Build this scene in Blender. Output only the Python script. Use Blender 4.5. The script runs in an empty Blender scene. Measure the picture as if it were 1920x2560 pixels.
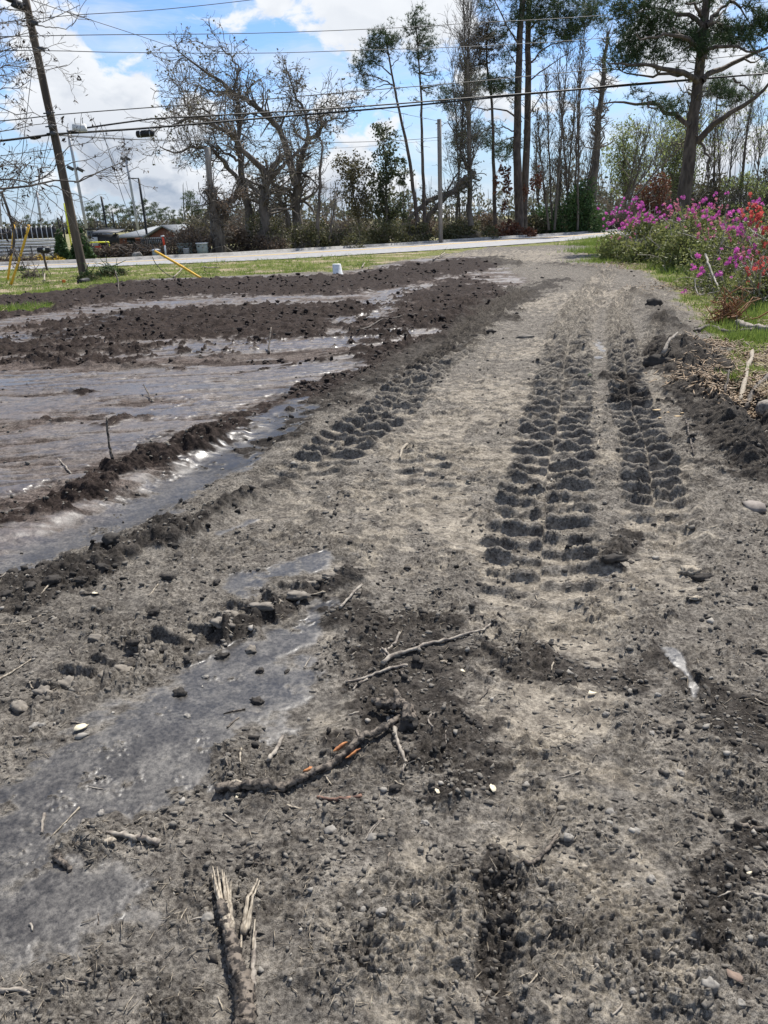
import bpy, math, random
import numpy as np
from mathutils import Matrix, Vector

random.seed(7)
rng = np.random.default_rng(7)
f32 = np.float32
scene = bpy.context.scene
COL = scene.collection

# ---------------------------------------------------------------- camera
F_PX = 1900.0                       # focal length in photograph pixels (1920 x 2560)
PITCH = math.atan((1280 - 548) / F_PX)
ROLL = math.radians(-1.8)
CAM_H = 1.6
_f = np.array([0, math.cos(PITCH), -math.sin(PITCH)])
_r0 = np.array([1.0, 0, 0]); _u0 = np.array([0, math.sin(PITCH), math.cos(PITCH)])
_r = _r0 * math.cos(ROLL) + _u0 * math.sin(ROLL)
_u = -_r0 * math.sin(ROLL) + _u0 * math.cos(ROLL)
cam_data = bpy.data.cameras.new('camera')
cam_data.sensor_fit = 'VERTICAL'; cam_data.sensor_height = 36.0
cam_data.lens = 36.0 * F_PX / 2560.0
cam_data.clip_start = 0.05; cam_data.clip_end = 6000
cam = bpy.data.objects.new('camera', cam_data); COL.objects.link(cam)
cam.matrix_world = Matrix(((_r[0], _u[0], -_f[0], 0), (_r[1], _u[1], -_f[1], 0), (_r[2], _u[2], -_f[2], CAM_H), (0, 0, 0, 1)))
scene.camera = cam

SUN_AZ = math.radians(27)          # measured from straight ahead, negative is to the left
SUN_EL = math.radians(56)
sun_dir = Vector((math.sin(SUN_AZ) * math.cos(SUN_EL), math.cos(SUN_AZ) * math.cos(SUN_EL), math.sin(SUN_EL)))
sd = bpy.data.lights.new('sun', 'SUN'); sd.energy = 4.6; sd.angle = math.radians(1.2); sd.color = (1.0, 0.95, 0.88)
so = bpy.data.objects.new('sun', sd); COL.objects.link(so)
so.rotation_euler = sun_dir.to_track_quat('Z', 'Y').to_euler(); so.location = (0, 0, 30)

scene.view_settings.view_transform = 'Standard'; scene.view_settings.look = 'None'
scene.view_settings.exposure = 0.82; scene.view_settings.gamma = 1.0
scene.view_settings.use_curve_mapping = False
scene.cycles.max_bounces = 6; scene.cycles.transparent_max_bounces = 8

# ---------------------------------------------------------------- node helper
class NT:
    def __init__(s, tree): s.t = tree; s.n = tree.nodes; s.l = tree.links
    def node(s, typ, **kw):
        n = s.n.new(typ)
        for k, v in kw.items():
            if k.startswith('i_'): n.inputs[k[2:].replace('_', ' ')].default_value = v
            else: setattr(n, k, v)
        return n
    def link(s, a, b): s.l.new(a, b)
    def put(s, v, inp):
        if hasattr(v, 'is_linked') or hasattr(v, 'links'): s.link(v, inp)
        else: inp.default_value = v
    def math(s, op, a, b=0.0, c=None, clamp=False):
        n = s.n.new('ShaderNodeMath'); n.operation = op; n.use_clamp = clamp
        s.put(a, n.inputs[0]); s.put(b, n.inputs[1])
        if c is not None: s.put(c, n.inputs[2])
        return n.outputs[0]
    def vmath(s, op, a, b=(0, 0, 0)):
        n = s.n.new('ShaderNodeVectorMath'); n.operation = op
        s.put(a, n.inputs[0]); s.put(b, n.inputs[1]); return n
    def mix(s, fac, a, b, blend='MIX'):
        n = s.n.new('ShaderNodeMix'); n.data_type = 'RGBA'; n.blend_type = blend
        s.put(fac, n.inputs[0])
        for v, i in ((a, 6), (b, 7)):
            if isinstance(v, tuple) and len(v) == 3: v = v + (1,)
            s.put(v, n.inputs[i])
        return n.outputs[2]
    def noise(s, vec, scale, detail=4, rough=0.55, dist=0.0):
        n = s.n.new('ShaderNodeTexNoise'); n.inputs['Scale'].default_value = scale
        n.inputs['Detail'].default_value = detail; n.inputs['Roughness'].default_value = rough
        n.inputs['Distortion'].default_value = dist
        if vec is not None: s.link(vec, n.inputs['Vector'])
        return n.outputs['Fac']
    def ramp(s, v, lo, hi, a=0.0, b=1.0, smooth=True):
        n = s.n.new('ShaderNodeMapRange'); n.clamp = True
        n.interpolation_type = 'SMOOTHSTEP' if smooth else 'LINEAR'
        s.put(v, n.inputs[0]); n.inputs[1].default_value = lo; n.inputs[2].default_value = hi
        n.inputs[3].default_value = a; n.inputs[4].default_value = b
        return n.outputs[0]

# ---------------------------------------------------------------- world: sky with cumulus
world = bpy.data.worlds.new('World'); scene.world = world; world.use_nodes = True
W = NT(world.node_tree); W.n.clear()
sky = W.node('ShaderNodeTexSky', sky_type='NISHITA', sun_disc=False, sun_elevation=SUN_EL, sun_rotation=SUN_AZ,
             altitude=10.0, air_density=1.0, dust_density=0.1, ozone_density=3.0)
tc = W.node('ShaderNodeTexCoord')
dirv = W.vmath('NORMALIZE', tc.outputs['Generated']).outputs[0]
sep = W.node('ShaderNodeSeparateXYZ'); W.link(dirv, sep.inputs[0])
# cumulus: noise on the direction, flattened near the horizon
stretch = W.vmath('MULTIPLY', dirv, (1.0, 1.0, 1.7)).outputs[0]
warp = W.node('ShaderNodeTexNoise'); warp.inputs['Scale'].default_value = 7.0; warp.inputs['Detail'].default_value = 3
W.link(stretch, warp.inputs['Vector'])
wv = W.vmath('SUBTRACT', warp.outputs['Color'], (0.5, 0.5, 0.5)).outputs[0]
wv = W.vmath('MULTIPLY', wv, (0.09, 0.09, 0.09)).outputs[0]
cv = W.vmath('ADD', stretch, wv).outputs[0]
n1 = W.noise(cv, 6.0, 9, 0.58)
n2 = W.noise(W.vmath('ADD', cv, (0.0, 0.0, 0.03)).outputs[0], 6.0, 7, 0.55)
cov = W.math('ADD', W.math('MULTIPLY', W.math('SUBTRACT', n1, 0.5), 2.3), 0.40)
def sky_blob(px, py, rad, amt):
    """a cloud mass (amt > 0) or a clearing (amt < 0) round a direction of the sky"""
    global cov
    d = _f + _r * (px - 960) / F_PX + _u * (1280 - py) / F_PX
    d = d / np.linalg.norm(d)
    dd = W.vmath('DISTANCE', W.vmath('MULTIPLY', dirv, (1, 1, 1.3)).outputs[0], (d[0], d[1], d[2] * 1.3)).outputs['Value']
    cov = W.math('ADD', cov, W.ramp(dd, 0.0, rad, amt * 0.95, 0.0))
for b in [(190, 210, 0.15, 0.24), (90, 60, 0.10, 0.15), (390, 210, 0.11, 0.22), (260, 420, 0.16, 0.16), (560, 480, 0.14, 0.12), (730, 25, 0.13, 0.22),
          (960, 40, 0.14, 0.16), (880, 170, 0.08, 0.12), (900, 290, 0.10, 0.20), (1010, 330, 0.07, 0.14), (830, 420, 0.09, 0.16), (1180, 300, 0.10, 0.13),
          (1560, 60, 0.16, 0.14), (1820, 60, 0.14, 0.14), (1580, 300, 0.16, 0.17), (1850, 330, 0.13, 0.14), (330, 40, 0.11, -0.16), (560, 100, 0.13, -0.22), (290, 150, 0.05, -0.30),
          (262, 235, 0.045, -0.26), (400, 260, 0.04, -0.16), (700, 160, 0.10, -0.14), (1240, 120, 0.07, -0.10), (700, 330, 0.08, -0.10), (1420, 180, 0.05, -0.08)]:
    sky_blob(*b)
alpha = W.ramp(cov, 0.47, 0.63)
wisp = W.ramp(W.noise(W.vmath('MULTIPLY', cv, (1.0, 1.0, 3.0)).outputs[0], 5.0, 6, 0.6), 0.38, 0.72, 0.0, 0.6)
alpha = W.math('MAXIMUM', alpha, wisp)
# lit crown against grey belly: the density a little above decides
belly = W.ramp(W.math('SUBTRACT', n2, n1), -0.05, 0.05)
thick = W.ramp(cov, 0.58, 0.86)
low = W.ramp(sep.outputs['Z'], 0.0, 0.20, 1.0, 0.25)
grey = W.math('MULTIPLY', W.math('MULTIPLY', W.math('ADD', W.math('MULTIPLY', belly, 0.75), W.math('MULTIPLY', thick, 0.55)), low), 0.9, clamp=True)
cloud_col = W.mix(grey, (6.3, 6.5, 6.8), (2.7, 3.2, 4.0))
blue = W.mix(1.0, sky.outputs[0], (0.74, 0.86, 1.04), 'MULTIPLY')
blue = W.mix(W.ramp(sep.outputs['Z'], 0.0, 0.16, 0.85, 0.0), blue, (3.3, 4.3, 5.6))
col = W.mix(alpha, blue, cloud_col)
bg = W.node('ShaderNodeBackground'); bg.inputs['Strength'].default_value = 0.085
W.link(col, bg.inputs['Color'])
wo = W.node('ShaderNodeOutputWorld'); W.link(bg.outputs[0], wo.inputs['Surface'])

# ---------------------------------------------------------------- picture <-> place
def ray(px, py):
    return _f + _r * (px - 960) / F_PX + _u * (1280 - py) / F_PX
def G(px, py, z=0.0):
    """where the sight line through a photograph pixel meets the level z"""
    d = ray(px, py); t = (z - CAM_H) / d[2]
    return np.array([d[0] * t, d[1] * t, z])
def V(px, py, y):
    """where it meets the upright plane at distance y"""
    d = ray(px, py); t = y / d[1]
    return np.array([d[0] * t, y, CAM_H + d[2] * t])
def mpp(y): return y / math.cos(PITCH) / F_PX      # metres per photo pixel at distance y (roughly)

# ---------------------------------------------------------------- numpy noise
def _h(ix, iy, seed):
    h = (ix.astype(np.uint32) * np.uint32(374761393)) ^ (iy.astype(np.uint32) * np.uint32(668265263)) ^ np.uint32((seed * 974634777) & 0xffffffff)
    h = (h ^ (h >> np.uint32(13))) * np.uint32(1274126177)
    return h ^ (h >> np.uint32(16))
def perlin(x, y, seed=0):
    xi = np.floor(x); yi = np.floor(y); fx = (x - xi).astype(f32); fy = (y - yi).astype(f32)
    xi = xi.astype(np.int64); yi = yi.astype(np.int64)
    u = fx * fx * (3 - 2 * fx); v = fy * fy * (3 - 2 * fy)
    def g(ax, ay, dx, dy):
        a = (_h(ax, ay, seed) & np.uint32(1023)).astype(f32) * f32(2 * math.pi / 1024)
        return np.cos(a) * dx + np.sin(a) * dy
    a = g(xi, yi, fx, fy); b = g(xi + 1, yi, fx - 1, fy); c = g(xi, yi + 1, fx, fy - 1); d = g(xi + 1, yi + 1, fx - 1, fy - 1)
    return (a + (b - a) * u + (c - a) * v + (a - b - c + d) * u * v) * f32(1.5)
def fbm(x, y, seed, octv=4, gain=0.5):
    t = 0; a = 1.0; s = 1.0
    for i in range(octv):
        t = t + a * perlin(x * s + 17.3 * i, y * s - 9.1 * i, seed + i); a *= gain; s *= 2.03
    return t
def cells(x, y, seed, keep=1.0, rmin=0.35, rmax=0.75):
    """domes round scattered points, and tilted plates: returns (dome 0..1, plate height -1..1, crack 0..1)"""
    xi = np.floor(x).astype(np.int64); yi = np.floor(y).astype(np.int64)
    fx = (x - np.floor(x)).astype(f32); fy = (y - np.floor(y)).astype(f32)
    dome = np.zeros_like(fx); d1 = np.full_like(fx, 9.0); d2 = np.full_like(fx, 9.0); pl = np.zeros_like(fx)
    for i in (-1, 0, 1):
        for j in (-1, 0, 1):
            h = _h(xi + i, yi + j, seed)
            px = i + (h & np.uint32(255)).astype(f32) / 255 - fx
            py = j + ((h >> np.uint32(8)) & np.uint32(255)).astype(f32) / 255 - fy
            q = ((h >> np.uint32(16)) & np.uint32(255)).astype(f32) / 255
            q2 = (h >> np.uint32(24)).astype(f32) / 255
            d = px * px + py * py
            r = rmin + (rmax - rmin) * q2
            dm = np.maximum(0, r * r - d) * (q < keep)
            dome = np.maximum(dome, dm)
            c = d < d1
            d2 = np.where(c, d1, np.minimum(d2, d)); pl = np.where(c, q2 * 2 - 1 + (px * (q - .5) + py * (q2 - .5)) * 1.5, pl); d1 = np.where(c, d, d1)
    return np.sqrt(dome), pl, np.clip((np.sqrt(d2) - np.sqrt(d1)) * 6, 0, 1)
def sstep(a, b, x):
    t = np.clip((x - a) / (b - a), 0, 1); return t * t * (3 - 2 * t)

# ---------------------------------------------------------------- curves on the ground
def smooth_path(pts, n=8):
    P = np.array(pts, float); out = []
    Q = np.vstack([2 * P[0] - P[1], P, 2 * P[-1] - P[-2]])
    for i in range(1, len(Q) - 2):
        for k in range(n):
            t = k / n
            out.append(0.5 * ((2 * Q[i]) + (-Q[i - 1] + Q[i + 1]) * t + (2 * Q[i - 1] - 5 * Q[i] + 4 * Q[i + 1] - Q[i + 2]) * t * t + (-Q[i - 1] + 3 * Q[i] - 3 * Q[i + 1] + Q[i + 2]) * t ** 3))
    out.append(P[-1]); return np.array(out)
def gpath(px, n=4):
    return smooth_path([G(a, b)[:2] for a, b in px], n)
def along(X, Y, path, reach):
    """signed side distance and running length along a path, for points within reach (elsewhere 99)"""
    v = np.full(X.shape, 99.0, f32); s = np.zeros(X.shape, f32)
    x0, y0 = path.min(0) - reach; x1, y1 = path.max(0) + reach
    m = np.nonzero((X > x0) & (X < x1) & (Y > y0) & (Y < y1))[0]
    if len(m) == 0: return v, s
    x = X[m]; y = Y[m]; best = np.full(len(m), 1e9, f32); bv = np.full(len(m), 99.0, f32); bs = np.zeros(len(m), f32)
    acc = 0.0
    for (ax, ay), (bx, by) in zip(path[:-1], path[1:]):
        dx, dy = bx - ax, by - ay; L = math.hypot(dx, dy)
        if L < 1e-6: continue
        ux, uy = dx / L, dy / L
        t = np.clip((x - ax) * ux + (y - ay) * uy, 0, L)
        ex = x - ax - t * ux; ey = y - ay - t * uy; d = ex * ex + ey * ey
        c = d < best
        best = np.where(c, d, best); bv = np.where(c, np.sqrt(d) * np.sign(ux * ey - uy * ex), bv); bs = np.where(c, acc + t, bs)
        acc += L
    v[m] = bv; s[m] = bs
    return v, s
def inside(X, Y, poly_px):
    """signed distance to a ground polygon given by photograph pixels, positive inside"""
    P = [G(a, b)[:2] for a, b in poly_px]
    d = np.full(X.shape, 1e9, f32); w = np.zeros(X.shape, bool)
    for i in range(len(P)):
        ax, ay = P[i]; bx, by = P[(i + 1) % len(P)]
        dx, dy = bx - ax, by - ay; L2 = dx * dx + dy * dy
        t = np.clip(((X - ax) * dx + (Y - ay) * dy) / L2, 0, 1)
        d = np.minimum(d, (X - ax - t * dx) ** 2 + (Y - ay - t * dy) ** 2)
        c = ((ay > Y) != (by > Y)) & (X < (bx - ax) * (Y - ay) / (by - ay + 1e-12) + ax)
        w ^= c
    return np.sqrt(d) * np.where(w, 1, -1)

# ---------------------------------------------------------------- the lot: ruts, treads, puddles
TRACKS = [  # path px, half width m, depth m, ridge m, lug height m, lug spacing m, chevron
    ([(1530, 655), (1500, 700), (1452, 770), (1432, 810), (1416, 877), (1401, 1000), (1386, 1092), (1367, 1184), (1361, 1276), (1352, 1380), (1345, 1480), (1335, 1600), (1320, 1720)], 0.31, 0.035, 0.02, 0.044, 0.20, 0.12),
    ([(1575, 720), (1545, 784), (1552, 846), (1567, 950), (1582, 1040), (1618, 1130), (1636, 1220), (1650, 1320), (1665, 1450)], 0.20, 0.045, 0.02, 0.050, 0.19, 0.15),
    ([(1660, 800), (1622, 870), (1630, 930)], 0.13, 0.02, 0.01, 0.03, 0.17, 0.1),
    ([(1330, 720), (1220, 790), (1152, 864), (1103, 901), (1023, 969), (961, 1043), (900, 1080), (814, 1150), (720, 1215), (640, 1275)], 0.27, 0.03, 0.02, 0.045, 0.19, 0.30),
    ([(1530, 690), (1500, 760), (1440, 850), (1420, 900)], 0.12, 0.03, 0.02, 0.02, 0.12, 0.2),
    ([(-120, 1850), (36, 1779), (181, 1718), (300, 1670), (420, 1622), (573, 1574), (651, 1538), (772, 1489), (880, 1430)], 0.15, 0.02, 0.014, 0.026, 0.125, 0.6),
    ([(1240, 1330), (1160, 1300), (1080, 1230), (1060, 1150), (1120, 1050)], 0.22, 0.01, 0.01, 0.025, 0.20, 0.2),
    ([(880, 1790), (1010, 1740), (1150, 1660), (1250, 1560), (1330, 1480)], 0.17, 0.015, 0.012, 0.016, 0.15, 0.5),
]
RIDGES = [  # path px, half width m, height m : thrown-up dark churned mud
    ([(-300, 1640), (-80, 1530), (60, 1462), (241, 1402), (422, 1350), (542, 1296), (640, 1250), (740, 1190)], 0.10, 0.060),
    ([(-150, 1400), (0, 1330), (120, 1283), (241, 1222), (362, 1168), (446, 1126), (560, 1075)], 0.10, 0.055),
    ([(-300, 915), (0, 918), (180, 917), (300, 922), (480, 927), (520, 930)], 0.15, 0.11),
    ([(620, 940), (753, 912), (880, 893), (1000, 868), (1120, 830)], 0.14, 0.08),
    ([(200, 1090), (330, 1060), (430, 1030)], 0.12, 0.05), ([(380, 1150), (480, 1120), (560, 1095)], 0.08, 0.04),
    ([(0, 1075), (180, 1068), (340, 1030)], 0.10, 0.05),
    ([(-200, 1000), (0, 990), (150, 992), (290, 985)], 0.08, 0.05), ([(400, 960), (560, 950), (640, 945)], 0.08, 0.05),
    ([(1600, 735), (1650, 790), (1690, 860), (1715, 930), (1780, 1010), (1860, 1110), (1960, 1230)], 0.28, 0.13),
    ([(1000, 700), (1200, 668), (1400, 665), (1560, 690)], 0.25, 0.05),
    ([(1150, 655), (1000, 690), (860, 715), (700, 725)], 0.3, 0.10),
    ([(830, 800), (880, 780), (900, 760)], 0.35, 0.16), ([(880, 870), (1000, 835), (1110, 800), (1230, 740)], 0.18, 0.07),
    ([(700, 1950), (790, 1850), (850, 1800), (930, 1770)], 0.018, 0.016), ([(1640, 1870), (1760, 1890), (1850, 1930)], 0.03, 0.025),
    ([(1060, 2195), (1130, 2230), (1165, 2300), (1190, 2400), (1200, 2580)], 0.022, 0.018),
    ([(540, 1640), (600, 1580), (700, 1520), (850, 1470), (940, 1430)], 0.07, 0.035), ([(60, 1830), (180, 1750), (330, 1700), (480, 1660)], 0.07, 0.03),
]
GROOVES = [([(1232, 2146), (1262, 2240), (1272, 2320), (1263, 2423), (1269, 2600)], 0.045, 0.045),
           ([(1800, 930), (1850, 1010), (1900, 1090), (1990, 1190)], 0.12, 0.14),
           ([(-150, 1490), (0, 1410), (180, 1325), (330, 1265), (500, 1180), (640, 1095), (740, 1040)], 0.22, 0.05)]
DARK = [([(-200, 1620), (0, 1530), (241, 1410), (440, 1330)], 0.16), ([(560, 1110), (640, 1080), (723, 1030), (844, 972), (1000, 905), (1120, 850), (1260, 760), (1400, 700)], 0.42),
        ([(-100, 1330), (120, 1270), (360, 1165), (560, 1070)], 0.13), ([(1700, 880), (1800, 1020), (1930, 1200)], 0.35), ([(1545, 950), (1570, 1010)], 0.16),
        ([(880, 1560), (1000, 1620), (1010, 1750), (1120, 1850)], 0.22), ([(1560, 1340), (1545, 1420)], 0.07), ([(1235, 2150), (1265, 2330), (1268, 2580)], 0.03),
        ([(1700, 1700), (1800, 1780), (1950, 1850)], 0.15), ([(560, 1600), (720, 1530), (900, 1440)], 0.07), ([(1300, 1660), (1500, 1700)], 0.14), ([(1880, 2080), (1760, 2330)], 0.06)]
WETP = [([(-100, 860), (60, 842), (200, 830), (271, 812), (350, 788)], 0.45), ([(370, 762), (480, 760), (600, 756), (780, 746)], 0.35), ([(870, 806), (920, 775), (964, 746), (1030, 722)], 0.42),
        ([(470, 880), (560, 868), (700, 865), (870, 855), (960, 835)], 0.5), ([(-100, 960), (200, 970), (420, 985), (640, 950), (760, 925)], 0.55), ([(250, 1030), (420, 1040), (560, 1020), (660, 985)], 0.30),
        ([(-200, 1510), (0, 1415), (180, 1328), (330, 1268), (500, 1180), (650, 1090), (760, 1040)], 0.23), ([(560, 1100), (640, 1075), (740, 1005)], 0.12),
        ([(-200, 2200), (80, 2040), (300, 1900), (450, 1830), (600, 1745), (700, 1690)], 0.25), ([(100, 2120), (350, 2010), (520, 1900)], 0.10), ([(-150, 2380), (60, 2300), (220, 2230)], 0.17), ([(620, 1640), (760, 1590), (800, 1540)], 0.12), 
        ([(600, 1470), (700, 1440), (790, 1420)], 0.12), ([(1675, 1640), (1690, 1690), (1698, 1740)], 0.03), ([(1630, 860), (1640, 900)], 0.06), ([(1500, 860), (1510, 900)], 0.06),
        ([(680, 1640), (760, 1600), (800, 1560)], 0.08), ([(560, 1330), (640, 1300)], 0.04), ([(-60, 1240), (120, 1190), (330, 1110)], 0.2), ([(700, 1590), (640, 1680)], 0.1)]
SANDY = [(1400, 1420, .35), (1430, 1560, .30), (1500, 1620, .22), (900, 1340, .35), (1000, 1300, .3), (1080, 1250, .3), (1230, 1150, .5), (1250, 1000, .8), (1000, 1120, .45), (1640, 1000, .3), (1710, 1180, .28), (780, 1290, .3),
         (1680, 1300, .25), (550, 1370, .25), (620, 1530, .14), (430, 1560, .22), (830, 1600, .12), (1330, 1800, .16), (1180, 2280, .22), (1110, 2350, .2), (1600, 2300, .22), (1640, 2450, .14), (1560, 1500, .2), (1650, 1950, .14),
         (1330, 760, 1.4), (1380, 880, .8), (1500, 740, 1.2), (1600, 880, .4), (1650, 950, .3), (60, 1930, .14), (120, 1960, .1), (860, 1830, .10), (1290, 1900, .14), (950, 1240, .3), (1560, 1150, .25), (1320, 640, 5), (1200, 1350, .3),
         (1450, 1950, .2), (1330, 2100, .2), (1000, 2350, .25), (1100, 2480, .3), (1450, 2480, .2), (1250, 1850, .25), (1400, 1750, .25), (1500, 2200, .2), (1020, 1430, .1), (700, 1340, .2), (1100, 1620, .07)]
VERGE = [(-900, 770), (-200, 752), (130, 735), (330, 702), (560, 692), (720, 684), (880, 676), (1010, 652), (1210, 622), (1300, 606), (1600, 560), (1400, 560), (900, 620), (300, 655), (-900, 690)]
BANK = [(1455, 612), (1480, 650), (1560, 668), (1660, 705), (1720, 770), (1800, 860), (1850, 960), (1960, 1050), (2700, 1300), (2900, 700), (1700, 570), (1530, 585)]
CORNER = [(-300, 780), (0, 771), (110, 768), (140, 774), (60, 783), (-300, 800)]
LEFT = [(-900, 760), (330, 700), (860, 684), (1010, 652), (1180, 640), (1330, 700), (1130, 830), (760, 1030), (430, 1210), (0, 1420), (-900, 1800)]
CHURN = [[(-900, 765), (330, 705), (860, 690), (1040, 660), (1250, 640), (1300, 660), (1000, 720), (800, 740), (400, 748), (0, 800), (-900, 860)],
         [(120, 812), (360, 775), (700, 765), (880, 765), (850, 850), (600, 860), (480, 862), (250, 858), (60, 850)],
         [(-500, 880), (0, 862), (400, 868), (480, 890), (0, 905), (-500, 935)], [(1000, 740), (1160, 690), (1270, 730), (1140, 800), (900, 860), (860, 840)]]
_paths = {id(l): [(gpath(a[0]),) + tuple(a[1:]) for a in l] for l in (TRACKS, RIDGES, GROOVES, DARK, WETP)}
PT, PR, PG, PD, PW = (_paths[id(l)] for l in (TRACKS, RIDGES, GROOVES, DARK, WETP))

def field(X, Y):
    X = np.asarray(X, f32); Y = np.asarray(Y, f32)
    dist = np.hypot(X, Y)
    wa = 0.02 + 0.012 * np.minimum(dist, 30)
    wx = fbm(X / 0.35, Y / 0.35, 3, 3); wy = fbm(X / 0.35, Y / 0.35, 9, 3)
    wx2 = perlin(X / 1.3, Y / 1.3, 31); wy2 = perlin(X / 1.3, Y / 1.3, 37)
    Xw = X + wa * (wx + wx2); Yw = Y + wa * (wy + wy2)
    en1 = fbm(X / 0.5, Y / 0.5, 141, 3); en2 = fbm(X / 0.11, Y / 0.09, 147, 4, 0.6)
    en = 0.55 * en1 + 0.55 * en2
    def ms(v, w): return sstep(-0.35, 0.65, (w - np.abs(v)) / w * 1.1 + en * 1.0 + 0.1) * (np.abs(v) < 3 * w)
    def ends(s, p, d):
        L = np.hypot(*np.diff(p, axis=0).T).sum(); return sstep(0, d, s) * sstep(L, L - d, s)
    veg = np.maximum(sstep(-0.15, 0.25, inside(Xw, Yw, VERGE)), sstep(-0.1, 0.2, inside(Xw, Yw, BANK)))
    veg = np.maximum(veg, sstep(-0.1, 0.2, inside(Xw, Yw, CORNER)) * 0.8)
    veg = np.maximum(veg, (Y > 44 - 0.0 * X).astype(f32))
    left = sstep(-0.1, 0.3, inside(Xw, Yw, LEFT))
    rough = np.zeros_like(X) + 0.25 + 0.2 * wx2
    churn = np.zeros_like(X)
    for c in CHURN: churn = np.maximum(churn, sstep(-0.7, 0.7, inside(Xw, Yw, c) + 1.1 * en - 0.1))
    dark = np.zeros_like(X)
    for p, w in PD:
        v, s = along(Xw, Yw, p, w * 3); dark = np.maximum(dark, ms(v, w) * 0.9)
    wet = np.zeros_like(X)
    for p, w in PW:
        v, s = along(Xw, Yw, p, w * 3); wet = np.maximum(wet, ms(v, w))
    # the pale smeared flats of the left field
    streak = fbm((X + 0.25 * Y) / 1.5, (Y - 0.25 * X) / 0.20, 55, 4, 0.65)
    flats = left * (1 - churn) * (1 - dark) * sstep(-0.45, 0.45, fbm(X / 2.6, Y / 0.7, 51, 4, 0.6) + 0.35 * en + 0.75 * streak + 0.12)
    wet = np.maximum(wet * (1 - 0.5 * left * sstep(0.0, 0.5, -streak)), flats * 0.8)
    nearwet = sstep(0.15, 0.6, fbm(X / 0.5, Y / 0.5, 77, 3)) * (1 - left) * sstep(6, 2.5, dist) * 0.35
    wet = np.maximum(wet, nearwet)
    rough = np.clip(rough + churn + dark * (0.3 + 0.4 * (Y > 3.5)), 0, 1.2)
    # broad form
    hl = 0.03 * perlin(X / 2.7, Y / 2.7, 5) + 0.018 * perlin(X / 0.8, Y / 0.8, 6)
    hf = np.zeros_like(X); lug = np.zeros_like(X); trk = np.zeros_like(X)
    brk = fbm(X / 0.16, Y / 0.16, 12, 3)
    for p, w, dep, rg, lh, sp, chev in PT:
        v, s = along(X + 0.03 * wx2, Y + 0.03 * wy2, p, w * 1.8)
        a = np.abs(v) / w; m = a < 1.7
        ins = 1 - sstep(0.78, 1.12, a + 0.12 * en); hl = hl - dep * 0.55 * (1 - sstep(0.45, 1.25, a)) * ends(s, p, 0.5)
        hf = hf + rg * np.exp(-((a - 1.12) / 0.2) ** 2) * np.clip(0.3 + 0.9 * wx + 0.5 * brk, 0, 1.5) * m * ends(s, p, 0.5)
        ph = s / sp + chev * a * (1 if chev else 0) + 0.5 * (v > 0) + 0.10 * wx + 0.04 * brk
        fr = ph - np.floor(ph)
        L = s.max() if m.any() else 1.0
        fade = ends(s, p, 1.5 if w > .18 else .6) * np.clip(0.95 + 0.35 * wx2 + 0.30 * brk, 0.35, 1.2)
        gap = 1 - np.exp(-(v / (0.07 * w + 0.006)) ** 2) * 0.35
        bar = np.exp(-((fr - 0.5) / np.where(fr > 0.5, 0.17, 0.11)) ** 4)
        lg = 1.2 * lh * np.clip(0.7 + 0.06 * Y, 1, 2.0) * bar * ins * fade * gap
        hf = np.maximum(hf, lg * (1 + 0.35 * brk)); lug = np.maximum(lug, bar * ins * fade); trk = np.maximum(trk, ins)
    rid = np.zeros_like(X)
    for p, w, hh in PR:
        v, s = along(Xw, Yw, p, w * 2.6)
        e = np.exp(-(v / w) ** 2) * np.clip(0.75 + 0.6 * wx2 + 0.4 * en, 0.05, 1.5) * ends(s, p, w * 2)
        hf = hf + hh * (0.7 - 0.25 * left) * e; rid = np.maximum(rid, e * (hh > 0.03))
    grv = np.zeros_like(X)
    for p, w, hh in PG:
        v, s = along(Xw, Yw, p, w * 2.6)
        e = np.exp(-(v / w) ** 4) * ends(s, p, w * 4); hl = hl - hh * e; grv = np.maximum(grv, e)
    rough = rough * (1 - 0.8 * trk)
    rough = np.clip(rough + rid * 0.9, 0, 1.3) * (1 - 0.6 * wet * (1 - churn))
    # clods, crumbs and flaky crust at several sizes
    cx = X + 0.012 * wx; cy = Y + 0.012 * wy
    d1, p1, k1 = cells(cx / 0.17, cy / 0.17, 101, 0.45, 0.2, 0.75)
    d2, p2, k2 = cells(cx / 0.062, cy / 0.062, 202, 0.6, 0.25, 0.75)
    d3, p3, k3 = cells(X / 0.023, Y / 0.023, 303, 0.7, 0.3, 0.75)
    d4, p4, k4 = cells(X / 0.0095, Y / 0.0095, 404, 0.8, 0.3, 0.75)
    cr = np.clip(sstep(-0.5, 0.4, fbm(X / 0.22, Y / 0.22, 60, 3)) + rough * 0.5 - wet * 0.6 + 0.25 * lug - 0.35 * trk, 0.12, 1.3)     # where crumbs lie
    d0, p0, k0 = cells(cx / 0.42, cy / 0.42, 100, 0.5, 0.2, 0.7)
    big = np.clip(churn + 0.5 * rid, 0, 1)
    hf = hf + rough * (0.024 * d1 + 0.016 * brk) + np.maximum(rough, 0.3 * cr) * 0.012 * d2 + big * (0.045 * d0 + 0.03 * np.abs(en))
    for lam, am, sd_ in ((0.31, 0.22, 601), (0.15, 0.24, 602), (0.075, 0.26, 603), (0.038, 0.28, 604)):
        hf = hf + np.maximum(rough, 0.35 * cr) * am * lam * np.abs(perlin((X + 0.1 * lam * wx) / lam, (Y + 0.1 * lam * wy) / (lam * 0.8), sd_))
    hf = hf + cr * (0.011 * d3 + 0.0065 * d4 - 0.003 * (1 - k3) + 0.0065 * np.abs(perlin(X / 0.019, Y / 0.016, 605)) + 0.0036 * np.abs(perlin(X / 0.0095, Y / 0.008, 606)))
    # crust: terraces running across, with lifted flake edges
    tn = fbm(X / 0.055 + 3 * wx * 0.3, Y / 0.030, 71, 3) * 1.6 + p3 * 0.35
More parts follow.
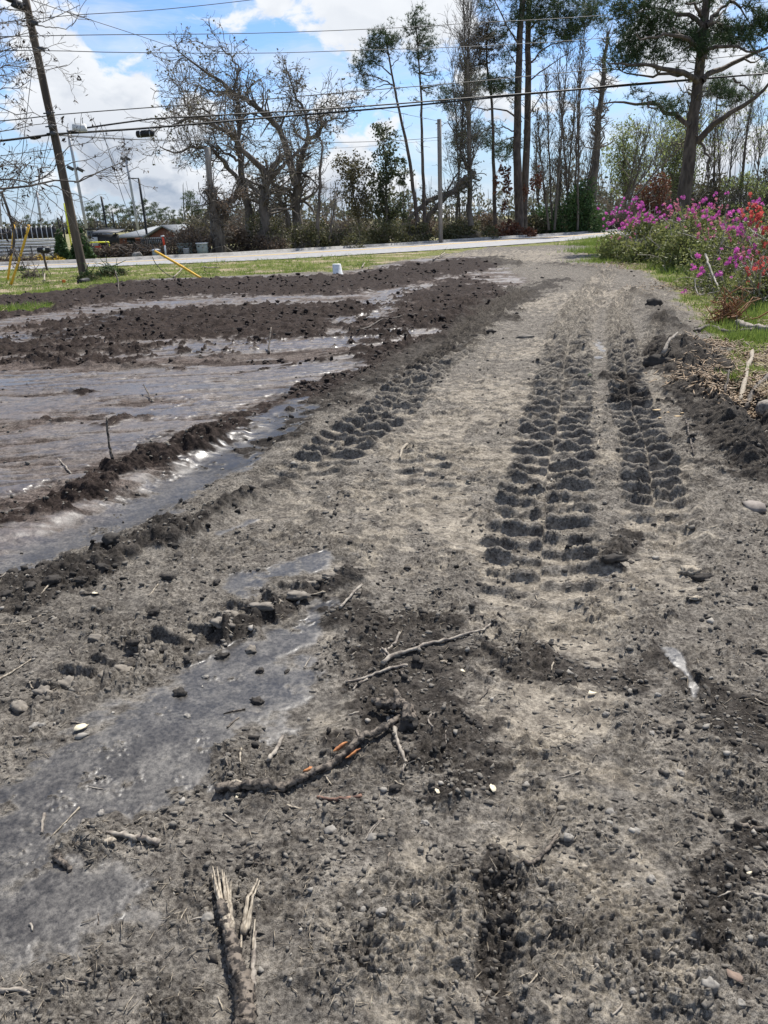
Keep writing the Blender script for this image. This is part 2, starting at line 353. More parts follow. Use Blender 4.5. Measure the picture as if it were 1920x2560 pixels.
    ter = tn - np.floor(tn); flake = sstep(0.0, 0.8, ter) * sstep(1.0, 0.93, ter)
    crust = np.clip(sstep(-0.3, 0.35, fbm(X / 0.4, Y / 0.3, 80, 2)) , 0, 1) * (1 - 0.6 * rough.clip(0, 1)) * (1 - veg)
    _, pA, kA = cells(X / 0.050 + 0.5 * en2, Y / 0.030 + 0.5 * en1, 511); _, pB, kB = cells(X / 0.022 + 0.5 * en2, Y / 0.013, 512)
    crust = crust * sstep(-0.35, 0.25, en1 + 0.5 * en2 + 0.1)
    hf = hf + crust * (0.011 * flake + 0.0095 * pA + 0.0055 * pB - 0.006 * (1 - kA) - 0.003 * (1 - kB)) * (1 - 0.5 * wet)
    # wet ground slumps level: low fine relief is drowned in slurry
    thr = 0.012 + 0.010 * (1 - 0.7 * left) * perlin(X / 0.4, Y / 0.4, 91) + 0.028 * left
    over = hf - thr
    level = thr + np.maximum(over, 0) + 0.02 * np.minimum(over, 0)
    hw = hf * (1 - wet) + level * wet
    film = wet * (1 - sstep(0.0, 0.008 + 0.010 * left, over))
    h = hl + hw
    h = np.where(veg > 0, h * (1 - veg) + veg * (0.03 * perlin(X / 1.5, Y / 1.5, 8) + 0.015 * brk), h)
    film = film * (1 - veg)
    # soils
    sand = np.zeros_like(X)
    for px, py, r in SANDY:
        g = G(px, py); sand = np.maximum(sand, 1 - sstep(0.0, 1.5 * r, np.hypot(Xw - g[0], (Yw - g[1]) * 0.8)))
    sand = sstep(0.05, 1.1, sand * 0.9 + 0.35 * en + 0.6 * en2 + 0.0 + 0.15 * fbm(X / 0.9, Y / 0.9, 66, 3))
    sand = np.clip(sand + 0.55 * trk * (1 - lug), 0, 1) * (1 - 0.85 * dark) * (1 - 0.75 * left) * (1 - 0.5 * cr.clip(0, 1) * sstep(7, 2, dist)) * (1 - 0.85 * np.clip(lug, 0, 1)) * (1 - grv * 0.5)
    dk = np.clip(dark * 1.0 + rid * 0.7 + grv * 0.35 + 0.85 * churn + 0.20 * lug + 0.55 * left * (1 - film) * sstep(-0.1, 0.4, -streak), 0, 1)
    moist = sstep(0.9, -0.9, X + 0.35) * sstep(7, 3, dist) * (1 - left)
    sand = sand * (1 - 0.65 * moist); wet = np.maximum(wet, 0.55 * moist * sstep(-0.5, 0.3, en1 + 0.2))
    return h, film, sand.astype(f32), veg.astype(f32), left * (1 - veg), dk.astype(f32), wet
def gz(x, y):
    return float(field(np.array([x]), np.array([y]))[0][0])

# ---------------------------------------------------------------- materials
MATS = {}
def mat(name, c1, c2=None, rough=0.85, scale=8.0, bump=0.3, stretch=(1, 1, 1), dist=0.01, metal=0.0, spec=0.3, trans=0.0, lo=0.35, hi=0.65, det=5, coord='Object'):
    if name in MATS: return MATS[name]
    m = bpy.data.materials.new(name); m.use_nodes = True; T = NT(m.node_tree); T.n.clear()
    b = T.node('ShaderNodeBsdfPrincipled'); o = T.node('ShaderNodeOutputMaterial')
    b.inputs['Roughness'].default_value = rough; b.inputs['Metallic'].default_value = metal
    b.inputs['Specular IOR Level'].default_value = spec
    t = T.node('ShaderNodeTexCoord'); v = T.vmath('MULTIPLY', t.outputs[coord], stretch).outputs[0]
    n = T.noise(v, scale, det, 0.6)
    T.link(T.mix(T.ramp(n, lo, hi), c1, c2 or tuple(x * 0.6 for x in c1)), b.inputs['Base Color'])
    if bump:
        bp = T.node('ShaderNodeBump'); bp.inputs['Strength'].default_value = bump; bp.inputs['Distance'].default_value = dist
        T.link(n, bp.inputs['Height']); T.link(bp.outputs[0], b.inputs['Normal'])
    if trans:
        tr = T.node('ShaderNodeBsdfTranslucent'); mx = T.node('ShaderNodeMixShader'); mx.inputs[0].default_value = trans
        T.link(T.mix(T.ramp(n, lo, hi), c1, c2 or c1), tr.inputs['Color'])
        T.link(b.outputs[0], mx.inputs[1]); T.link(tr.outputs[0], mx.inputs[2]); T.link(mx.outputs[0], o.inputs[0])
    else: T.link(b.outputs[0], o.inputs[0])
    MATS[name] = m; return m

def leafmat(name, c1, c2, trans=0.35, rough=0.6, scale=3.0):
    """leaf colour varies leaf by leaf (each face island) and clump by clump"""
    if name in MATS: return MATS[name]
    m = bpy.data.materials.new(name); m.use_nodes = True; T = NT(m.node_tree); T.n.clear()
    b = T.node('ShaderNodeBsdfPrincipled'); o = T.node('ShaderNodeOutputMaterial'); b.inputs['Roughness'].default_value = rough
    b.inputs['Specular IOR Level'].default_value = 0.25
    g = T.node('ShaderNodeNewGeometry'); t = T.node('ShaderNodeTexCoord')
    n = T.noise(t.outputs['Object'], scale, 2)
    k = T.math('ADD', T.math('MULTIPLY', g.outputs['Random Per Island'], 0.6), T.math('MULTIPLY', T.ramp(n, 0.35, 0.65), 0.4))
    c = T.mix(k, c1, c2)
    T.link(c, b.inputs['Base Color'])
    tr = T.node('ShaderNodeBsdfTranslucent'); mx = T.node('ShaderNodeMixShader'); mx.inputs[0].default_value = trans
    T.link(c, tr.inputs['Color']); T.link(b.outputs[0], mx.inputs[1]); T.link(tr.outputs[0], mx.inputs[2]); T.link(mx.outputs[0], o.inputs[0])
    MATS[name] = m; return m

def mud_material():
    m = bpy.data.materials.new('mud'); m.use_nodes = True; T = NT(m.node_tree); T.n.clear()
    b = T.node('ShaderNodeBsdfPrincipled'); o = T.node('ShaderNodeOutputMaterial'); T.link(b.outputs[0], o.inputs[0])
    t = T.node('ShaderNodeTexCoord'); P = t.outputs['Object']
    def at(n):
        a = T.node('ShaderNodeAttribute'); a.attribute_name = n; return a.outputs['Fac']
    film, sand, veg, left, dk, wet = (at(x) for x in ('film', 'sand', 'veg', 'left', 'dk', 'wet'))
    nb = T.noise(P, 0.9, 5, 0.6); nm = T.noise(P, 9, 6, 0.65); nf = T.noise(P, 70, 5, 0.7); ng = T.noise(P, 420, 3, 0.7)
    grit = T.ramp(T.math('ADD', T.math('MULTIPLY', nf, 0.6), T.math('MULTIPLY', ng, 0.4)), 0.36, 0.64)
    soil = T.mix(grit, (0.034, 0.031, 0.028), (0.235, 0.220, 0.195))
    sandc = T.mix(grit, (0.118, 0.107, 0.090), (0.310, 0.284, 0.240))
    sf = T.ramp(T.math('ADD', sand, T.math('MULTIPLY', T.math('SUBTRACT', nm, 0.5), 1.1)), 0.25, 0.75)
    c = T.mix(sf, soil, sandc)
    redc = T.mix(grit, (0.045, 0.037, 0.033), (0.150, 0.126, 0.115))
    c = T.mix(T.math('MULTIPLY', left, T.ramp(nb, 0.25, 0.6, 0.55, 1.0)), c, redc)
    dc = T.mix(grit, (0.016, 0.0145, 0.013), (0.075, 0.068, 0.061))
    dcr = T.mix(grit, (0.010, 0.0078, 0.0068), (0.040, 0.030, 0.0265))
    dc = T.mix(left, dc, dcr)
    df = T.ramp(T.math('ADD', dk, T.math('MULTIPLY', T.math('SUBTRACT', nm, 0.5), 0.9)), 0.22, 0.75, 0.0, 0.92)
    c = T.mix(df, c, dc)
    # scattered pale grit and straw flecks
    vo = T.node('ShaderNodeTexVoronoi'); vo.inputs['Scale'].default_value = 60; T.link(P, vo.inputs['Vector'])
    sp = T.math('MULTIPLY', T.ramp(vo.outputs['Distance'], 0.10, 0.16, 1.0, 0.0), T.ramp(nm, 0.52, 0.62))
    c = T.mix(T.math('MULTIPLY', sp, 0.5), c, (0.33, 0.29, 0.23))
    nq = T.noise(P, 26, 5, 0.7)
    c = T.mix(1.0, c, T.mix(T.ramp(T.math('ADD', T.math('MULTIPLY', nm, 0.5), T.math('MULTIPLY', nq, 0.5)), 0.38, 0.62), (0.52, 0.50, 0.49), (1.25, 1.22, 1.18)), 'MULTIPLY')
    damp = T.math('MAXIMUM', T.math('MULTIPLY', wet, 0.7), film)
    wetc = T.mix(1.0, c, (0.31, 0.315, 0.335), 'MULTIPLY')
    c = T.mix(T.math('MULTIPLY', damp, T.ramp(left, 0, 1, 0.85, 0.25)), c, wetc)
    # turf soil and thatch under the grass blades
    gr = T.mix(T.ramp(nm, 0.35, 0.65), (0.070, 0.090, 0.024), (0.16, 0.155, 0.055))
    thatch = T.mix(grit, (0.15, 0.115, 0.075), (0.36, 0.30, 0.21))
    gr = T.mix(T.ramp(T.noise(P, 0.55, 5, 0.6), 0.50, 0.60), gr, thatch)
    c = T.mix(veg, c, gr)
    T.link(c, b.inputs['Base Color'])
    fr = T.math('MULTIPLY', film, T.ramp(nm, 0.3, 0.7, 1.0, 0.72))
    r = T.math('ADD', T.ramp(fr, 0.15, 1.0, 0.88, 0.33), T.math('MULTIPLY', T.math('SUBTRACT', nf, 0.5), 0.22))
    r = T.math('ADD', r, T.math('MULTIPLY', T.math('MULTIPLY', left, film), -0.05))
    T.link(r, b.inputs['Roughness'])
    T.link(T.ramp(film, 0.1, 0.9, 0.06, 0.55), b.inputs['Specular IOR Level'])
    b1 = T.node('ShaderNodeBump'); b1.inputs['Distance'].default_value = 0.006
    T.link(T.ramp(film, 0.2, 1.0, 0.9, 0.10), b1.inputs['Strength']); T.link(nf, b1.inputs['Height'])
    b2 = T.node('ShaderNodeBump'); b2.inputs['Distance'].default_value = 0.0018
    T.link(T.ramp(film, 0.2, 1.0, 0.8, 0.06), b2.inputs['Strength']); T.link(ng, b2.inputs['Height']); T.link(b1.outputs[0], b2.inputs['Normal'])
    b3 = T.node('ShaderNodeBump'); b3.inputs['Distance'].default_value = 0.03
    T.link(T.ramp(film, 0.2, 1.0, 0.5, 0.07), b3.inputs['Strength']); T.link(nm, b3.inputs['Height']); T.link(b2.outputs[0], b3.inputs['Normal'])
    T.link(b3.outputs[0], b.inputs['Normal'])
    return m

# ---------------------------------------------------------------- mesh and scene-graph helpers
def mesh_np(name, verts, faces_list, material=None, smooth=False, matidx=None, materials=None):
    """faces_list: arrays of shape (n,3) or (n,4)"""
    me = bpy.data.meshes.new(name)
    verts = np.ascontiguousarray(verts, f32).reshape(-1, 3)
    fl = [np.asarray(f, np.int32) for f in faces_list if len(f)]
    loops = np.concatenate([f.ravel() for f in fl]); sizes = np.concatenate([np.full(len(f), f.shape[1], np.int32) for f in fl])
    me.vertices.add(len(verts)); me.vertices.foreach_set('co', verts.ravel())
    me.loops.add(len(loops)); me.loops.foreach_set('vertex_index', loops)
    starts = np.concatenate([[0], np.cumsum(sizes)[:-1]]).astype(np.int32)
    me.polygons.add(len(sizes)); me.polygons.foreach_set('loop_start', starts); me.polygons.foreach_set('loop_total', sizes)
    if smooth: me.polygons.foreach_set('use_smooth', np.ones(len(sizes), bool))
    for mm in (materials or ([material] if material else [])): me.materials.append(mm)
    if matidx is not None: me.polygons.foreach_set('material_index', np.asarray(matidx, np.int32))
    me.update(calc_edges=True); return me
def obj(name, me, parent=None):
    o = bpy.data.objects.new(name, me); COL.objects.link(o)
    if parent is not None: o.parent = parent
    return o
def tag(o, label=None, cat=None, group=None, kind=None):
    if label: o['label'] = label
    if cat: o['category'] = cat
    if group: o['group'] = group
    if kind: o['kind'] = kind
    return o
def thing(name, label, cat, loc=(0, 0, 0), rz=0.0, group=None):
    o = bpy.data.objects.new(name, None); COL.objects.link(o); o.empty_display_size = 0.1
    o.location = loc; o.rotation_euler = (0, 0, rz); return tag(o, label, cat, group)
def copy_tree(o, parent=None):
    c = o.copy(); COL.objects.link(c); c.parent = parent
    for ch in list(o.children): copy_tree(ch, c)
    return c

class MB:
    """collects simple solids into one mesh"""
    def __init__(s): s.v = []; s.q = []; s.t = []; s.n = 0
    def add(s, v, q=(), t=()):
        v = np.asarray(v, float).reshape(-1, 3); s.v.append(v)
        if len(q): s.q.append(np.asarray(q) + s.n)
        if len(t): s.t.append(np.asarray(t) + s.n)
        s.n += len(v); return s
    def box(s, c, d, rot=None, taper=1.0):
        x, y, z = d[0] / 2, d[1] / 2, d[2] / 2; k = taper
        v = np.array([(-x, -y, -z), (x, -y, -z), (x, y, -z), (-x, y, -z), (-x * k, -y * k, z), (x * k, -y * k, z), (x * k, y * k, z), (-x * k, y * k, z)])
        if rot is not None: v = v @ np.array(Matrix(rot) if not isinstance(rot, np.ndarray) else rot).T
        return s.add(v + np.array(c), [(0, 3, 2, 1), (4, 5, 6, 7), (0, 1, 5, 4), (1, 2, 6, 5), (2, 3, 7, 6), (3, 0, 4, 7)])
    def tube(s, P, R, k=8, jag=0.0, cap=True):
        P = np.asarray(P, float)[None]; R = np.broadcast_to(np.asarray(R, float), (P.shape[1],))[None]
        v, q = tubes(P, R, k, jag)
        n0 = s.n; s.add(v, q)
        if cap:
            N = P.shape[1]
            for e, ring in ((0, 0), (N - 1, (N - 1) * k)):
                c = P[0, e]; idx = n0 + ring + np.arange(k)
                s.v.append(c[None]); ci = s.n; s.n += 1
                s.t.append(np.stack([idx, np.roll(idx, -1), np.full(k, ci)], 1) if e else np.stack([np.roll(idx, -1), idx, np.full(k, ci)], 1))
        return s
    def prism(s, pts, axis_vec):
        """closed outline swept along a vector"""
        P = np.asarray(pts, float); n = len(P); a = np.asarray(axis_vec, float)
        n0 = s.n; s.add(np.vstack([P, P + a]), [(i, (i + 1) % n, n + (i + 1) % n, n + i) for i in range(n)])
        for base, rev in ((0, True), (n, False)):
            tr = [(base, base + i, base + i + 1) for i in range(1, n - 1)]
            s.t.append(np.array([t[::-1] if rev else t for t in tr]) + n0)
        return s
    def mesh(s, name, material, smooth=False):
        f = []
        if s.q: f.append(np.vstack(s.q))
        if s.t: f.append(np.vstack(s.t))
        return mesh_np(name, np.vstack(s.v), f, material, smooth)
    def build(s, name, material, parent=None, smooth=False): return obj(name, s.mesh(name, material, smooth), parent)

def tubes(P, R, k=5, jag=0.0):
    """P (B,N,3) centre lines, R (B,N) radii -> vertices and quads"""
    B, N, _ = P.shape
    T = np.empty_like(P); T[:, 1:-1] = P[:, 2:] - P[:, :-2]; T[:, 0] = P[:, 1] - P[:, 0]; T[:, -1] = P[:, -1] - P[:, -2]
    T /= np.linalg.norm(T, axis=2, keepdims=True) + 1e-9
    ref = np.where(np.abs(T[:, :1, 1:2]) < 0.8, np.array([0.02, 1.0, 0.05]), np.array([1.0, 0.03, 0.05])); ref = np.broadcast_to(ref, P.shape)
    A = np.cross(T, ref); A /= np.linalg.norm(A, axis=2, keepdims=True) + 1e-9
    C = np.cross(T, A)
    ang = np.arange(k) * 2 * math.pi / k
    rr = R[:, :, None, None] * (1 + (jag * rng.normal(size=(B, N, k, 1)) if jag else 0))
    V_ = P[:, :, None] + rr * (A[:, :, None] * np.cos(ang)[None, None, :, None] + C[:, :, None] * np.sin(ang)[None, None, :, None])
    i = (np.arange(B)[:, None, None] * N + np.arange(N - 1)[None, :, None]) * k
    j = np.arange(k)[None, None, :]; j2 = (j + 1) % k
    Q = np.stack([i + j, i + j2, i + k + j2, i + k + j], -1).reshape(-1, 4)
    return V_.reshape(-1, 3), Q

# ---------------------------------------------------------------- ground sheet
MUD = mud_material()
ROAD_NEAR = [(-1400, 740), (-500, 697), (0, 675), (381, 661), (707, 647), (1000, 630), (1204, 617), (1420, 601), (1560, 588), (2000, 552)]
ROAD_FAR = [(-1400, 722), (-500, 683), (0, 663), (236, 655), (381, 647), (557, 639), (707, 630), (1000, 613), (1204, 599), (1420, 586), (1560, 576), (2000, 545)]
def ground_mesh():
    nc = 600
    a = np.radians(np.concatenate([np.arange(62, 30, -0.080), np.arange(30, 20, -0.063), np.arange(20, 5.5, -0.027), np.arange(5.5, 1.7, -0.045)])); nr = len(a); Yc = CAM_H / np.tan(a)
    u = np.linspace(-1, 1, nc); core = 0.90
    lat = np.where(np.abs(u) < core, u / core, np.sign(u) * (1 + ((np.abs(u) - core) / (1 - core)) ** 1.5 * 1.2))
    half = 0.545 * (CAM_H * math.sin(PITCH) + Yc * math.cos(PITCH)) + 0.03
    X = (lat[None, :] * half[:, None] + 0.012 * Yc[:, None]).ravel(); Y = np.repeat(Yc, nc)
    # a little jitter breaks the sheet's own rows
    jx = rng.uniform(-.3, .3, X.shape) * np.repeat(half, nc) * 2 / nc; X = X + jx
    out = [x.astype(f32) for x in field(X, Y)]
    h = out[0]
    rp = ROAD_NEAR + ROAD_FAR[::-1]
    rd = inside(X.astype(f32), Y.astype(f32), rp)
    h = np.where(rd > -0.4, -0.06, h)
    v = np.stack([X, Y, h], 1)
    i = (np.arange(nr - 1)[:, None] * nc + np.arange(nc - 1)[None, :]).ravel()
    q = np.stack([i, i + 1, i + nc + 1, i + nc], 1)
    me = mesh_np('ground', v, [q], MUD, smooth=True)
    for name, arr in zip(('film', 'sand', 'veg', 'left', 'dk', 'wet'), out[1:]):
        at = me.attributes.new(name, 'FLOAT', 'POINT'); at.data.foreach_set('value', np.ascontiguousarray(arr, f32))
    return obj('ground', me)
tag(ground_mesh(), kind='structure')

# ---------------------------------------------------------------- far land, road, kerb
def strip(name, near, far, z, material, kind='structure'):
    A = smooth_path([G(a, b, z)[:2] for a, b in near], 6); B = smooth_path([G(a, b, z)[:2] for a, b in far], 6)
    def res(P, n):
        s = np.concatenate([[0], np.cumsum(np.hypot(*np.diff(P, axis=0).T))]); t = np.linspace(0, s[-1], n)
        return np.stack([np.interp(t, s, P[:, 0]), np.interp(t, s, P[:, 1])], 1)
    n = 80; A = res(A, n); B = res(B, n)
    v = np.concatenate([np.c_[A, np.full(n, z)], np.c_[B, np.full(n, z)]]); i = np.arange(n - 1)
    o = obj(name, mesh_np(name, v, [np.stack([i, i + 1, n + i + 1, n + i], 1)], material)); tag(o, kind=kind); return A, B
M_turf = mat('far_turf', (0.11, 0.125, 0.045), (0.24, 0.20, 0.11), 0.95, 0.5, 0.0)
M_asphalt = mat('worn_asphalt', (0.20, 0.20, 0.205), (0.27, 0.27, 0.27), 0.75, 3.0, 0.2)
M_conc = mat('kerb_concrete', (0.34, 0.33, 0.31), (0.24, 0.23, 0.21), 0.8, 5.0, 0.2)
M_yellowline = mat('yellow_road_paint', (0.62, 0.40, 0.10), (0.50, 0.36, 0.14), 0.7, 8.0, 0.0)
v = np.array([(-2500, 40, -0.09), (2500, 40, -0.09), (2500, 4500, -0.09), (-2500, 4500, -0.09), (-2500, -60, -0.25), (2500, -60, -0.25)])
tag(obj('terrain', mesh_np('terrain', v, [np.array([(0, 1, 2, 3), (4, 5, 1, 0)])], M_turf)), kind='structure')
A, B = strip('road', ROAD_NEAR, ROAD_FAR, -0.02, M_asphalt)
def offs(A, B, t): return A * (1 - t) + B * t
for t0, t1 in ((0.60, 0.635), (0.665, 0.70)):
    a, b = offs(A, B, t0), offs(A, B, t1); n = len(a); i = np.arange(n - 1)
    o = obj('road_marking', mesh_np('road_marking', np.concatenate([np.c_[a, np.full(n, -0.015)], np.c_[b, np.full(n, -0.015)]]), [np.stack([i, i + 1, n + i + 1, n + i], 1)], M_yellowline))
    tag(o, kind='structure')
kb = MB(); n = len(B); d = np.zeros_like(B); d[:-1] = B[1:] - B[:-1]; d[-1] = d[-2]; d /= np.linalg.norm(d, axis=1, keepdims=True); nrm = np.c_[-d[:, 1], d[:, 0]]
prof = [(-0.45, -0.012), (-0.02, -0.004), (0.0, 0.12), (0.16, 0.13), (0.17, -0.1)]
vv = np.concatenate([np.c_[B + nrm * a, np.full(n, z)] for a, z in prof]); q = []
for k in range(len(prof) - 1):
    i = np.arange(n - 1) + k * n; q.append(np.stack([i, i + 1, i + n + 1, i + n], 1))
tag(obj('kerb', mesh_np('kerb', vv, [np.vstack(q)], M_conc)), kind='structure')

# ---------------------------------------------------------------- trees
M_bark = mat('grey_brown_bark', (0.165, 0.142, 0.118), (0.075, 0.062, 0.052), 0.9, 3.0, 0.8, (1, 1, 0.3), 0.05)
M_pinebark = mat('reddish_pine_bark', (0.125, 0.100, 0.082), (0.052, 0.041, 0.035), 0.9, 5.0, 0.9, (1, 1, 0.35), 0.06)
M_twig = mat('twig_bark', (0.20, 0.175, 0.145), (0.105, 0.09, 0.075), 0.9, 4.0, 0.0)
M_dead = mat('weathered_wood', (0.20, 0.175, 0.145), (0.09, 0.075, 0.06), 0.85, 6.0, 0.5, (1, 1, 0.3), 0.02)
M_needle = leafmat('pine_needles', (0.028, 0.054, 0.026), (0.075, 0.110, 0.045), 0.25)
M_brownneedle = leafmat('browned_needles', (0.075, 0.045, 0.026), (0.045, 0.052, 0.022), 0.25)
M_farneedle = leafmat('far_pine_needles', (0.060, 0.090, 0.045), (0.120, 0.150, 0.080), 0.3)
M_oakleaf = leafmat('sparse_olive_leaves', (0.070, 0.072, 0.032), (0.125, 0.105, 0.060), 0.35)
M_lime = leafmat('young_lime_leaves', (0.17, 0.21, 0.075), (0.29, 0.33, 0.13), 0.5)
M_bramble = leafmat('olive_undergrowth_leaves', (0.060, 0.068, 0.028), (0.155, 0.145, 0.070), 0.3)
M_deadleaf = leafmat('dead_brown_leaves', (0.090, 0.066, 0.048), (0.160, 0.118, 0.085), 0.3)
M_redleaf = leafmat('rust_red_leaves', (0.10, 0.040, 0.025), (0.16, 0.075, 0.045), 0.3)
M_cedar = leafmat('evergreen_shrub_leaves', (0.032, 0.070, 0.024), (0.085, 0.140, 0.042), 0.25)
M_azleaf = leafmat('azalea_leaves', (0.085, 0.115, 0.032), (0.25, 0.26, 0.095), 0.35, scale=2.0)
M_grass = leafmat('grass_blades', (0.10, 0.165, 0.030), (0.25, 0.31, 0.075), 0.4, scale=0.6)
M_straw = leafmat('dry_straw', (0.30, 0.235, 0.145), (0.46, 0.39, 0.26), 0.2, scale=1.0)

def polyline(pts, n):
    P = smooth_path(pts, 6); s = np.concatenate([[0], np.cumsum(np.linalg.norm(np.diff(P, axis=0), axis=1))])
    t = np.linspace(0, s[-1], n); return np.stack([np.interp(t, s, P[:, k]) for k in range(3)], 1)
def grow(P, R, n, length, angle=0.9, up=0.15, wig=0.25, npts=5, t0=0.25, t1=1.0, rscale=0.55, taper=0.35, grav=0.0, out=None):
    """new branches from a set of parents; everything in arrays"""
    B, N, _ = P.shape
    L = np.linalg.norm(np.diff(P, axis=1), axis=2).sum(1); w = L / L.sum()
    pi = rng.choice(B, n, p=w); t = rng.uniform(t0, t1, n) * (N - 1) * 0.999; k = t.astype(int); fr = (t - k)[:, None]
    S = P[pi, k] * (1 - fr) + P[pi, k + 1] * fr; r0 = R[pi, k] * (1 - fr[:, 0]) + R[pi, k + 1] * fr[:, 0]
    T = P[pi, k + 1] - P[pi, k]; T /= np.linalg.norm(T, axis=1, keepdims=True) + 1e-9
    Q = rng.normal(size=(n, 3)); Q -= (Q * T).sum(1, keepdims=True) * T; Q /= np.linalg.norm(Q, axis=1, keepdims=True) + 1e-9
    if out is not None: Q = Q * (1 - out) + out * np.array([0, 0, 1.0]) * 0 + Q * 0
    an = angle * rng.uniform(0.6, 1.25, n)[:, None]
    D = T * np.cos(an) + Q * np.sin(an); D[:, 2] += up; D /= np.linalg.norm(D, axis=1, keepdims=True)
    ln = length * rng.uniform(0.5, 1.3, n) * (1 - 0.45 * (t / (N - 1)))
    C = np.empty((n, npts, 3)); C[:, 0] = S
    for i in range(1, npts):
        D = D + rng.normal(size=(n, 3)) * wig; D[:, 2] += up * 0.3 - grav * i / npts; D /= np.linalg.norm(D, axis=1, keepdims=True)
        C[:, i] = C[:, i - 1] + D * (ln / (npts - 1))[:, None]
    rr = np.minimum(r0 * 0.95, np.maximum(r0 * rscale, 0.0)) * rng.uniform(0.7, 1.0, n)
    CR = rr[:, None] * np.linspace(1, taper, npts)[None, :]
    return C, CR
def sample_on(P, n, t0=0.3):
    B, N, _ = P.shape; pi = rng.integers(0, B, n); t = rng.uniform(t0, 1, n) * (N - 1) * 0.999; k = t.astype(int); fr = (t - k)[:, None]
    return P[pi, k] * (1 - fr) + P[pi, k + 1] * fr
def leaves(C, size, jitter, aspect=1.6):
    """small leaf quads"""
    n = len(C); C = C + rng.normal(size=(n, 3)) * jitter
    a = rng.normal(size=(n, 3)); a /= np.linalg.norm(a, axis=1, keepdims=True); b = np.cross(a, rng.normal(size=(n, 3))); b /= np.linalg.norm(b, axis=1, keepdims=True) + 1e-9
    s = size * rng.uniform(0.6, 1.3, (n, 1)); a = a * s * aspect / 2; b = b * s / 2
    V_ = np.stack([C - a, C + b * 0.9, C + a, C - b * 0.9], 1).reshape(-1, 3)
    return V_, np.arange(4 * n).reshape(-1, 4)
def needles(C, length, width, per=9, spread=1.0, up=0.3):
    n = len(C); D = rng.normal(size=(n, per, 3)) * spread; D[..., 2] += up; D /= np.linalg.norm(D, axis=2, keepdims=True)
    side = np.cross(D, rng.normal(size=(n, per, 3))); side /= np.linalg.norm(side, axis=2, keepdims=True) + 1e-9
    ln = length * rng.uniform(0.6, 1.2, (n, per, 1)); c = C[:, None, :] + 0 * D
    V_ = np.stack([c - side * width / 2, c + side * width / 2, c + D * ln], 2).reshape(-1, 3)
    return V_, np.arange(3 * n * per).reshape(-1, 3)
def join(parts):
    """[(verts, faces)] -> one vertex array and its faces by size"""
    V_ = []; q = []; t = []; k = 0
    for v, f in parts:
        V_.append(v); (q if f.shape[1] == 4 else t).append(f + k); k += len(v)
    return np.vstack(V_), [np.vstack(x) for x in (q, t) if x]
def tree(name, label, cat, base, limbs, twigs, crown=None, material=None, group=None, twig_mat=None, crown_name='crown'):
    """limbs / twigs: [(P, R, sides)] in world metres, crown: (verts, faces, material)"""
    base = np.array(base); o = thing(name, label, cat, tuple(base), group=group)
    v, f = join([tubes(P, R, k) for P, R, k in limbs]); obj('trunk', mesh_np('trunk', v - base, f, material or M_bark, True), o)
    if twigs:
        v, f = join([tubes(P, R, k) for P, R, k in twigs]); b = obj('branches', mesh_np('branches', v - base, f, twig_mat or M_twig), o)
    if crown is not None:
        cs = crown if isinstance(crown, list) else [crown]
        v, f = join([(c[0], c[1]) for c in cs]); obj(crown_name, mesh_np(crown_name, v - base, f, cs[0][2]), o)
    return o
def limb(px, y, r0, r1, dy=0.0, n=12, wob=0.0):
    """a traced limb at distance y, drifting dy metres towards or away; radii in metres"""
    P = np.array([V(a, b, y + dy * i / max(1, len(px) - 1)) for i, (a, b) in enumerate(px)])
    P = polyline(P, n)
    if wob: P[1:] += rng.normal(size=(n - 1, 3)) * wob
    return P[None], np.linspace(r0, r1, n)[None]
def z5(pts, ox, oy, s): return [(ox + a / s, oy + b / s) for a, b in pts]
def cat(ls, n=12): return np.concatenate([l[0] for l in ls]), np.concatenate([l[1] for l in ls])
def ground_base(px, py_guess, y): p = V(px, py_guess, y); return np.array([p[0], y, -0.05])

ORD = ['leftmost', 'second from the left', 'third from the left', 'fourth from the left', 'fifth from the left', 'sixth from the left', 'seventh from the left', 'third from the right', 'second from the right', 'rightmost']
def rank(vals, i, n=None):
    k = sorted(vals).index(vals[i]); n = len(vals)
    return 'rightmost' if k == n - 1 else ORD[k]

# --- the old storm-broken oaks beyond the road
def oak(label, trunks, y, twn, leafn, seed, leafm=M_oakleaf, leafsize=0.11, tl=2.6):
    ls = []
    for px, r0, r1, dy in trunks:
        l = limb(px, y, r0, r1, dy, 14, 0.06); ls.append(l)
    P, R = cat(ls)
    big = R[:, 0] > 0.09
    a, ar = grow(P, R, int(twn * 0.10), tl, 0.9, 0.10, 0.35, 7, 0.30, 1.0, 0.45, 0.30)
    b, br = grow(np.concatenate([a]), ar, int(twn * 0.35), tl * 0.5, 0.9, 0.06, 0.35, 5, 0.15, 1.0, 0.6, 0.4)
    c, cr = grow(b, br, twn, tl * 0.28, 0.9, 0.02, 0.3, 4, 0.1, 1.0, 0.7, 0.5, grav=0.05)
    ar = np.maximum(ar, 0.018); br = np.maximum(br, 0.012); cr = np.maximum(cr, 0.008)
    lv, lf = leaves(sample_on(c, leafn, 0.3), leafsize, 0.07)
    b0 = P[0, 0].copy(); b0[2] = -0.05
    return tree('oak_tree', label, 'tree', b0, [(P, R, 8), (a, ar, 5)], [(b, br, 4), (c, cr, 3)], (lv, lf, leafm))
Z3 = lambda p: z5(p, 400, 80, 2.765)
YO = 54.0
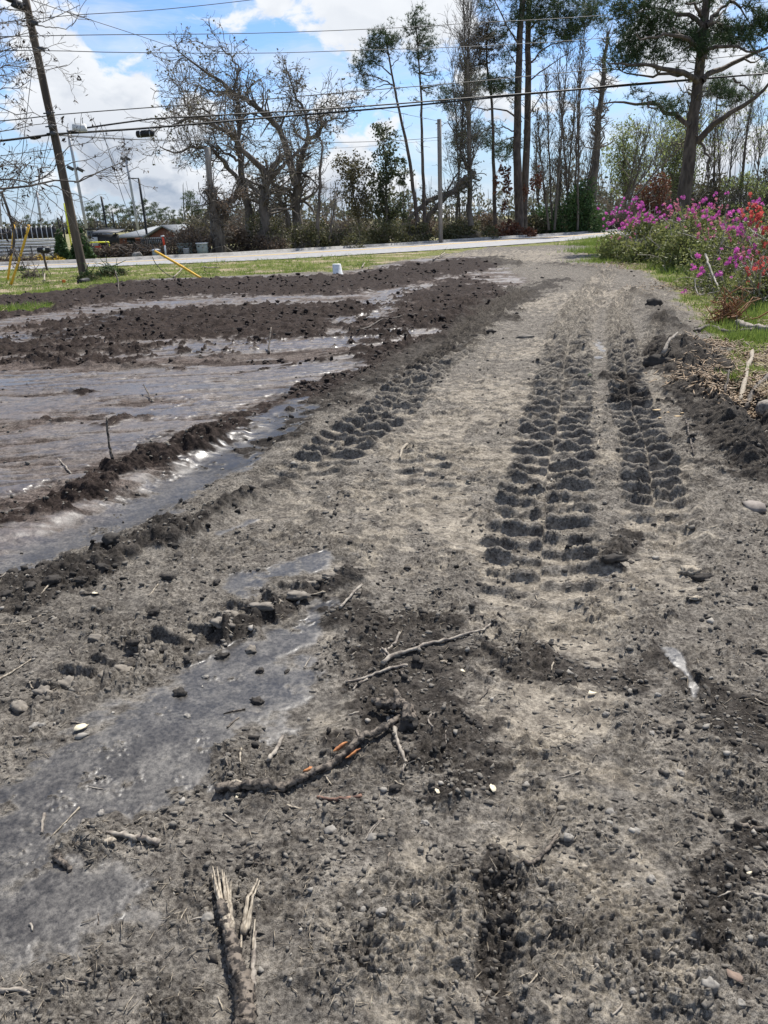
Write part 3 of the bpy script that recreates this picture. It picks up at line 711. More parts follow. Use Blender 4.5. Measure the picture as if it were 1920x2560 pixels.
oak('old oak with its left side torn away, long crooked limbs reaching left over the stump', [
    (Z3([(725, 1500), (720, 1300), (715, 1180), (740, 1060), (780, 960), (845, 850)]), 0.36, 0.16, 0),
    (Z3([(745, 1010), (680, 920), (600, 840), (540, 770), (480, 700), (390, 650), (300, 600), (210, 590), (120, 640), (0, 665)]), 0.20, 0.035, -3),
    (Z3([(760, 1010), (870, 920), (930, 850), (1000, 790)]), 0.16, 0.06, 1), (Z3([(380, 650), (340, 560), (230, 520), (190, 500)]), 0.08, 0.03, -1),
    (Z3([(205, 590), (180, 500), (150, 430), (110, 360), (60, 310)]), 0.06, 0.02, -1)], YO - 3, 1300, 700, 1)
oak('tall leaning oak with a bare arching crown, left of the two big oaks', [
    (Z3([(620, 1420), (600, 1250), (580, 1100), (560, 980), (545, 850), (540, 700), (545, 560), (530, 440), (510, 380), (540, 300), (565, 230)]), 0.30, 0.05, 1),
    (Z3([(545, 1090), (520, 1000), (450, 900), (380, 820), (310, 800), (240, 790), (150, 830), (90, 835), (0, 790)]), 0.16, 0.03, -2),
    (Z3([(560, 900), (470, 840), (400, 800), (340, 780)]), 0.11, 0.04, -1), (Z3([(530, 470), (440, 430), (380, 440), (330, 400), (250, 370), (200, 330)]), 0.08, 0.02, 1),
    (Z3([(540, 290), (530, 220), (480, 160), (430, 110), (390, 78)]), 0.06, 0.02, 0), (Z3([(560, 1000), (640, 1080), (700, 1160), (730, 1250)]), 0.12, 0.16, 0)], YO, 1300, 800, 2)
oak('broad oak with heavy forked trunk and feathery crown, right of the two big oaks', [
    (Z3([(950, 1500), (945, 1300), (940, 1150), (960, 950), (980, 850), (1010, 770), (1090, 710), (1130, 650), (1100, 560)]), 0.42, 0.06, 1),
    (Z3([(935, 1060), (900, 900), (860, 780), (800, 640), (720, 560), (620, 480), (520, 440), (480, 380), (440, 340), (330, 290), (240, 220), (200, 210), (130, 140), (70, 100)]), 0.26, 0.02, -2),
    (Z3([(1010, 770), (1020, 650), (1000, 560), (960, 470), (930, 420), (900, 330), (900, 260)]), 0.13, 0.03, 1), (Z3([(1010, 760), (940, 700), (900, 600)]), 0.10, 0.03, 2),
    (Z3([(1130, 650), (1180, 610), (1260, 600), (1300, 560)]), 0.07, 0.02, 1), (Z3([(1100, 560), (1150, 480), (1230, 500)]), 0.05, 0.02, 1),
    (Z3([(890, 1350), (880, 1280), (830, 1150), (790, 1050), (740, 1000)]), 0.20, 0.10, 0)], YO + 2, 2000, 1700, 3)

# --- vine-wrapped stump with a snapped pole standing in it
YS = 47.0
ls = [limb(Z3(p), YS, a, b, dy, 12, 0.04) for p, a, b, dy in [([(415, 1540), (400, 1400), (390, 1250), (372, 1150), (340, 1120), (308, 1090)], 0.42, 0.12, 0), ([(385, 1215), (440, 1195), (490, 1170), (540, 1130), (582, 1108)], 0.22, 0.12, 1),
                                                            ([(375, 1240), (370, 1150), (365, 1080)], 0.28, 0.20, 0), ([(440, 1400), (435, 1300), (440, 1220), (420, 1190)], 0.05, 0.04, -0.4)]]
P, R = cat(ls)
a, ar = grow(P, R, 130, 1.6, 1.1, 0.1, 0.4, 6, 0.05, 1, 0.2, 0.4); ar = np.clip(ar, 0.012, 0.03)
b, br = grow(a, ar, 500, 0.6, 1.0, 0.0, 0.4, 4, 0.1, 1, 0.7, 0.5); br = np.maximum(br, 0.007)
lv, lf = leaves(sample_on(P, 1500, 0.45) + rng.normal(size=(1500, 3)) * 0.12, 0.09, 0.10)
b0 = P[0, 0].copy(); b0[2] = -0.05
tree('tree_stump', 'broken vine-covered tree stump holding up a snapped grey pole', 'tree stump', b0, [(P, R, 10)], [(a, ar, 4), (b, br, 3)], (lv, lf, M_deadleaf), crown_name='vines')
M_polewood = mat('utility_pole_wood', (0.135, 0.105, 0.078), (0.060, 0.048, 0.038), 0.9, 6.0, 0.6, (1, 1, 0.12), 0.01)
M_greywood = mat('grey_pole_wood', (0.27, 0.25, 0.225), (0.17, 0.155, 0.14), 0.85, 7.0, 0.4, (1, 1, 0.1), 0.01)
top = V(518, 369, YS + 0.3); bot = V(536, 610, YS + 0.3)
mb = MB().tube(polyline([bot, top], 8), 0.17, 10); tag(mb.build('snapped_pole', M_greywood, None, True), 'snapped pale grey utility pole rising out of the vine-covered stump', 'utility pole')

# --- slim snag and small trees between oaks and pines
def snag(label, px, y, r0, r1, name='dead_tree', n=60, m=M_bark, tl=1.2, group=None):
    P, R = limb(px, y, r0, r1, 0.5, 14, 0.03)
    a, ar = grow(P, R, n, tl, 1.1, 0.1, 0.4, 5, 0.3, 1, 0.3, 0.4); ar = np.maximum(ar, 0.012)
    b0 = P[0, 0].copy(); b0[2] = -0.05
    b, br = grow(a, ar, n * 3, tl * 0.4, 1, 0, 0.4, 4, 0.1, 1, 0.7, 0.5); br = np.maximum(br, 0.008)
    return tree(name, label, 'dead tree', b0, [(P, R, 7)], [(a, ar, 4), (b, br, 3)], None, m, group)
snag('slim dark snag standing straight right of the big oaks', Z3([(1095, 1500), (1090, 1330), (1100, 1150), (1105, 980), (1115, 880), (1125, 790)]), 50, 0.13, 0.06)
snag('thin crooked dead sapling with hanging strands right of the dark snag', Z3([(1170, 1450), (1190, 1300), (1210, 1200), (1225, 1075)]), 50, 0.07, 0.03, n=40)
def broadleaf(label, px, y, r, twn, leafn, crown_r, lm, ls=0.10, name='young_tree', group=None, t0=0.35):
    P, R = limb(px, y, r, r * 0.25, 0.5, 14, 0.03)
    a, ar = grow(P, R, twn // 8, crown_r, 0.9, 0.25, 0.3, 6, t0, 1, 0.5, 0.3); ar = np.maximum(ar, 0.012)
    b, br = grow(a, ar, twn // 2, crown_r * 0.45, 0.9, 0.1, 0.3, 4, 0.2, 1, 0.6, 0.4); br = np.maximum(br, 0.008)
    lv, lf = leaves(sample_on(b, leafn, 0.3), ls, crown_r * 0.09)
    b0 = P[0, 0].copy(); b0[2] = -0.05
    return tree(name, label, 'tree', b0, [(P, R, 6)], [(a, ar, 4), (b, br, 3)], (lv, lf, lm), group=group)
broadleaf('young leafy tree with a pointed open crown under the leaning pines', [(968, 640), (968, 540), (965, 450), (960, 355)], 62, 0.12, 420, 3200, 2.1, leafmat('grey_green_leaves', (0.05, 0.068, 0.034), (0.095, 0.11, 0.055), 0.3), 0.15, t0=0.2)
broadleaf('round-topped small tree with brownish leaves left of the pointed young tree', [(905, 640), (895, 540), (880, 470), (878, 405)], 60, 0.10, 360, 2600, 2.2, M_oakleaf, 0.13, t0=0.25)
broadleaf('tiny leaning sapling right of the pointed young tree', [(1006, 640), (1008, 520), (1014, 410)], 60, 0.06, 160, 700, 1.0, leafmat('grey_green_leaves', (0, 0, 0), (0, 0, 0)), 0.12, t0=0.3)

# --- pines: traced trunk and limbs, needles in tufts round the traced clumps
Z4 = lambda p: z5(p, 860, 0, 2.765)
Z5 = lambda p: z5(p, 1320, 0, 2.765)
def pine(label, trunk, y, r0, r1, limbs, clumps, tuftn, seed=0, group=None, mats=M_needle, extra=0, nl=0.26, name='pine_tree', dy=0.5, dead_twigs=40):
    """clumps: (x px, y px, radius px)"""
    T_ = limb(trunk, y, r0, r1, dy, 16, 0.02); P, R = T_
    Ls = [limb(p, y, a, b, d, 10, 0.05) for p, a, b, d in limbs]
    lim = [(P, R, 10)]
    src = P; srcR = R; 
    if Ls:
        LP, LR = cat(Ls); lim.append((LP, LR, 6))
    # each clump hangs on a twig from the nearest limb or trunk point
    C = []; tw = []; twr = []
    allpts = np.concatenate([P.reshape(-1, 3)[4:]] + ([LP.reshape(-1, 3)] if Ls else []))
    allr = np.concatenate([R.ravel()[4:]] + ([LR.ravel()] if Ls else []))
    tot = sum(c[2] ** 2 for c in clumps)
    for cx, cy, cr in clumps:
        m = mpp(y) * cr; c = V(cx, cy, y + rng.normal() * m * 0.9 + dy * 0.5)
        k = np.argmin(((allpts - c) ** 2 * np.array([1, 1, 1.6])).sum(1)); s = allpts[k]
        mid = (s + c) / 2 + rng.normal(size=3) * 0.06 * np.linalg.norm(c - s) - np.array([0, 0, 0.06 * np.linalg.norm(c - s)])
        tw.append(polyline([s, mid, c], 6)); twr.append(np.linspace(min(allr[k] * 0.8, 0.05), 0.018, 6))
        n = max(4, int(tuftn * 0.72 * cr ** 2 / tot)); sub = rng.normal(size=(max(3, n // 9), 3)) * np.array([m, m, m * 0.62]) * 0.62 + c
        q = sub[rng.integers(0, len(sub), n)] + rng.normal(size=(n, 3)) * 0.17 * max(1, y / 55)
        C.append(q)
        for sp in sub: tw.append(polyline([c, (c + sp) / 2 + rng.normal(size=3) * 0.05, sp], 6)); twr.append(np.linspace(0.016, 0.008, 6))
    C = np.concatenate(C); nv, nf = needles(C, nl * (y / 55 if y > 55 else 1), 0.026 * max(1, y / 55), 8, 1.0, 0.5)
    tws = [(np.array(tw), np.array(twr), 4)]
    if dead_twigs:
        a, ar = grow(np.concatenate([P]), R, dead_twigs, 1.3, 1.3, 0.05, 0.35, 5, 0.35, 1, 0.2, 0.4); tws.append((a, np.clip(ar, 0.01, 0.03), 3))
    b0 = P[0, 0].copy(); b0[2] = -0.05
    return tree(name, label, 'pine tree', b0, lim, tws, (nv, nf, mats), M_pinebark, group)
def scat(x0, x1, y0, y1, n, r0, r1, shape='box'):
    out = []
    for i in range(n):
        while True:
            x = random.uniform(x0, x1); yy = random.uniform(y0, y1)
            if shape == 'box' or ((x - (x0 + x1) / 2) / (x1 - x0) * 2) ** 2 + ((yy - (y0 + y1) / 2) / (y1 - y0) * 2) ** 2 < 1: break
        out.append((x, yy, random.uniform(r0, r1)))
    return out
def zc(cl, ox, oy, s): return [(ox + a / s, oy + b / s, r / s) for a, b, r in cl]
pine('tall slender pine leaning left with its lopsided dark crown all on one side', Z4([(512, 1560), (500, 1450), (450, 1100), (400, 850), (340, 570), (310, 400), (290, 280), (285, 210)]), 58, 0.15, 0.04,
     [(Z4([(345, 590), (270, 550), (180, 520), (110, 510)]), 0.05, 0.02, -0.5), (Z4([(330, 520), (240, 450), (170, 430)]), 0.05, 0.02, 0.5), (Z4([(345, 590), (280, 590), (200, 610), (160, 640)]), 0.04, 0.01, -1),
      (Z4([(350, 600), (290, 640), (240, 700)]), 0.03, 0.01, 0.4), (Z4([(318, 470), (370, 420), (410, 360)]), 0.035, 0.01, 0.5), (Z4([(305, 380), (250, 320), (210, 280)]), 0.04, 0.015, 0)],
     zc([(280, 230, 50), (230, 270, 50), (330, 280, 40), (200, 330, 40), (250, 330, 45), (300, 320, 35), (150, 375, 30), (190, 420, 45), (210, 390, 30), (110, 490, 50), (130, 540, 30), (90, 460, 25), (150, 600, 20), (170, 520, 22), (375, 270, 20), (365, 360, 14), (370, 610, 14), (240, 440, 20), (245, 690, 14), (260, 560, 14), (160, 640, 14)], 860, 0, 2.765), 1500, nl=0.24, dead_twigs=25)
pine('tall thin pine with a ragged open crown right of the leaning one', Z4([(557, 1560), (552, 1400), (545, 1200), (535, 800), (530, 600), (515, 400), (505, 250), (490, 90)]), 59, 0.14, 0.03, [],
     zc([(500, 100, 35), (460, 130, 25), (540, 150, 30), (500, 180, 40), (430, 200, 22), (590, 200, 30), (560, 240, 30), (450, 240, 20), (600, 280, 30), (520, 280, 30), (450, 340, 32), (570, 340, 40), (620, 350, 20), (540, 380, 30), (480, 390, 25),
         (590, 410, 30), (470, 470, 26), (560, 470, 22), (620, 520, 24), (590, 600, 20), (640, 490, 14), (500, 500, 16), (480, 685, 14), (600, 640, 16), (550, 580, 14), (650, 590, 14)], 860, 0, 2.765), 1300, nl=0.22, dead_twigs=30)
pine('massive dark pine of the close pair, left trunk forking high up', Z4([(1212, 1600), (1210, 1450), (1198, 1200), (1195, 1050), (1205, 620), (1215, 300), (1235, 0), (1245, -160)]), 66, 0.37, 0.20,
     [(Z4([(1200, 830), (1150, 780), (1060, 755), (950, 755), (880, 740), (800, 730)]), 0.07, 0.02, -1), (Z4([(1195, 930), (1150, 895), (1090, 880), (1000, 900)]), 0.06, 0.02, -1), (Z4([(1212, 600), (1160, 560), (1120, 540), (1000, 540)]), 0.06, 0.02, -1),
      (Z4([(1220, 330), (1150, 220), (1060, 40), (1000, -60)]), 0.07, 0.03, -2), (Z4([(1215, 470), (1160, 400), (1100, 300)]), 0.05, 0.02, -1)],
     zc([(960, 20, 45), (1020, 60, 30), (1090, 250, 45), (1060, 180, 35), (1150, 340, 50), (1120, 440, 30), (1180, 150, 45), (1240, 80, 60), (1190, 60, 40), (950, 560, 60), (1010, 600, 70), (1060, 560, 55), (1100, 600, 40), (890, 470, 40), (800, 640, 50), (740, 720, 50), (700, 640, 45), (880, 640, 35),
         (670, 700, 35), (820, 700, 35), (780, 930, 45), (840, 980, 45), (900, 930, 45), (990, 900, 60), (1050, 1000, 50), (960, 980, 40), (1130, 1010, 55), (1180, 1000, 40), (1080, 1080, 40), (740, 980, 30), (1180, 600, 30), (1140, 700, 20), (1250, 0, 60), (1130, -60, 60), (1000, -50, 50)], 860, 0, 2.765), 4200, nl=0.28)
pine('massive greyish pine of the close pair, right trunk standing very straight', Z4([(1240, 1600), (1243, 1450), (1262, 1050), (1268, 800), (1275, 500), (1270, 300), (1280, 0), (1290, -160)]), 68, 0.33, 0.19,
     [(Z4([(1280, 440), (1350, 370), (1440, 310), (1560, 290), (1659, 280)]), 0.07, 0.02, -1), (Z4([(1280, 560), (1380, 480), (1500, 400), (1620, 320)]), 0.06, 0.02, 1), (Z4([(1280, 330), (1360, 250), (1450, 230), (1560, 190)]), 0.06, 0.02, 1),
      (Z4([(1265, 830), (1310, 740), (1400, 600), (1520, 460), (1600, 380)]), 0.05, 0.015, 1.5), (Z4([(1280, 200), (1360, 120), (1460, 40), (1540, -20)]), 0.07, 0.02, 1)],
     zc([(1320, 150, 55), (1380, 110, 45), (1350, 220, 50), (1420, 60, 50), (1480, 30, 50), (1330, 40, 50), (1290, 100, 35), (1440, 190, 55), (1500, 230, 55), (1550, 170, 55), (1540, 110, 40), (1600, 80, 40), (1580, 240, 45), (1520, 270, 40), (1620, 190, 40), (1370, 330, 45), (1330, 300, 30), (1640, 30, 45), (1480, 120, 45),
         (1700, 60, 60), (1740, 130, 50), (1760, 20, 60), (1700, 160, 35), (1400, -50, 60), (1560, -40, 60), (1780, 200, 25)], 860, 0, 2.765), 3600, nl=0.28, mats=M_needle)
pine('mid-height pine with brown-tinged crown behind the fallen trunk', Z4([(1045, 1560), (1042, 1400), (1035, 1100), (1020, 700), (995, 500), (985, 400), (985, 250), (1000, 140)]), 66, 0.17, 0.05, [],
     zc([(1010, 150, 30), (960, 200, 45), (1000, 250, 45), (940, 270, 35), (920, 330, 40), (1020, 330, 40), (820, 310, 30), (800, 440, 30), (1060, 330, 25), (920, 400, 40), (960, 450, 30), (860, 460, 30), (1040, 400, 22)], 860, 0, 2.765), 1500, nl=0.24, mats=M_brownneedle)

# big pine on this side, right
YP = 36.0
bp = [([(1165, 985), (1260, 890), (1400, 790), (1550, 680), (1659, 600), (1760, 500)], 0.15, 0.04, -2), ([(1200, 560), (1235, 520), (1300, 490), (1450, 420), (1659, 330), (1780, 260)], 0.13, 0.04, 2), ([(1165, 560), (1130, 540), (1000, 485), (850, 455), (700, 440), (560, 440)], 0.13, 0.025, -2),
      ([(1130, 535), (1040, 510), (900, 522), (760, 515), (650, 508)], 0.08, 0.02, 1), ([(1125, 870), (1080, 820), (1000, 800), (930, 760), (850, 720), (760, 710), (640, 700), (520, 712)], 0.12, 0.025, 2), ([(1180, 340), (1080, 260), (950, 240), (830, 265), (740, 230)], 0.10, 0.02, -2),
      ([(1205, 180), (1120, 120), (1000, 90), (900, 50), (790, 40), (690, 0)], 0.10, 0.02, 1), ([(1200, 110), (1150, 50), (1090, 10)], 0.08, 0.03, -1), ([(1235, 170), (1300, 90), (1370, 20), (1420, -40)], 0.10, 0.03, 1), ([(1215, 370), (1260, 335), (1350, 318), (1500, 345), (1659, 400)], 0.09, 0.02, -1),
      ([(1175, 985), (1215, 1020), (1238, 1080), (1235, 1150), (1240, 1230)], 0.07, 0.03, -1), ([(830, 740), (850, 660), (855, 610)], 0.04, 0.01, 0), ([(1170, 500), (1200, 420), (1250, 390)], 0.06, 0.03, -1), ([(1400, 12), (1500, 40), (1600, 50)], 0.06, 0.02, 1), ([(1240, 190), (1340, 100), (1380, 30)], 0.05, 0.02, 2), ([(1420, 540), (1500, 600), (1560, 650), (1600, 640)], 0.05, 0.02, 0)]
cl = ([(640, 60, 50), (700, 100, 55), (690, 20, 40), (780, 160, 50), (800, 110, 40), (740, 200, 55), (920, 130, 60), (970, 160, 50), (890, 220, 60), (830, 240, 45), (660, 200, 40), (700, 290, 60), (780, 330, 60), (640, 340, 40), (720, 370, 55), (860, 350, 50), (900, 390, 45), (950, 400, 40), (680, 420, 50), (740, 440, 45),
       (1060, 200, 50), (1100, 240, 55), (1040, 280, 45), (1150, 270, 55), (1180, 310, 50), (1000, 230, 40), (1250, 220, 55), (1320, 200, 60), (1400, 220, 60), (1470, 190, 55), (1540, 170, 50), (1600, 150, 50), (1350, 270, 50), (1260, 290, 55), (1450, 270, 50), (1520, 260, 45), (1230, 330, 45), (1620, 210, 45), (1400, 310, 35),
       (930, 740, 50), (990, 720, 40), (1040, 780, 35), (880, 700, 35), (790, 690, 28), (740, 630, 28), (1060, 350, 20), (1040, 460, 22), (560, 130, 16), (1659, 120, 50), (1700, 180, 60), (1640, 380, 25), (1600, 330, 25), (600, 480, 30), (600, 30, 30), (850, 60, 40), (860, -30, 60), (1000, -40, 60), (1300, -40, 60), (1550, -20, 60), (1120, 30, 40), (590, 400, 25), (560, 300, 20)])
pine('big nearest pine on the right bank with wide crooked limbs, behind the azaleas', Z5([(1060, 1560), (1072, 1390), (1105, 1150), (1130, 930), (1150, 750), (1172, 570), (1195, 380), (1212, 170), (1235, 0), (1250, -140)]), YP, 0.33, 0.15,
     [(Z5(p), a, b, d) for p, a, b, d in bp], zc(cl, 1320, 0, 2.765), 5200, nl=0.25, dead_twigs=60)
pine('round-crowned distant pine just right of the big pine trunk', Z5([(1285, 1300), (1290, 1000), (1300, 800), (1310, 580)]), 90, 0.14, 0.05, [], zc([(1310, 575, 55), (1260, 610, 45), (1370, 600, 50), (1230, 660, 30), (1400, 650, 45), (1450, 660, 40), (1420, 700, 30), (1470, 690, 20), (1330, 640, 40)], 1320, 0, 2.765), 800, nl=0.35, mats=M_needle)

# broken-topped snag and thin stand between the pines
snag('tall broken-topped dead pine trunk between the two groups of pines', Z5([(445, 1400), (450, 1250), (470, 1080), (490, 800), (512, 600), (525, 420), (545, 320), (555, 215)]), 73, 0.38, 0.12, n=110, tl=2.2)
bx = [(1372, 575, 1345, 300), (1380, 575, 1362, 170), (1398, 575, 1405, 250), (1414, 575, 1450, 170), (1444, 575, 1460, 60), (1455, 575, 1500, 300), (1434, 575, 1452, 110), (1352, 560, 1340, 330), (1386, 575, 1422, 60), (1426, 575, 1392, 140)]
def bare(label, x0, y0, x1, y1, y, r, n, tl, name='bare_tree', group='thin leafless trees standing among the pines', leafn=0, lm=M_oakleaf):
    mid = ((x0 + x1) / 2 + random.uniform(-5, 5), (y0 + y1) / 2)
    P, R = limb([(x0, y0), mid, (x1, y1)], y, r, r * 0.2, random.uniform(-1, 1), 14, 0.03)
    ks = max(1, y / 55); tl = tl * ks; a, ar = grow(P, R, n // 9, tl, 0.55, 0.35, 0.16, 7, 0.2, 1, 0.55, 0.3); ar = np.maximum(ar, 0.013 * ks)
    b, br = grow(a, ar, n // 3, tl * 0.5, 0.6, 0.2, 0.2, 5, 0.2, 1, 0.6, 0.4); br = np.maximum(br, 0.010 * ks)
    c, cr = grow(b, br, n, tl * 0.3, 0.7, 0.1, 0.25, 4, 0.2, 1, 0.7, 0.5); cr = np.maximum(cr, 0.0075 * ks)
    b0 = P[0, 0].copy(); b0[2] = -0.05; crown = None
    if leafn: lv, lf = leaves(sample_on(c, leafn, 0.2), 0.10 * ks, 0.08); crown = (lv, lf, lm)
    return tree(name, label, 'tree', b0, [(P, R, 6)], [(a, ar, 4), (b, br, 3), (c, cr, 3)], crown, group=group)
for i, (x0, y0, x1, y1) in enumerate(bx):
    bare(rank([b_[2] for b_ in bx], i) + ' of the thin bare trees clumped right of the dark pines', x0, y0, x1, y1, 69 + i % 4 * 1.5, 0.11, 330, 1.7, group='thin leafless trees in the clump between the pines', leafn=260 if i in (0, 2, 3) else 0, lm=M_bramble)
_t4 = [1168, 1128, 1185, 1160]
for x0, y0, x1, y1, r, n in [(1172, 560, 1168, 20, 0.12, 420), (1150, 560, 1128, 150, 0.08, 240), (1140, 560, 1185, -60, 0.10, 380), (1178, 560, 1160, -40, 0.10, 340)]:
    bare(rank(_t4, _t4.index(x1)) + ' of the tall leafless fine-twigged trees, by its top', x0, y0, x1, y1, 63, r, n, 2.8, group='tall leafless trees left of the dark pine pair')
for x0, y0, x1, y1 in [(1570, 500, 1602, 330), (1560, 500, 1640, 400), (1575, 500, 1630, 290), (1590, 490, 1700, 370)]:
    bare(rank([1602, 1640, 1630, 1700], [1602, 1640, 1630, 1700].index(x1)) + ' of the slanting bare stems before the lime trees', x0, y0, x1, y1, 76, 0.11, 200, 1.6, group='slanting bare stems left of the big pine', leafn=120, lm=M_lime)
for x0, y0, x1, y1 in [(1700, 480, 1720, 250), (1728, 480, 1752, 260), (1800, 480, 1790, 290), (1822, 470, 1838, 280), (1850, 470, 1880, 240), (1893, 470, 1905, 300), (1770, 480, 1775, 350), (1935, 470, 1950, 200), (1660, 480, 1655, 330)]:
    bare(rank([1720, 1752, 1790, 1838, 1880, 1905, 1775, 1950, 1655], [1720, 1752, 1790, 1838, 1880, 1905, 1775, 1950, 1655].index(x1)) + ' of the thin bare trunks behind the azaleas', x0, y0, x1, y1, random.uniform(82, 95), 0.10, 240, 2.2, group='leafless trunks in the woods behind the azaleas', leafn=160, lm=M_lime)
broadleaf('bright lime green spring tree with a rounded top, farther left behind the bank', [(1565, 560), (1562, 450), (1556, 350)], 84, 0.15, 900, 2700, 3.6, M_lime, 0.17, t0=0.25)
broadleaf('bright lime green spring tree directly behind the big pine trunk', [(1690, 560), (1692, 440), (1695, 335)], 84, 0.15, 1000, 3000, 4.0, M_lime, 0.17, t0=0.25)
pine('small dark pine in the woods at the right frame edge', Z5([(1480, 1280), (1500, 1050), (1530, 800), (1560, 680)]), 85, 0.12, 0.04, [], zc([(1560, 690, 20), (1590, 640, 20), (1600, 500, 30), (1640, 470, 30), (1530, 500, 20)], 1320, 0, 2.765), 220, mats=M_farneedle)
# fallen trunk
YF = 61.0
ls = [limb(Z4(p), YF, a, b, dy, 12, 0.04) for p, a, b, dy in [([(425, 1530), (480, 1480), (560, 1410), (650, 1365), (740, 1330), (830, 1280), (890, 1190)], 0.14, 0.22, 1), ([(555, 1560), (600, 1480), (660, 1410), (760, 1320), (850, 1210)], 0.18, 0.16, -1), ([(700, 1370), (740, 1270), (800, 1150), (760, 1080)], 0.08, 0.03, 0),
                                                            ([(880, 1560), (870, 1450), (868, 1200), (865, 1050), (855, 700), (850, 400)], 0.22, 0.06, 0), ([(860, 1180), (800, 1050), (760, 930), (720, 840)], 0.10, 0.03, 1)]]
P, R = cat(ls); a, ar = grow(P, R, 150, 1.5, 1.0, -0.1, 0.4, 6, 0.2, 1, 0.35, 0.4); ar = np.clip(ar, 0.014, 0.05)
b, br = grow(a, ar, 700, 0.7, 1.0, -0.05, 0.4, 4, 0.2, 1, 0.6, 0.5); br = np.maximum(br, 0.009)
lv, lf = leaves(sample_on(b, 1500), 0.09, 0.1); b0 = P[0, 0].copy(); b0[2] = -0.05
tree('fallen_tree', 'fallen storm-broken tree leaning across its standing twin behind the road pole', 'fallen tree', b0, [(P, R, 8)], [(a, ar, 4), (b, br, 3)], (lv, lf, M_bramble))
# hanging brown leaf clusters near the pine bases
for i in range(9):
    x, yy = [(1253, 425), (1270, 430), (1265, 465), (1272, 470), (1240, 460), (1333, 458), (1345, 452), (1262, 515), (1315, 480)][i]
    c = V(x, yy, 64 + i * 0.1); q = c + rng.normal(size=(60, 3)) * np.array([0.13, 0.13, 0.28]); lv, lf = leaves(q, 0.17, 0.02)
    t = MB().tube([c + np.array([0, 0, 0.9]), c + np.array([0.05, 0, 0.4]), c], 0.012, 4); tv = np.vstack(t.v)
    o = thing('leaf_cluster', 'clump of dead rust-brown leaves hanging near the pine bases', 'leaf cluster', tuple(c), group='dead brown leaf clumps hanging near the dark pines')
    obj('leaves', mesh_np('leaves', lv - c, [lf], M_redleaf), o); obj('stem', mesh_np('stem', tv - c, [np.vstack(t.q), np.vstack(t.t)], M_twig), o)

# ---------------------------------------------------------------- undergrowth, bushes
def bush(name, label, px0, px1, pytop, pybase, y, lm, n, ls=0.09, depth=1.6, cat='bush', group=None, stems=120, stem_m=M_twig, lumps=9, seed=1, flat=1.0, zb=-0.05):
    """leaf mass over many lumps, with stems inside"""
    a = V(px0, pybase, y); b = V(px1, pybase, y); h = V((px0 + px1) / 2, pytop, y)[2]; w = (b[0] - a[0]) / 2; cx = (a[0] + b[0]) / 2
    base = np.array([cx, y, zb]); h = max(h - zb, 0.2)
    C = []; sc = []; n = int(n * .8); stems = int(stems * .75)
    for i in range(lumps):
        u = rng.uniform(-0.8, 0.8); r = rng.uniform(0.28, 0.5) * min(w, h * 0.8); hh = h * rng.uniform(0.3, 1.0) * (1 - 0.45 * abs(u) ** 2.2 * flat)
        sc.append((cx + u * w, y + rng.uniform(-0.5, 0.5) * depth, zb + max(hh - r * 0.8, r * 0.3), r))
    tot = sum(s[3] ** 2 for s in sc)
    for s in sc:
        k = int(n * s[3] ** 2 / tot); d = rng.normal(size=(k, 3)); d /= np.linalg.norm(d, axis=1, keepdims=True); d *= rng.uniform(0.35, 1.15, (k, 1)) ** 0.6 * s[3]
        q = np.array(s[:3]) + d * np.array([1.15, 1.0, 1.0]); C.append(q)
        C.append(np.c_[q[: k // 3, :2] + rng.normal(size=(k // 3, 2)) * 0.15, zb + rng.uniform(0, 1, k // 3) * np.maximum(q[: k // 3, 2] - zb, 0.1)])
    C = np.concatenate(C); C[:, 2] = np.maximum(C[:, 2], zb + 0.02); ks = max(1, y / 50); lv, lf = leaves(C, ls * ks, 0.02)
    S = np.array([[cx + rng.uniform(-.8, .8) * w, y + rng.uniform(-.4, .4) * depth, zb] for _ in range(stems)])
    E = C[rng.integers(0, len(C), stems)]; E = E + rng.normal(size=E.shape) * 0.15 + np.array([0, 0, 0.15])
    P = np.stack([S, S * 0.6 + E * 0.4 + rng.normal(size=S.shape) * 0.1, S * 0.25 + E * 0.75 + rng.normal(size=S.shape) * 0.1, E], 1); R = np.ones((stems, 4)) * np.array([0.016, 0.013, 0.010, 0.006]) * ks
    t2, r2 = grow(P, R, stems * 2, h * 0.3, 0.8, 0.1, 0.3, 4, 0.4, 1, 0.6, 0.5); r2 = np.maximum(r2, 0.005 * ks)
    o = thing(name, label, cat, tuple(base), group=group)
    obj('leaves', mesh_np('leaves', lv - base, [lf], lm), o)
    v, f = join([tubes(P, R, 4), tubes(t2, r2, 3)]); obj('stems', mesh_np('stems', v - base, f, stem_m), o)
    return o
ug = [(430, 560, 545, 640, 46.5, M_deadleaf, 2600, 'dark brown vine-smothered thicket left of the broken stump'), (545, 640, 560, 640, 50, M_deadleaf, 1800, 'low brown bramble at the foot of the vine-covered stump'),
      (620, 730, 520, 636, 51, M_bramble, 2400, 'olive bramble thicket at the feet of the two big oaks'), (715, 830, 530, 632, 51, M_bramble, 2600, 'olive thicket just right of the broad oak trunk'), (800, 930, 540, 626, 51, M_bramble, 2600, 'yellowish olive thicket below the round-topped small tree'),
      (900, 1010, 545, 618, 54, M_bramble, 2600, 'olive thicket below the pointed young tree'), (985, 1090, 555, 612, 57, M_bramble, 2200, 'brown-olive thicket just left of the grey road pole'), (1095, 1250, 535, 604, 61, M_bramble, 3200, 'green-olive mound of undergrowth just right of the grey road pole'),
      (1225, 1350, 545, 597, 64, M_redleaf, 2000, 'rust-brown leafy scrub at the feet of the dark pine pair'), (640, 720, 575, 636, 49, M_deadleaf, 1500, 'dead brown scrub by the road below the leaning oak')]
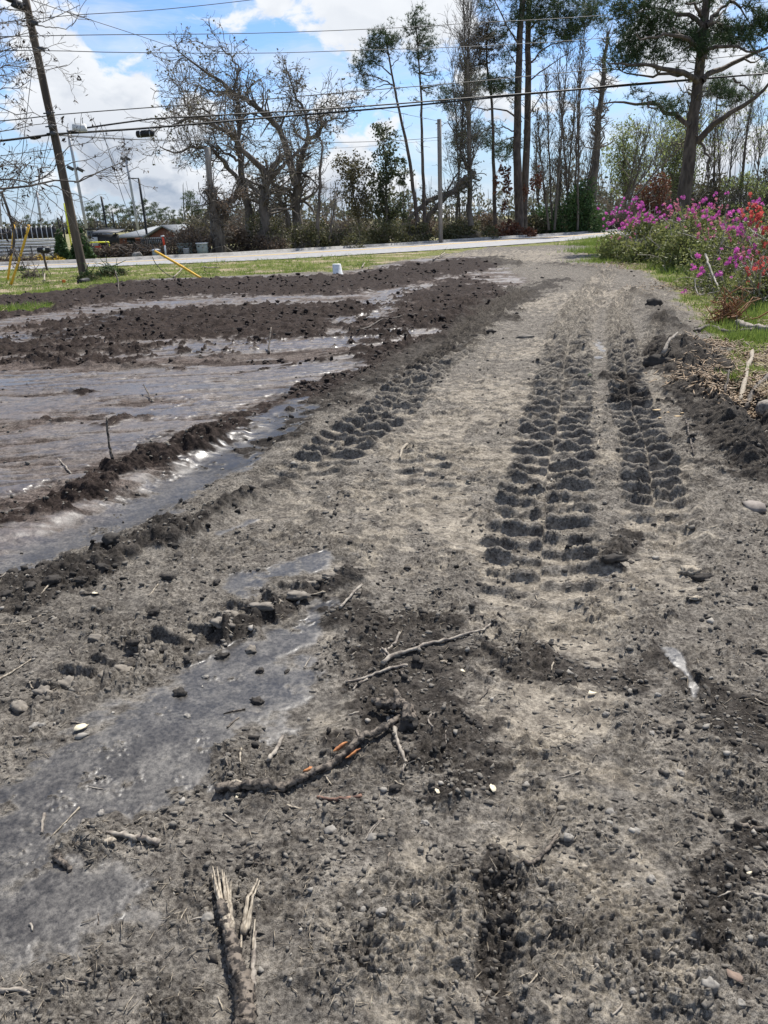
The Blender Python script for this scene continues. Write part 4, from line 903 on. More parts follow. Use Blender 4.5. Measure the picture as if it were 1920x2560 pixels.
for x0, x1, t, b, y, m, n, lab in ug: bush('thicket', lab, x0, x1, t, b, y, m, n, 0.10, 2.0, 'thicket', 'thickets along the far side of the road', 130)
bush('evergreen_bush', 'tall dense green bush mound right of the dark pines, beside the road', 1335, 1495, 432, 590, 71, M_cedar, 8500, 0.10, 2.6, lumps=16, stems=90)
bush('scrub', 'grey-brown leafless scrub between the green bush and the azaleas', 1470, 1600, 470, 580, 76, M_deadleaf, 2200, 0.07, 2, 'scrub', stems=320)
bush('red_brown_bush', 'rust-red leafy bush behind the left end of the azaleas', 1560, 1680, 420, 560, 78, M_redleaf, 4200, 0.10, 2, lumps=12)
for i in range(9):
    x = 1600 + i * 62; bush('woodland_scrub', rank(list(range(9)), i) + ' clump of pale twiggy scrub in the woods behind the azaleas', x, x + 110, random.randint(385, 430), 545, 84 + i % 3 * 3, M_lime if i % 3 == 0 else M_oakleaf, 1300, 0.10, 3, 'scrub', 'pale scrub in the woods behind the azaleas', 260)
for i in range(9):
    x = 440 + i * 105; bush('distant_scrub', rank(list(range(9)), i) + ' patch of grey twiggy brush seen under the oaks and pines', x, x + 150, random.randint(505, 535), 600, 72 + i % 2 * 4, M_deadleaf if i % 2 else M_oakleaf, 900, 0.12, 3, 'scrub', 'grey brush far behind the roadside thickets', 330)

# ---------------------------------------------------------------- far left: ball field, house, pines
Z2 = lambda p: z5(p, 0, 380, 2.9625)
Z8 = lambda p: z5(p, 0, 260, 3.77)
Z1 = lambda p: z5(p, 0, 0, 2.592)
M_black = mat('black_paint', (0.018, 0.018, 0.02), (0.03, 0.03, 0.032), 0.5, 10, 0.0)
M_grey = mat('galvanised_steel', (0.42, 0.43, 0.44), (0.32, 0.33, 0.34), 0.45, 10, 0.0, metal=0.3)
M_alum = mat('aluminium_bench', (0.62, 0.63, 0.64), (0.5, 0.51, 0.52), 0.4, 6, 0.0, metal=0.2)
M_yellow = mat('yellow_plastic', (0.72, 0.42, 0.035), (0.60, 0.34, 0.03), 0.5, 10, 0.0)
M_lemon = mat('lemon_yellow_paint', (0.75, 0.78, 0.05), (0.62, 0.62, 0.05), 0.5, 10, 0.0)
M_white = mat('white_plastic', (0.72, 0.73, 0.72), (0.60, 0.61, 0.60), 0.5, 10, 0.0)
M_red = mat('red_paint', (0.62, 0.07, 0.03), (0.5, 0.06, 0.03), 0.5, 10, 0.0)
M_brick = mat('red_brick_wall', (0.26, 0.12, 0.085), (0.19, 0.085, 0.062), 0.85, 3, 0.2)
M_roof = mat('grey_roof', (0.26, 0.28, 0.29), (0.19, 0.20, 0.21), 0.8, 2, 0.2)
M_wall = mat('pale_siding', (0.62, 0.64, 0.66), (0.52, 0.54, 0.56), 0.7, 2, 0.0)
M_glass = mat('dark_window_glass', (0.03, 0.035, 0.04), (0.05, 0.055, 0.06), 0.15, 2, 0.0, spec=0.6)
M_cab = mat('pale_green_grey_cabinet', (0.33, 0.37, 0.33), (0.27, 0.30, 0.27), 0.6, 6, 0.1)
M_cable = mat('black_cable', (0.015, 0.015, 0.016), (0.02, 0.02, 0.02), 0.6, 6, 0.0)
M_wire = mat('grey_wire', (0.07, 0.075, 0.08), (0.05, 0.05, 0.055), 0.6, 6, 0.0)

def rod(name, label, cat, p0, p1, y0, r, m, k=10, y1=None, group=None, parts=None, foot=False):
    a, b = V(*p0, y0), V(*p1, y0 if y1 is None else y1)
    if foot: a[2] = -0.1
    o = thing(name, label, cat, tuple(a), group=group)
    obj('pole', MB().tube(polyline([a - a, (b - a) / 2, b - a], 4), r, k).mesh('pole', m, True), o); return o, a, b
# black net poles of the ball field
for i, (p0, p1, w) in enumerate([((277, 632), (253, 491), 4.6), ((290, 590), (280, 528), 3.4), ((152, 600), (145, 544), 3.2), ((164, 605), (153, 540), 3.6), ((143, 600), (132, 555), 2.6), ((246, 590), (241, 545), 2.2)]):
    lab = ['tallest thick black net pole between the evergreen cones and the brick house', 'shorter black net pole just left of the brick house', 'black net pole in the group of three, second from the left', 'black net pole of the group of three nearest the yellow foul pole', 'leftmost and shortest black net pole of the group of three', 'thin black net pole rising over the press box'][i]
    rod('net_pole', lab, 'pole', p0, p1, 78, w * mpp(78) / 2, M_black, foot=True)
# foul pole with its mesh wing
yf = 80; o, a, b = rod('foul_pole', 'bright yellow foul pole with a ladder-like mesh wing, left of the wooden pole', 'foul pole', (178, 610), (160, 508), yf, 0.07, M_lemon, foot=True)
ax = (b - a) / np.linalg.norm(b - a); side = np.array([1.0, 0, 0]); L = np.linalg.norm(b - a)
mb = MB(); s0, s1 = 0.9, L * 0.93
mb.tube([ax * s0 + side * 0.36, ax * s1 + side * 0.36], 0.03, 5)
for i in range(13): t = s0 + (s1 - s0) * i / 12; mb.tube([ax * t, ax * t + side * 0.36], 0.025, 4)
mb.build('wing_frame', M_lemon, o)
mb = MB()
for i in range(4): mb.tube([ax * s0 + side * (0.07 + 0.075 * i), ax * s1 + side * (0.07 + 0.075 * i)], 0.017, 4)
mb.build('wing_mesh', M_lemon, o)
# floodlight masts
for p0, p1, heads, y, lab in [((224, 612), (170, 325), [(176, 420), (200, 424)], 95, 'tall thin grey floodlight mast seen just right of the wooden pole'), ((350, 600), (315, 396), [(308, 398), (318, 396)], 110, 'grey floodlight mast with a small lamp cluster on top, left of the black street lamp'),
                              ((112, 620), (92, 480), [], 120, 'faint grey mast behind the branches left of the wooden pole'), ((12, 640), (-6, 470), [], 100, 'grey mast at the left frame edge')]:
    o, a, b = rod('floodlight_mast', lab, 'light mast', p0, p1, y, 0.17, M_grey, foot=True)
    for hx, hy in heads:
        c = V(hx, hy, y) - a; obj('lamp_head', MB().box(c, (0.7, 0.3, 0.35), np.array(Matrix.Rotation(0.5, 3, 'Y'))).tube([c + np.array([0.3, 0, -.1]), c + np.array([0.55, 0.0, -.15])], 0.05, 4).mesh('lamp_head', M_wire), o)
o, a, b = rod('street_lamp', 'slim black street lamp with a short flat arm pointing left', 'street lamp', (372, 620), (347, 447), 72, 0.10, M_black, foot=True)
c = V(333, 446, 72) - a; obj('lamp_arm', MB().box((c + (b - a)) / 2 + np.array([0, 0, 0.02]), (0.5, 0.08, 0.07)).mesh('lamp_arm', M_black), o); obj('lamp_head', MB().box(c, (0.45, 0.22, 0.09), taper=0.8).mesh('lamp_head', M_black), o)

# bleachers
yb = 56.0; A0 = V(-90, 645, yb); A1 = V(146, 640, yb); o = thing('bleachers', 'long low run of shiny white bleachers with a black rail, left edge', 'bleachers', (A0[0], yb, 0)); W_ = A1[0] - A0[0]
for i in range(6):
    z = -0.15 + 0.21 * i
    obj('bench_plank', MB().box((W_ / 2, 0.30 * i, z + 0.07), (W_, 0.22, 0.10)).mesh('bench_plank', M_alum), o)
    obj('riser_board', MB().box((W_ / 2, 0.30 * i + 0.14, z - 0.04), (W_, 0.02, 0.13)).mesh('riser_board', M_alum), o)
for i in range(9):
    x = W_ * i / 8; obj('post', MB().box((x, -0.35, 0.15), (0.06, 0.06, 0.9)).mesh('post', M_black), o)
for z in (0.25, 0.55): obj('rail', MB().box((W_ / 2, -0.35, z), (W_, 0.045, 0.045)).mesh('rail', M_black), o)
o2 = thing('wind_screen_fence', 'black wind-screen fence standing behind the bleachers', 'fence', (A0[0], yb + 4, 0))
n = 14
for i in range(n):
    w = (V(146, 600, yb + 4)[0] - A0[0]) / n
    obj('screen_panel', MB().box((w * (i + .5), 0, 1.05 + 0.35), (w - 0.08, 0.03, 0.75)).mesh('screen_panel', M_black), o2)
    obj('fence_post', MB().box((w * i, 0, 0.9), (0.07, 0.07, 2.0)).mesh('fence_post', M_grey), o2)
# press box
yp = 74; a = V(224, 622, yp); b = V(262, 622, yp); o = thing('press_box', 'small grey two-storey press box with dark window openings', 'press box', ((a[0] + b[0]) / 2, yp, 0)); w = b[0] - a[0]; top = V(240, 572, yp)[2]
obj('wall', MB().box((0, 1.5, top / 2 - 0.1), (w, 3, top)).mesh('wall', M_grey), o); obj('roof', MB().box((0, 1.5, top - 0.02), (w + 0.3, 3.4, 0.12)).mesh('roof', M_black), o)
for i in range(4): obj('window', MB().box((-w / 2 + w * (i + .5) / 4, -0.02, top - 0.55), (w / 4 - 0.08, 0.06, 0.55)).mesh('window', M_glass), o)
obj('window', MB().box((0, -0.02, top - 1.35), (w * 0.8, 0.06, 0.35)).mesh('window', M_glass), o)
rail = V(225, 606, 62); re_ = V(272, 605, 62); tag(MB().tube([rail, re_], 0.05, 6).tube([rail * (1, 1, 0), rail], 0.03, 5).tube([re_ * (1, 1, 0), re_], 0.03, 5).build('yellow_rail', M_lemon), 'yellow-topped low fence rail between evergreen cones and black pole', 'railing')
yd = 68; a = V(236, 625, yd); b = V(302, 625, yd); o = thing('dugout', 'dark dugout with black netting and red base band by the tallest black pole', 'dugout', ((a[0] + b[0]) / 2, yd, 0)); w = b[0] - a[0]
obj('netting', MB().box((0, 0, 0.55), (w, 0.05, 1.1)).mesh('netting', M_black), o); obj('base_band', MB().box((-0.3 * w, -0.04, 0.10), (w * 0.35, 0.05, 0.22)).mesh('base_band', M_red), o)
obj('roof', MB().prism([(-w / 2, -0.2, 1.15), (w / 2, -0.2, 1.15), (w / 2, 2.0, 1.4), (-w / 2, 2.0, 1.4)], (0, 0, 0.06)).mesh('roof', M_wire), o)
obj('side_panel', MB().box((-0.42 * w, -0.05, 0.55), (0.5, 0.04, 0.7)).mesh('side_panel', M_wall), o)
# brick house
yh = 72; xl = V(294, 600, yh)[0]; xm = V(378, 600, yh)[0]; xr = V(458, 600, yh)[0]; ze = V(378, 593, yh)[2]; zr = V(418, 566, yh + 4)[2]
o = thing('brick_house', 'low red brick house with a grey roof, white panel and brick gable facing the road', 'house', ((xl + xr) / 2, yh, 0)); cx = (xl + xr) / 2; xl -= cx; xm -= cx; xr -= cx
obj('wall', MB().box(((xl + xm) / 2, 4, ze / 2), (xm - xl, 8, ze)).mesh('wall', M_brick), o)
xg = (xm + xr) / 2
obj('gable_wall', MB().prism([(xm + 0.01, -1, 0), (xr, -1, 0), (xr, -1, ze), (xg, -1, zr - 0.08), (xm + 0.01, -1, ze)], (0, 9, 0)).mesh('gable_wall', M_brick), o)
obj('roof', MB().prism([(xl - 0.4, -0.5, ze), (xm + 0.2, -0.5, ze), (xg - 0.2, 4, zr), (xl + 2.2, 4, zr - 0.1)], (0, 0, 0.12)).prism([(xl - 0.4, 8.6, ze), (xl + 2.2, 4, zr - 0.1), (xg - 0.2, 4, zr), (xm + 0.2, 8.6, ze)], (0, 0, 0.12)).mesh('roof', M_roof), o)
obj('gable_roof', MB().prism([(xm - 0.4, -1.4, ze - 0.1), (xg, -1.4, zr), (xg, -1.4, zr + 0.14), (xm - 0.4, -1.4, ze + 0.06)], (0, 10, 0)).prism([(xr + 0.4, -1.4, ze - 0.1), (xr + 0.4, -1.4, ze + 0.06), (xg, -1.4, zr + 0.14), (xg, -1.4, zr)], (0, 10, 0)).mesh('gable_roof', M_roof), o)
obj('white_panel', MB().box((xm + 0.05 * (xr - xm) + 0.4, -1.05, ze * 0.62), (1.5, 0.08, ze * 0.75)).mesh('white_panel', M_wall), o)
for x in (xl + 1.2, xl + 2.6): obj('window', MB().box((x, -0.03, ze * 0.55), (0.7, 0.06, 0.6)).mesh('window', M_glass), o)
# slatted black fence before the house
yfn = 60; a = V(352, 620, yfn); b = V(455, 620, yfn); o = thing('slat_fence', 'tall dark slatted fence in front of the brick house gable', 'fence', tuple(a * (1, 1, 0)), group=None); L = b[0] - a[0]
for i in range(22): obj('slat', MB().box((L * (i + .5) / 22, 0, 0.42), (L / 22 - 0.035, 0.03, 0.80)).mesh('slat', M_black), o)
obj('rail', MB().box((L / 2, 0.05, 0.7), (L, 0.05, 0.07)).mesh('rail', M_wire), o); obj('rail', MB().box((L / 2, 0.05, 0.3), (L, 0.05, 0.07)).mesh('rail', M_wire), o)

# far pines: four crown patterns, copied
def far_pine(seed, H=11.0):
    P, R = (np.array([[[0, 0, 0], [rng.normal() * .2, 0, H * .5], [rng.normal() * .35, 0, H]]]), None); P = polyline(P[0], 8)[None]; R = np.linspace(0.14, 0.05, 8)[None]
    a, ar = grow(P, R, 26, 3.4, 1.15, 0.22, 0.25, 5, 0.45, 1, 0.5, 0.3); ar = np.maximum(ar, 0.03)
    q = sample_on(a, 60, 0.6); C = (q[:, None, :] + rng.normal(size=(60, 9, 3)) * np.array([.5, .5, .2])).reshape(-1, 3)
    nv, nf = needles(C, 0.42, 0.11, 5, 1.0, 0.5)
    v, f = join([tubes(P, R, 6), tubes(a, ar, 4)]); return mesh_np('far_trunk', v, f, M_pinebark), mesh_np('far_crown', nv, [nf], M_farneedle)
fp = [far_pine(i) for i in range(5)]
xs = [(60, 600, 0), (110, 560, 0), (215, 475, 0), (255, 520, 0), (310, 500, 0), (345, 520, 0), (400, 505, 0), (440, 500, 0), (565, 480, 0), (600, 500, 0), (660, 420, 0), (705, 375, 0), (745, 395, 0), (790, 430, 0), (825, 390, 0), (875, 400, 0), (925, 400, 0), (965, 430, 0), (1000, 385, 0), (1040, 400, 0),
      (1085, 370, 0), (1130, 420, 0), (1165, 385, 0), (1200, 430, 0), (1245, 410, 0), (1290, 440, 0), (1350, 430, 0), (1430, 310, 1), (1480, 380, 1), (1600, 380, 1), (20, 620, 0)]
for i, (zx, zy, near) in enumerate(xs):
    px, py = zx / 2.9625, 380 + zy / 2.9625; y = 200 + (i * 37) % 80 if not near else 120
    topz = V(px, py, y)[2]; c = V(px, 570, y); o = thing('far_pine', 'distant slender pine with flat-topped crown behind the ball field', 'pine tree', (c[0], y, -0.08), rz=i * 1.3, group='distant pines on the skyline behind the ball field and house')
    if near: o['label'] = {1430: 'taller pale green distant pine just left of the snapped grey pole', 1480: 'taller pale distant pine half hidden behind the vine-covered stump', 1600: 'taller pale distant pine just right of the vine-covered stump'}[zx]; o['group'] = 'taller pale pines by the broken stump'
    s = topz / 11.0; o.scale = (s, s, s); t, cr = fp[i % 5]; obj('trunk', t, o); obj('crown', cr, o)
# unbroken far woods
def far_mass(name, label, x0, x1, y, h0, h1, n, lm, ls):
    X = rng.uniform(x0, x1, n); k = perlin(X / 9, X * 0 + 3, 5) * 0.5 + 0.5 + 0.5 * perlin(X / 2.2, X * 0 + 8, 6); H = h0 + (h1 - h0) * np.clip(k, 0, 1)
    C = np.c_[X, y + rng.uniform(-3, 3, n), rng.uniform(0, 1, n) ** 1.1 * H]; lv, lf = leaves(C, ls, 0.1)
    S = rng.uniform(x0, x1, n // 40); hh = rng.uniform(0.8, 1.3, len(S)) * h1; P = np.stack([np.c_[S, 0 * S + y, 0 * S], np.c_[S + rng.normal(size=len(S)) * .2, 0 * S + y, hh * .5], np.c_[S + rng.normal(size=len(S)) * .5, 0 * S + y, hh]], 1); R = np.ones((len(S), 3)) * np.array([0.12, 0.08, 0.03]) * y / 200
    v, f = join([(lv, lf), tubes(P, R, 4)]); o = obj(name, mesh_np(name, v, f, lm)); tag(o, label, 'woods', kind='stuff')
M_pale = leafmat('pale_far_twigs', (0.17, 0.15, 0.125), (0.12, 0.135, 0.08), 0.3, scale=0.3)
far_mass('distant_woods', 'low band of distant grey-green woods behind the ball field', -190, -30, 290, 2, 5.5, 8000, M_pale, 0.8)
far_mass('distant_woods', 'band of pale distant woods seen under the oaks and pines', -35, 60, 150, 3, 7, 7000, M_pale, 0.5)
far_mass('distant_woods', 'pale leafless woods behind the azalea bank on the right', 20, 80, 95, 3, 7.5, 9000, M_pale, 0.3)

# shrubs across the road
def cone(label, x0, x1, top, base, y, n):
    c = V((x0 + x1) / 2, base, y); h = V((x0 + x1) / 2, top, y)[2]; w = (V(x1, base, y)[0] - V(x0, base, y)[0]) / 2
    t = rng.uniform(0, 1, n) ** 1.2; a = rng.uniform(0, 2 * math.pi, n); r = w * np.minimum(1, (1 - t) ** 0.75 * 1.05) * (0.75 + 0.3 * rng.uniform(0, 1, n)) * (1 + 0.08 * np.sin(a * 5 + t * 9)); r *= np.minimum(1, 0.7 + t * 3)
    lv, lf = leaves(np.c_[r * np.cos(a), r * np.sin(a), t * h], 0.10, 0.03)
    o = thing('evergreen_cone', label, 'shrub', (c[0], y, -0.05)); obj('leaves', mesh_np('leaves', lv, [lf], M_cedar), o)
    obj('trunk', MB().tube([(0, 0, 0), (0, 0, h * 0.9)], 0.06, 6).mesh('trunk', M_bark), o)
    ii = MB().tube([(0, 0, 0.02), (0, 0, h * 0.3), (0, 0, h * 0.92)], [w * 0.72, w * 0.68, 0.03], 10); obj('inner_foliage', ii.mesh('inner_foliage', M_cedar), o)
cone('narrow dark green evergreen cone, left of the pair', 141, 178, 574, 654, 44, 4200); cone('wider dark green evergreen cone, behind the wooden pole', 180, 238, 566, 652, 45, 6500)
M_forsy = leafmat('yellow_shrub_leaves', (0.42, 0.28, 0.035), (0.58, 0.42, 0.06), 0.35)
M_maroon = leafmat('reddish_shrub_twigs', (0.16, 0.09, 0.07), (0.10, 0.085, 0.04), 0.3)
bush('yellow_shrub', 'low golden yellow shrub right of the mailbox post', 112, 165, 634, 655, 43.5, M_forsy, 1600, 0.07, 0.8, 'shrub', stems=30, zb=-0.02)
bush('yellow_shrub', 'low golden yellow shrub left of the mailbox post', 86, 112, 637, 655, 43.5, M_forsy, 800, 0.07, 0.8, 'shrub', stems=30, zb=-0.02)
for x0, x1, lab in ((-60, 15, 'low reddish brown shrub at the left frame edge across the road'), (5, 50, 'low olive-brown shrub behind the leaning yellow guards'), (40, 75, 'low reddish twiggy shrub behind the leaning yellow guards'), (68, 98, 'small reddish shrub next to the yellow shrub')):
    bush('reddish_shrub', lab, x0, x1, 642, 660, 42.8, M_maroon, 900, 0.06, 0.8, 'shrub', stems=90, zb=-0.02)
# brush pile
c = V(324, 648, 47); hw = 2.4
P0 = np.c_[rng.uniform(-hw, hw, 420), rng.uniform(-0.9, 0.9, 420), np.zeros(420)]; hgt = V(330, 606, 47)[2] * (1 - (P0[:, 0] / hw) ** 2 * 0.85); P0[:, 2] = rng.uniform(0, 0.8, 420) * hgt
D = rng.normal(size=(420, 3)) * np.array([1, .7, .55]); D /= np.linalg.norm(D, axis=1, keepdims=True); Ln = rng.uniform(0.3, 1.3, (420, 1)); P = np.stack([P0 - D * Ln * .5, P0 + rng.normal(size=P0.shape) * .08, P0 + D * Ln * .5], 1); P[..., 2] = np.maximum(P[..., 2], 0.0)
R = rng.uniform(0.015, 0.045, (420, 1)) * np.array([1, .8, .4]); o = thing('brush_pile', 'big dark brown brush pile across the road behind the pale boulder', 'brush pile', (c[0], 47, -0.03))
v, f = join([tubes(P, R, 4)]); sb = obj('sticks', mesh_np('sticks', v, f, M_bark), o); sb['kind'] = 'stuff'
lv, lf = leaves(np.c_[P0[:, 0], P0[:, 1], P0[:, 2] * 0.9].repeat(6, 0), 0.13, 0.16); lb = obj('leaf_litter', mesh_np('leaf_litter', lv, [lf], M_deadleaf), o); lb['kind'] = 'stuff'

def blob(name, size, material, seed=0, sub=2, rough=0.18, smooth=True, freq=1.6):
    import bmesh
    bm = bmesh.new(); bmesh.ops.create_icosphere(bm, subdivisions=sub, radius=1.0); r_ = np.random.default_rng(seed)
    v = np.array([x.co for x in bm.verts]); f = np.array([[w.index for w in p.verts] for p in bm.faces]); bm.free()
    o1 = r_.uniform(0, 50, 3)
    n = perlin(v[:, 0] * freq + o1[0], v[:, 1] * freq + v[:, 2] * 1.3 + o1[1], seed) + 0.5 * perlin(v[:, 0] * freq * 2.3 + o1[1] + v[:, 2], v[:, 1] * freq * 2.3 + o1[2] - v[:, 2] * 2, seed + 1) + 0.3 * r_.normal(size=len(v)) * (sub > 1)
    v = v * (1 + rough * n[:, None]) * np.array(size); return mesh_np(name, v, [f], material, smooth)
M_rock = mat('pale_granite', (0.36, 0.335, 0.29), (0.22, 0.20, 0.17), 0.85, 4.0, 0.6, dist=0.03)
tag(obj('boulder', blob('boulder', (0.28, 0.25, 0.24), M_rock, 3)), 'pale rounded boulder in front of the brush pile', 'boulder').location = tuple(V(344, 642, 45) * (1, 1, 0) + np.array([0, 0, 0.08]))
# utility cabinets and marker on the far verge
def at_(px, y): p = V(px, 640, y); return (p[0], y, 0.0)
o = thing('utility_pedestal', 'grey-green round pedestal with a white domed lid behind the yellow guy guard', 'utility box', at_(392, 44.5)); obj('body', MB().tube([(0, 0, -.05), (0, 0, .34)], 0.22, 14).mesh('body', M_cab, True), o); obj('lid', MB().tube([(0, 0, .345), (0, 0, .40), (0, 0, .43)], [0.25, 0.23, 0.1], 14).mesh('lid', M_white, True), o)
o = thing('utility_cabinet', 'wide pale grey-green utility cabinet, left of the two square ones', 'utility box', at_(466, 46)); obj('body', MB().box((0, 0, .28), (0.78, 0.6, 0.62), taper=0.97).mesh('body', M_cab), o); obj('lid', MB().box((0, 0, .62), (0.84, 0.66, 0.06)).mesh('lid', M_cab), o)
o = thing('utility_pedestal', 'short round grey pedestal standing against the wide cabinet', 'utility box', at_(467, 45.3)); obj('body', MB().tube([(0, 0, -.05), (0, 0, .36)], 0.17, 14).mesh('body', M_conc, True), o); obj('lid', MB().tube([(0, 0, .362), (0, 0, .39)], [0.185, 0.17], 14).mesh('lid', M_white, True), o)
o = thing('utility_cabinet', 'tall narrow pale utility cabinet at the foot of the broken stump', 'utility box', at_(508, 45.5)); obj('body', MB().box((0, 0, .28), (0.55, 0.5, 0.64), taper=0.96).mesh('body', M_cab), o); obj('lid', MB().box((0, 0, .63), (0.60, 0.56, 0.06)).mesh('lid', M_white), o)
obj('sticker', MB().box((0.08, -0.252, .42), (0.12, 0.006, 0.08)).mesh('sticker', M_conc), o)
o = thing('pipe_marker', 'slim white marker post with a red band and white cap by the fence', 'marker post', at_(415, 44.5)); mp = mpp(44.5)
obj('post', MB().tube([(0, 0, -.05), (0, 0, .62)], 0.05, 10).mesh('post', M_white, True), o); obj('red_band', MB().tube([(-.02, 0, .60), (-.05, 0, 1.05)], 0.062, 10).mesh('red_band', M_red, True), o); obj('cap', MB().tube([(-.05, 0, 1.05), (-.055, 0, 1.12)], [0.11, 0.10], 10).mesh('cap', M_white, True), o)

# ---------------------------------------------------------------- near verge: pole, cables, guards, mailbox, bucket
pb = G(213, 699); YU = pb[1]; pt = V(58, -30, YU); o = thing('utility_pole', 'leaning rough wooden utility pole at left carrying the cables', 'utility pole', tuple(pb))
obj('pole', MB().tube(polyline([(0, 0, -0.3), (pt - pb) / 2, pt - pb], 16), np.linspace(0.145, 0.105, 16), 18, 0.02).mesh('pole', M_polewood, True), o)
for px, py in ((128, 285), (133, 318), (136, 335), (92, 60), (108, 125)):
    c = V(px, py, YU) - pb; obj('bracket', MB().box(c + np.array([0, -0.13, 0]), (0.16, 0.10, 0.12)).tube([c + np.array([-.18, -.16, 0]), c + np.array([.18, -.16, 0.02])], 0.02, 6).mesh('bracket', M_wire), o)
c = V(45, 12, YU - .3); fl = thing('flood_light', 'black flood light fixture at the top left of the leaning pole', 'flood light', tuple(c))
obj('arm', MB().tube([(0.05, 0, 0), V(68, 10, YU) - c], 0.03, 6).mesh('arm', M_wire), fl); obj('lamp_head', MB().box((0, 0, 0), (0.30, 0.28, 0.22), np.array(Matrix.Rotation(0.35, 3, 'Y')), 0.7).mesh('lamp_head', M_black), fl); obj('shade', MB().box((-0.20, 0, 0.12), (0.22, 0.26, 0.10), np.array(Matrix.Rotation(0.3, 3, 'Y'))).mesh('shade', M_black), fl)
cp = G(1102, 606); cpt = V(1098, 298, cp[1]); o, _, _ = rod('utility_pole', 'bare straight grey utility pole across the road in the middle', 'utility pole', (1102, 606), (1098, 298), cp[1], 0.14, M_greywood, 12, foot=True)
def yat(px): return YU + (px - 130) / 1790 * 14.0
def cable(label, pts, r, m=M_cable, y=None, extra=None, cat='cable'):
    P = np.array([V(a, b, (yat(a) if y is None else y(a))) for a, b in pts]); P = polyline(P, 30)
    o = MB().tube(P, r, 5).build('cable', m); tag(o, label, cat); return o
cable('thin topmost cable rising right from the leaning pole', [(-60, 62), (70, 50), (180, 38), (400, 24), (625, 0), (760, -20)], 0.011, M_wire)
cable('thin second cable running almost level across the sky', [(-40, 92), (90, 90), (250, 87), (640, 83), (1005, 69), (1171, 58), (1460, 42), (1917, 5), (2060, -8)], 0.012, M_wire)
cable('thin third cable running level below the second one', [(-40, 128), (105, 126), (300, 131), (640, 133), (860, 127), (1185, 116), (1460, 99), (1754, 74), (1990, 52)], 0.012, M_wire)
cable('medium cable sloping up right above the thick bundle', [(-60, 308), (0, 305), (130, 288), (400, 267), (617, 252), (979, 221), (1185, 204), (1460, 177), (1790, 145), (2000, 122)], 0.016, M_cable)
cable('thick black cable above the cable bundle, with a loop by the pole', [(215, 320), (232, 318), (244, 308), (255, 304), (266, 312), (282, 318), (298, 306), (312, 300), (400, 296), (743, 277), (1000, 259), (1185, 244), (1460, 222), (1573, 210), (1920, 183), (2050, 170)], 0.028)
cable('thickest black cable bundle sagging across the whole picture', [(-80, 362), (0, 352), (70, 345), (130, 336), (347, 322), (617, 299), (1000, 267), (1294, 238), (1460, 223), (1700, 203), (2050, 172)], 0.034)
ycp = lambda a: YU + (a - 130) / 970 * (cp[1] - YU)
cable('thin cable from the leaning pole top down to the far grey pole', [(78, 0), (190, 38), (320, 80), (440, 120), (640, 185), (907, 262), (1098, 303)], 0.011, M_wire, ycp)
cable('thin service cable joining the two utility poles', [(136, 338), (347, 349), (640, 352), (834, 356), (1000, 351), (1099, 343)], 0.016, M_wire, ycp)
cable('faint lowest wire between the two utility poles', [(136, 336), (400, 352), (640, 368), (850, 370), (1099, 350)], 0.008, M_wire, ycp)
cable('low slack cable at the left frame edge', [(-60, 396), (0, 390), (60, 382), (140, 372)], 0.012, M_wire)
cable('thin drop cable hanging from the bundle down to the verge', [(250, 305), (272, 380), (310, 503), (338, 569), (358, 610)], 0.010, M_wire, lambda a: YU + 1)
cable('slack black wire drooping to the grass behind the long yellow guard', [(381, 643), (390, 660), (410, 680), (435, 695)], 0.012, M_cable, lambda a: YU - 1.0 + 0.0 * a)
c = V(199, 320, YU + .3); o = thing('terminal_box', 'pale grey terminal box hung on the cables right of the leaning pole', 'terminal box', tuple(c))
obj('housing', MB().box((0, 0, 0), (0.42, 0.2, 0.22), taper=0.9).mesh('housing', M_white), o)
for x in (-.12, .12): obj('hook', MB().tube([(x, 0, .1), (x, 0, .25), (x + .03, 0, .29)], 0.012, 5).mesh('hook', M_cable), o)
c = V(363, 335, yat(363)); o = thing('splice_case', 'fat black cylindrical splice case hanging under the cables', 'splice case', tuple(c))
obj('case', MB().tube([(-.30, 0, 0), (-.27, 0, 0), (.25, 0, .02), (.30, 0, .02)], [.07, .11, .11, .07], 14).mesh('case', M_cable, True), o)
for x in (-.16, .16): obj('strap', MB().tube([(x, 0, 0), (x + .025, 0, 0)], 0.118, 12).tube([(x, 0, .1), (x, 0, .20)], 0.01, 4).mesh('strap', M_grey), o)
c = V(310 / 3.77, 345, YU - .2); tag(MB().tube([V(76, 346, YU - .2), V(86, 345, YU - .2), V(102, 343, YU - .2)], [0.03, 0.055, 0.03], 8).build('cable_clamp', M_cable), 'black cable clamp on the bundle just left of the leaning pole', 'cable clamp')
c = V(178, 330, YU); o = MB().box(c, (0.16, 0.1, 0.09)).tube([c, c + np.array([.25, 0, -.02])], 0.03, 6).build('cable_clamp', M_cable); tag(o, 'black clamp with a small loop under the terminal box', 'cable clamp')
def guard(label, wtop, top, bot, y, wy):
    b = G(*bot); a = V(top[0], top[1], b[1] + y); w = V(wtop[0], wtop[1], wy); o = thing('guy_wire', label, 'guy wire', tuple(b))
    obj('yellow_guard', MB().tube(polyline([a - b, (a - b) * .5 + np.array([0.02, 0, 0]), np.zeros(3)], 8), 0.040, 10).mesh('yellow_guard', M_yellow, True), o)
    obj('wire', MB().tube([w - b, (w + a) / 2 - b, a - b], 0.010, 5).mesh('wire', M_wire), o)
guard('leaning yellow guy guard with a thin wire, right of the pair at the left', (127, 320), (73, 562), (27, 712), 0.6, YU)
guard('slimmer upright yellow guy guard, left of the pair', (79, 181), (36, 556), (19, 702), 0.5, YU)
guard('long bright yellow guy guard slanting down to the mud beside the road', (272, 380), (388, 628), (505, 697), 1.6, YU + 1.5)
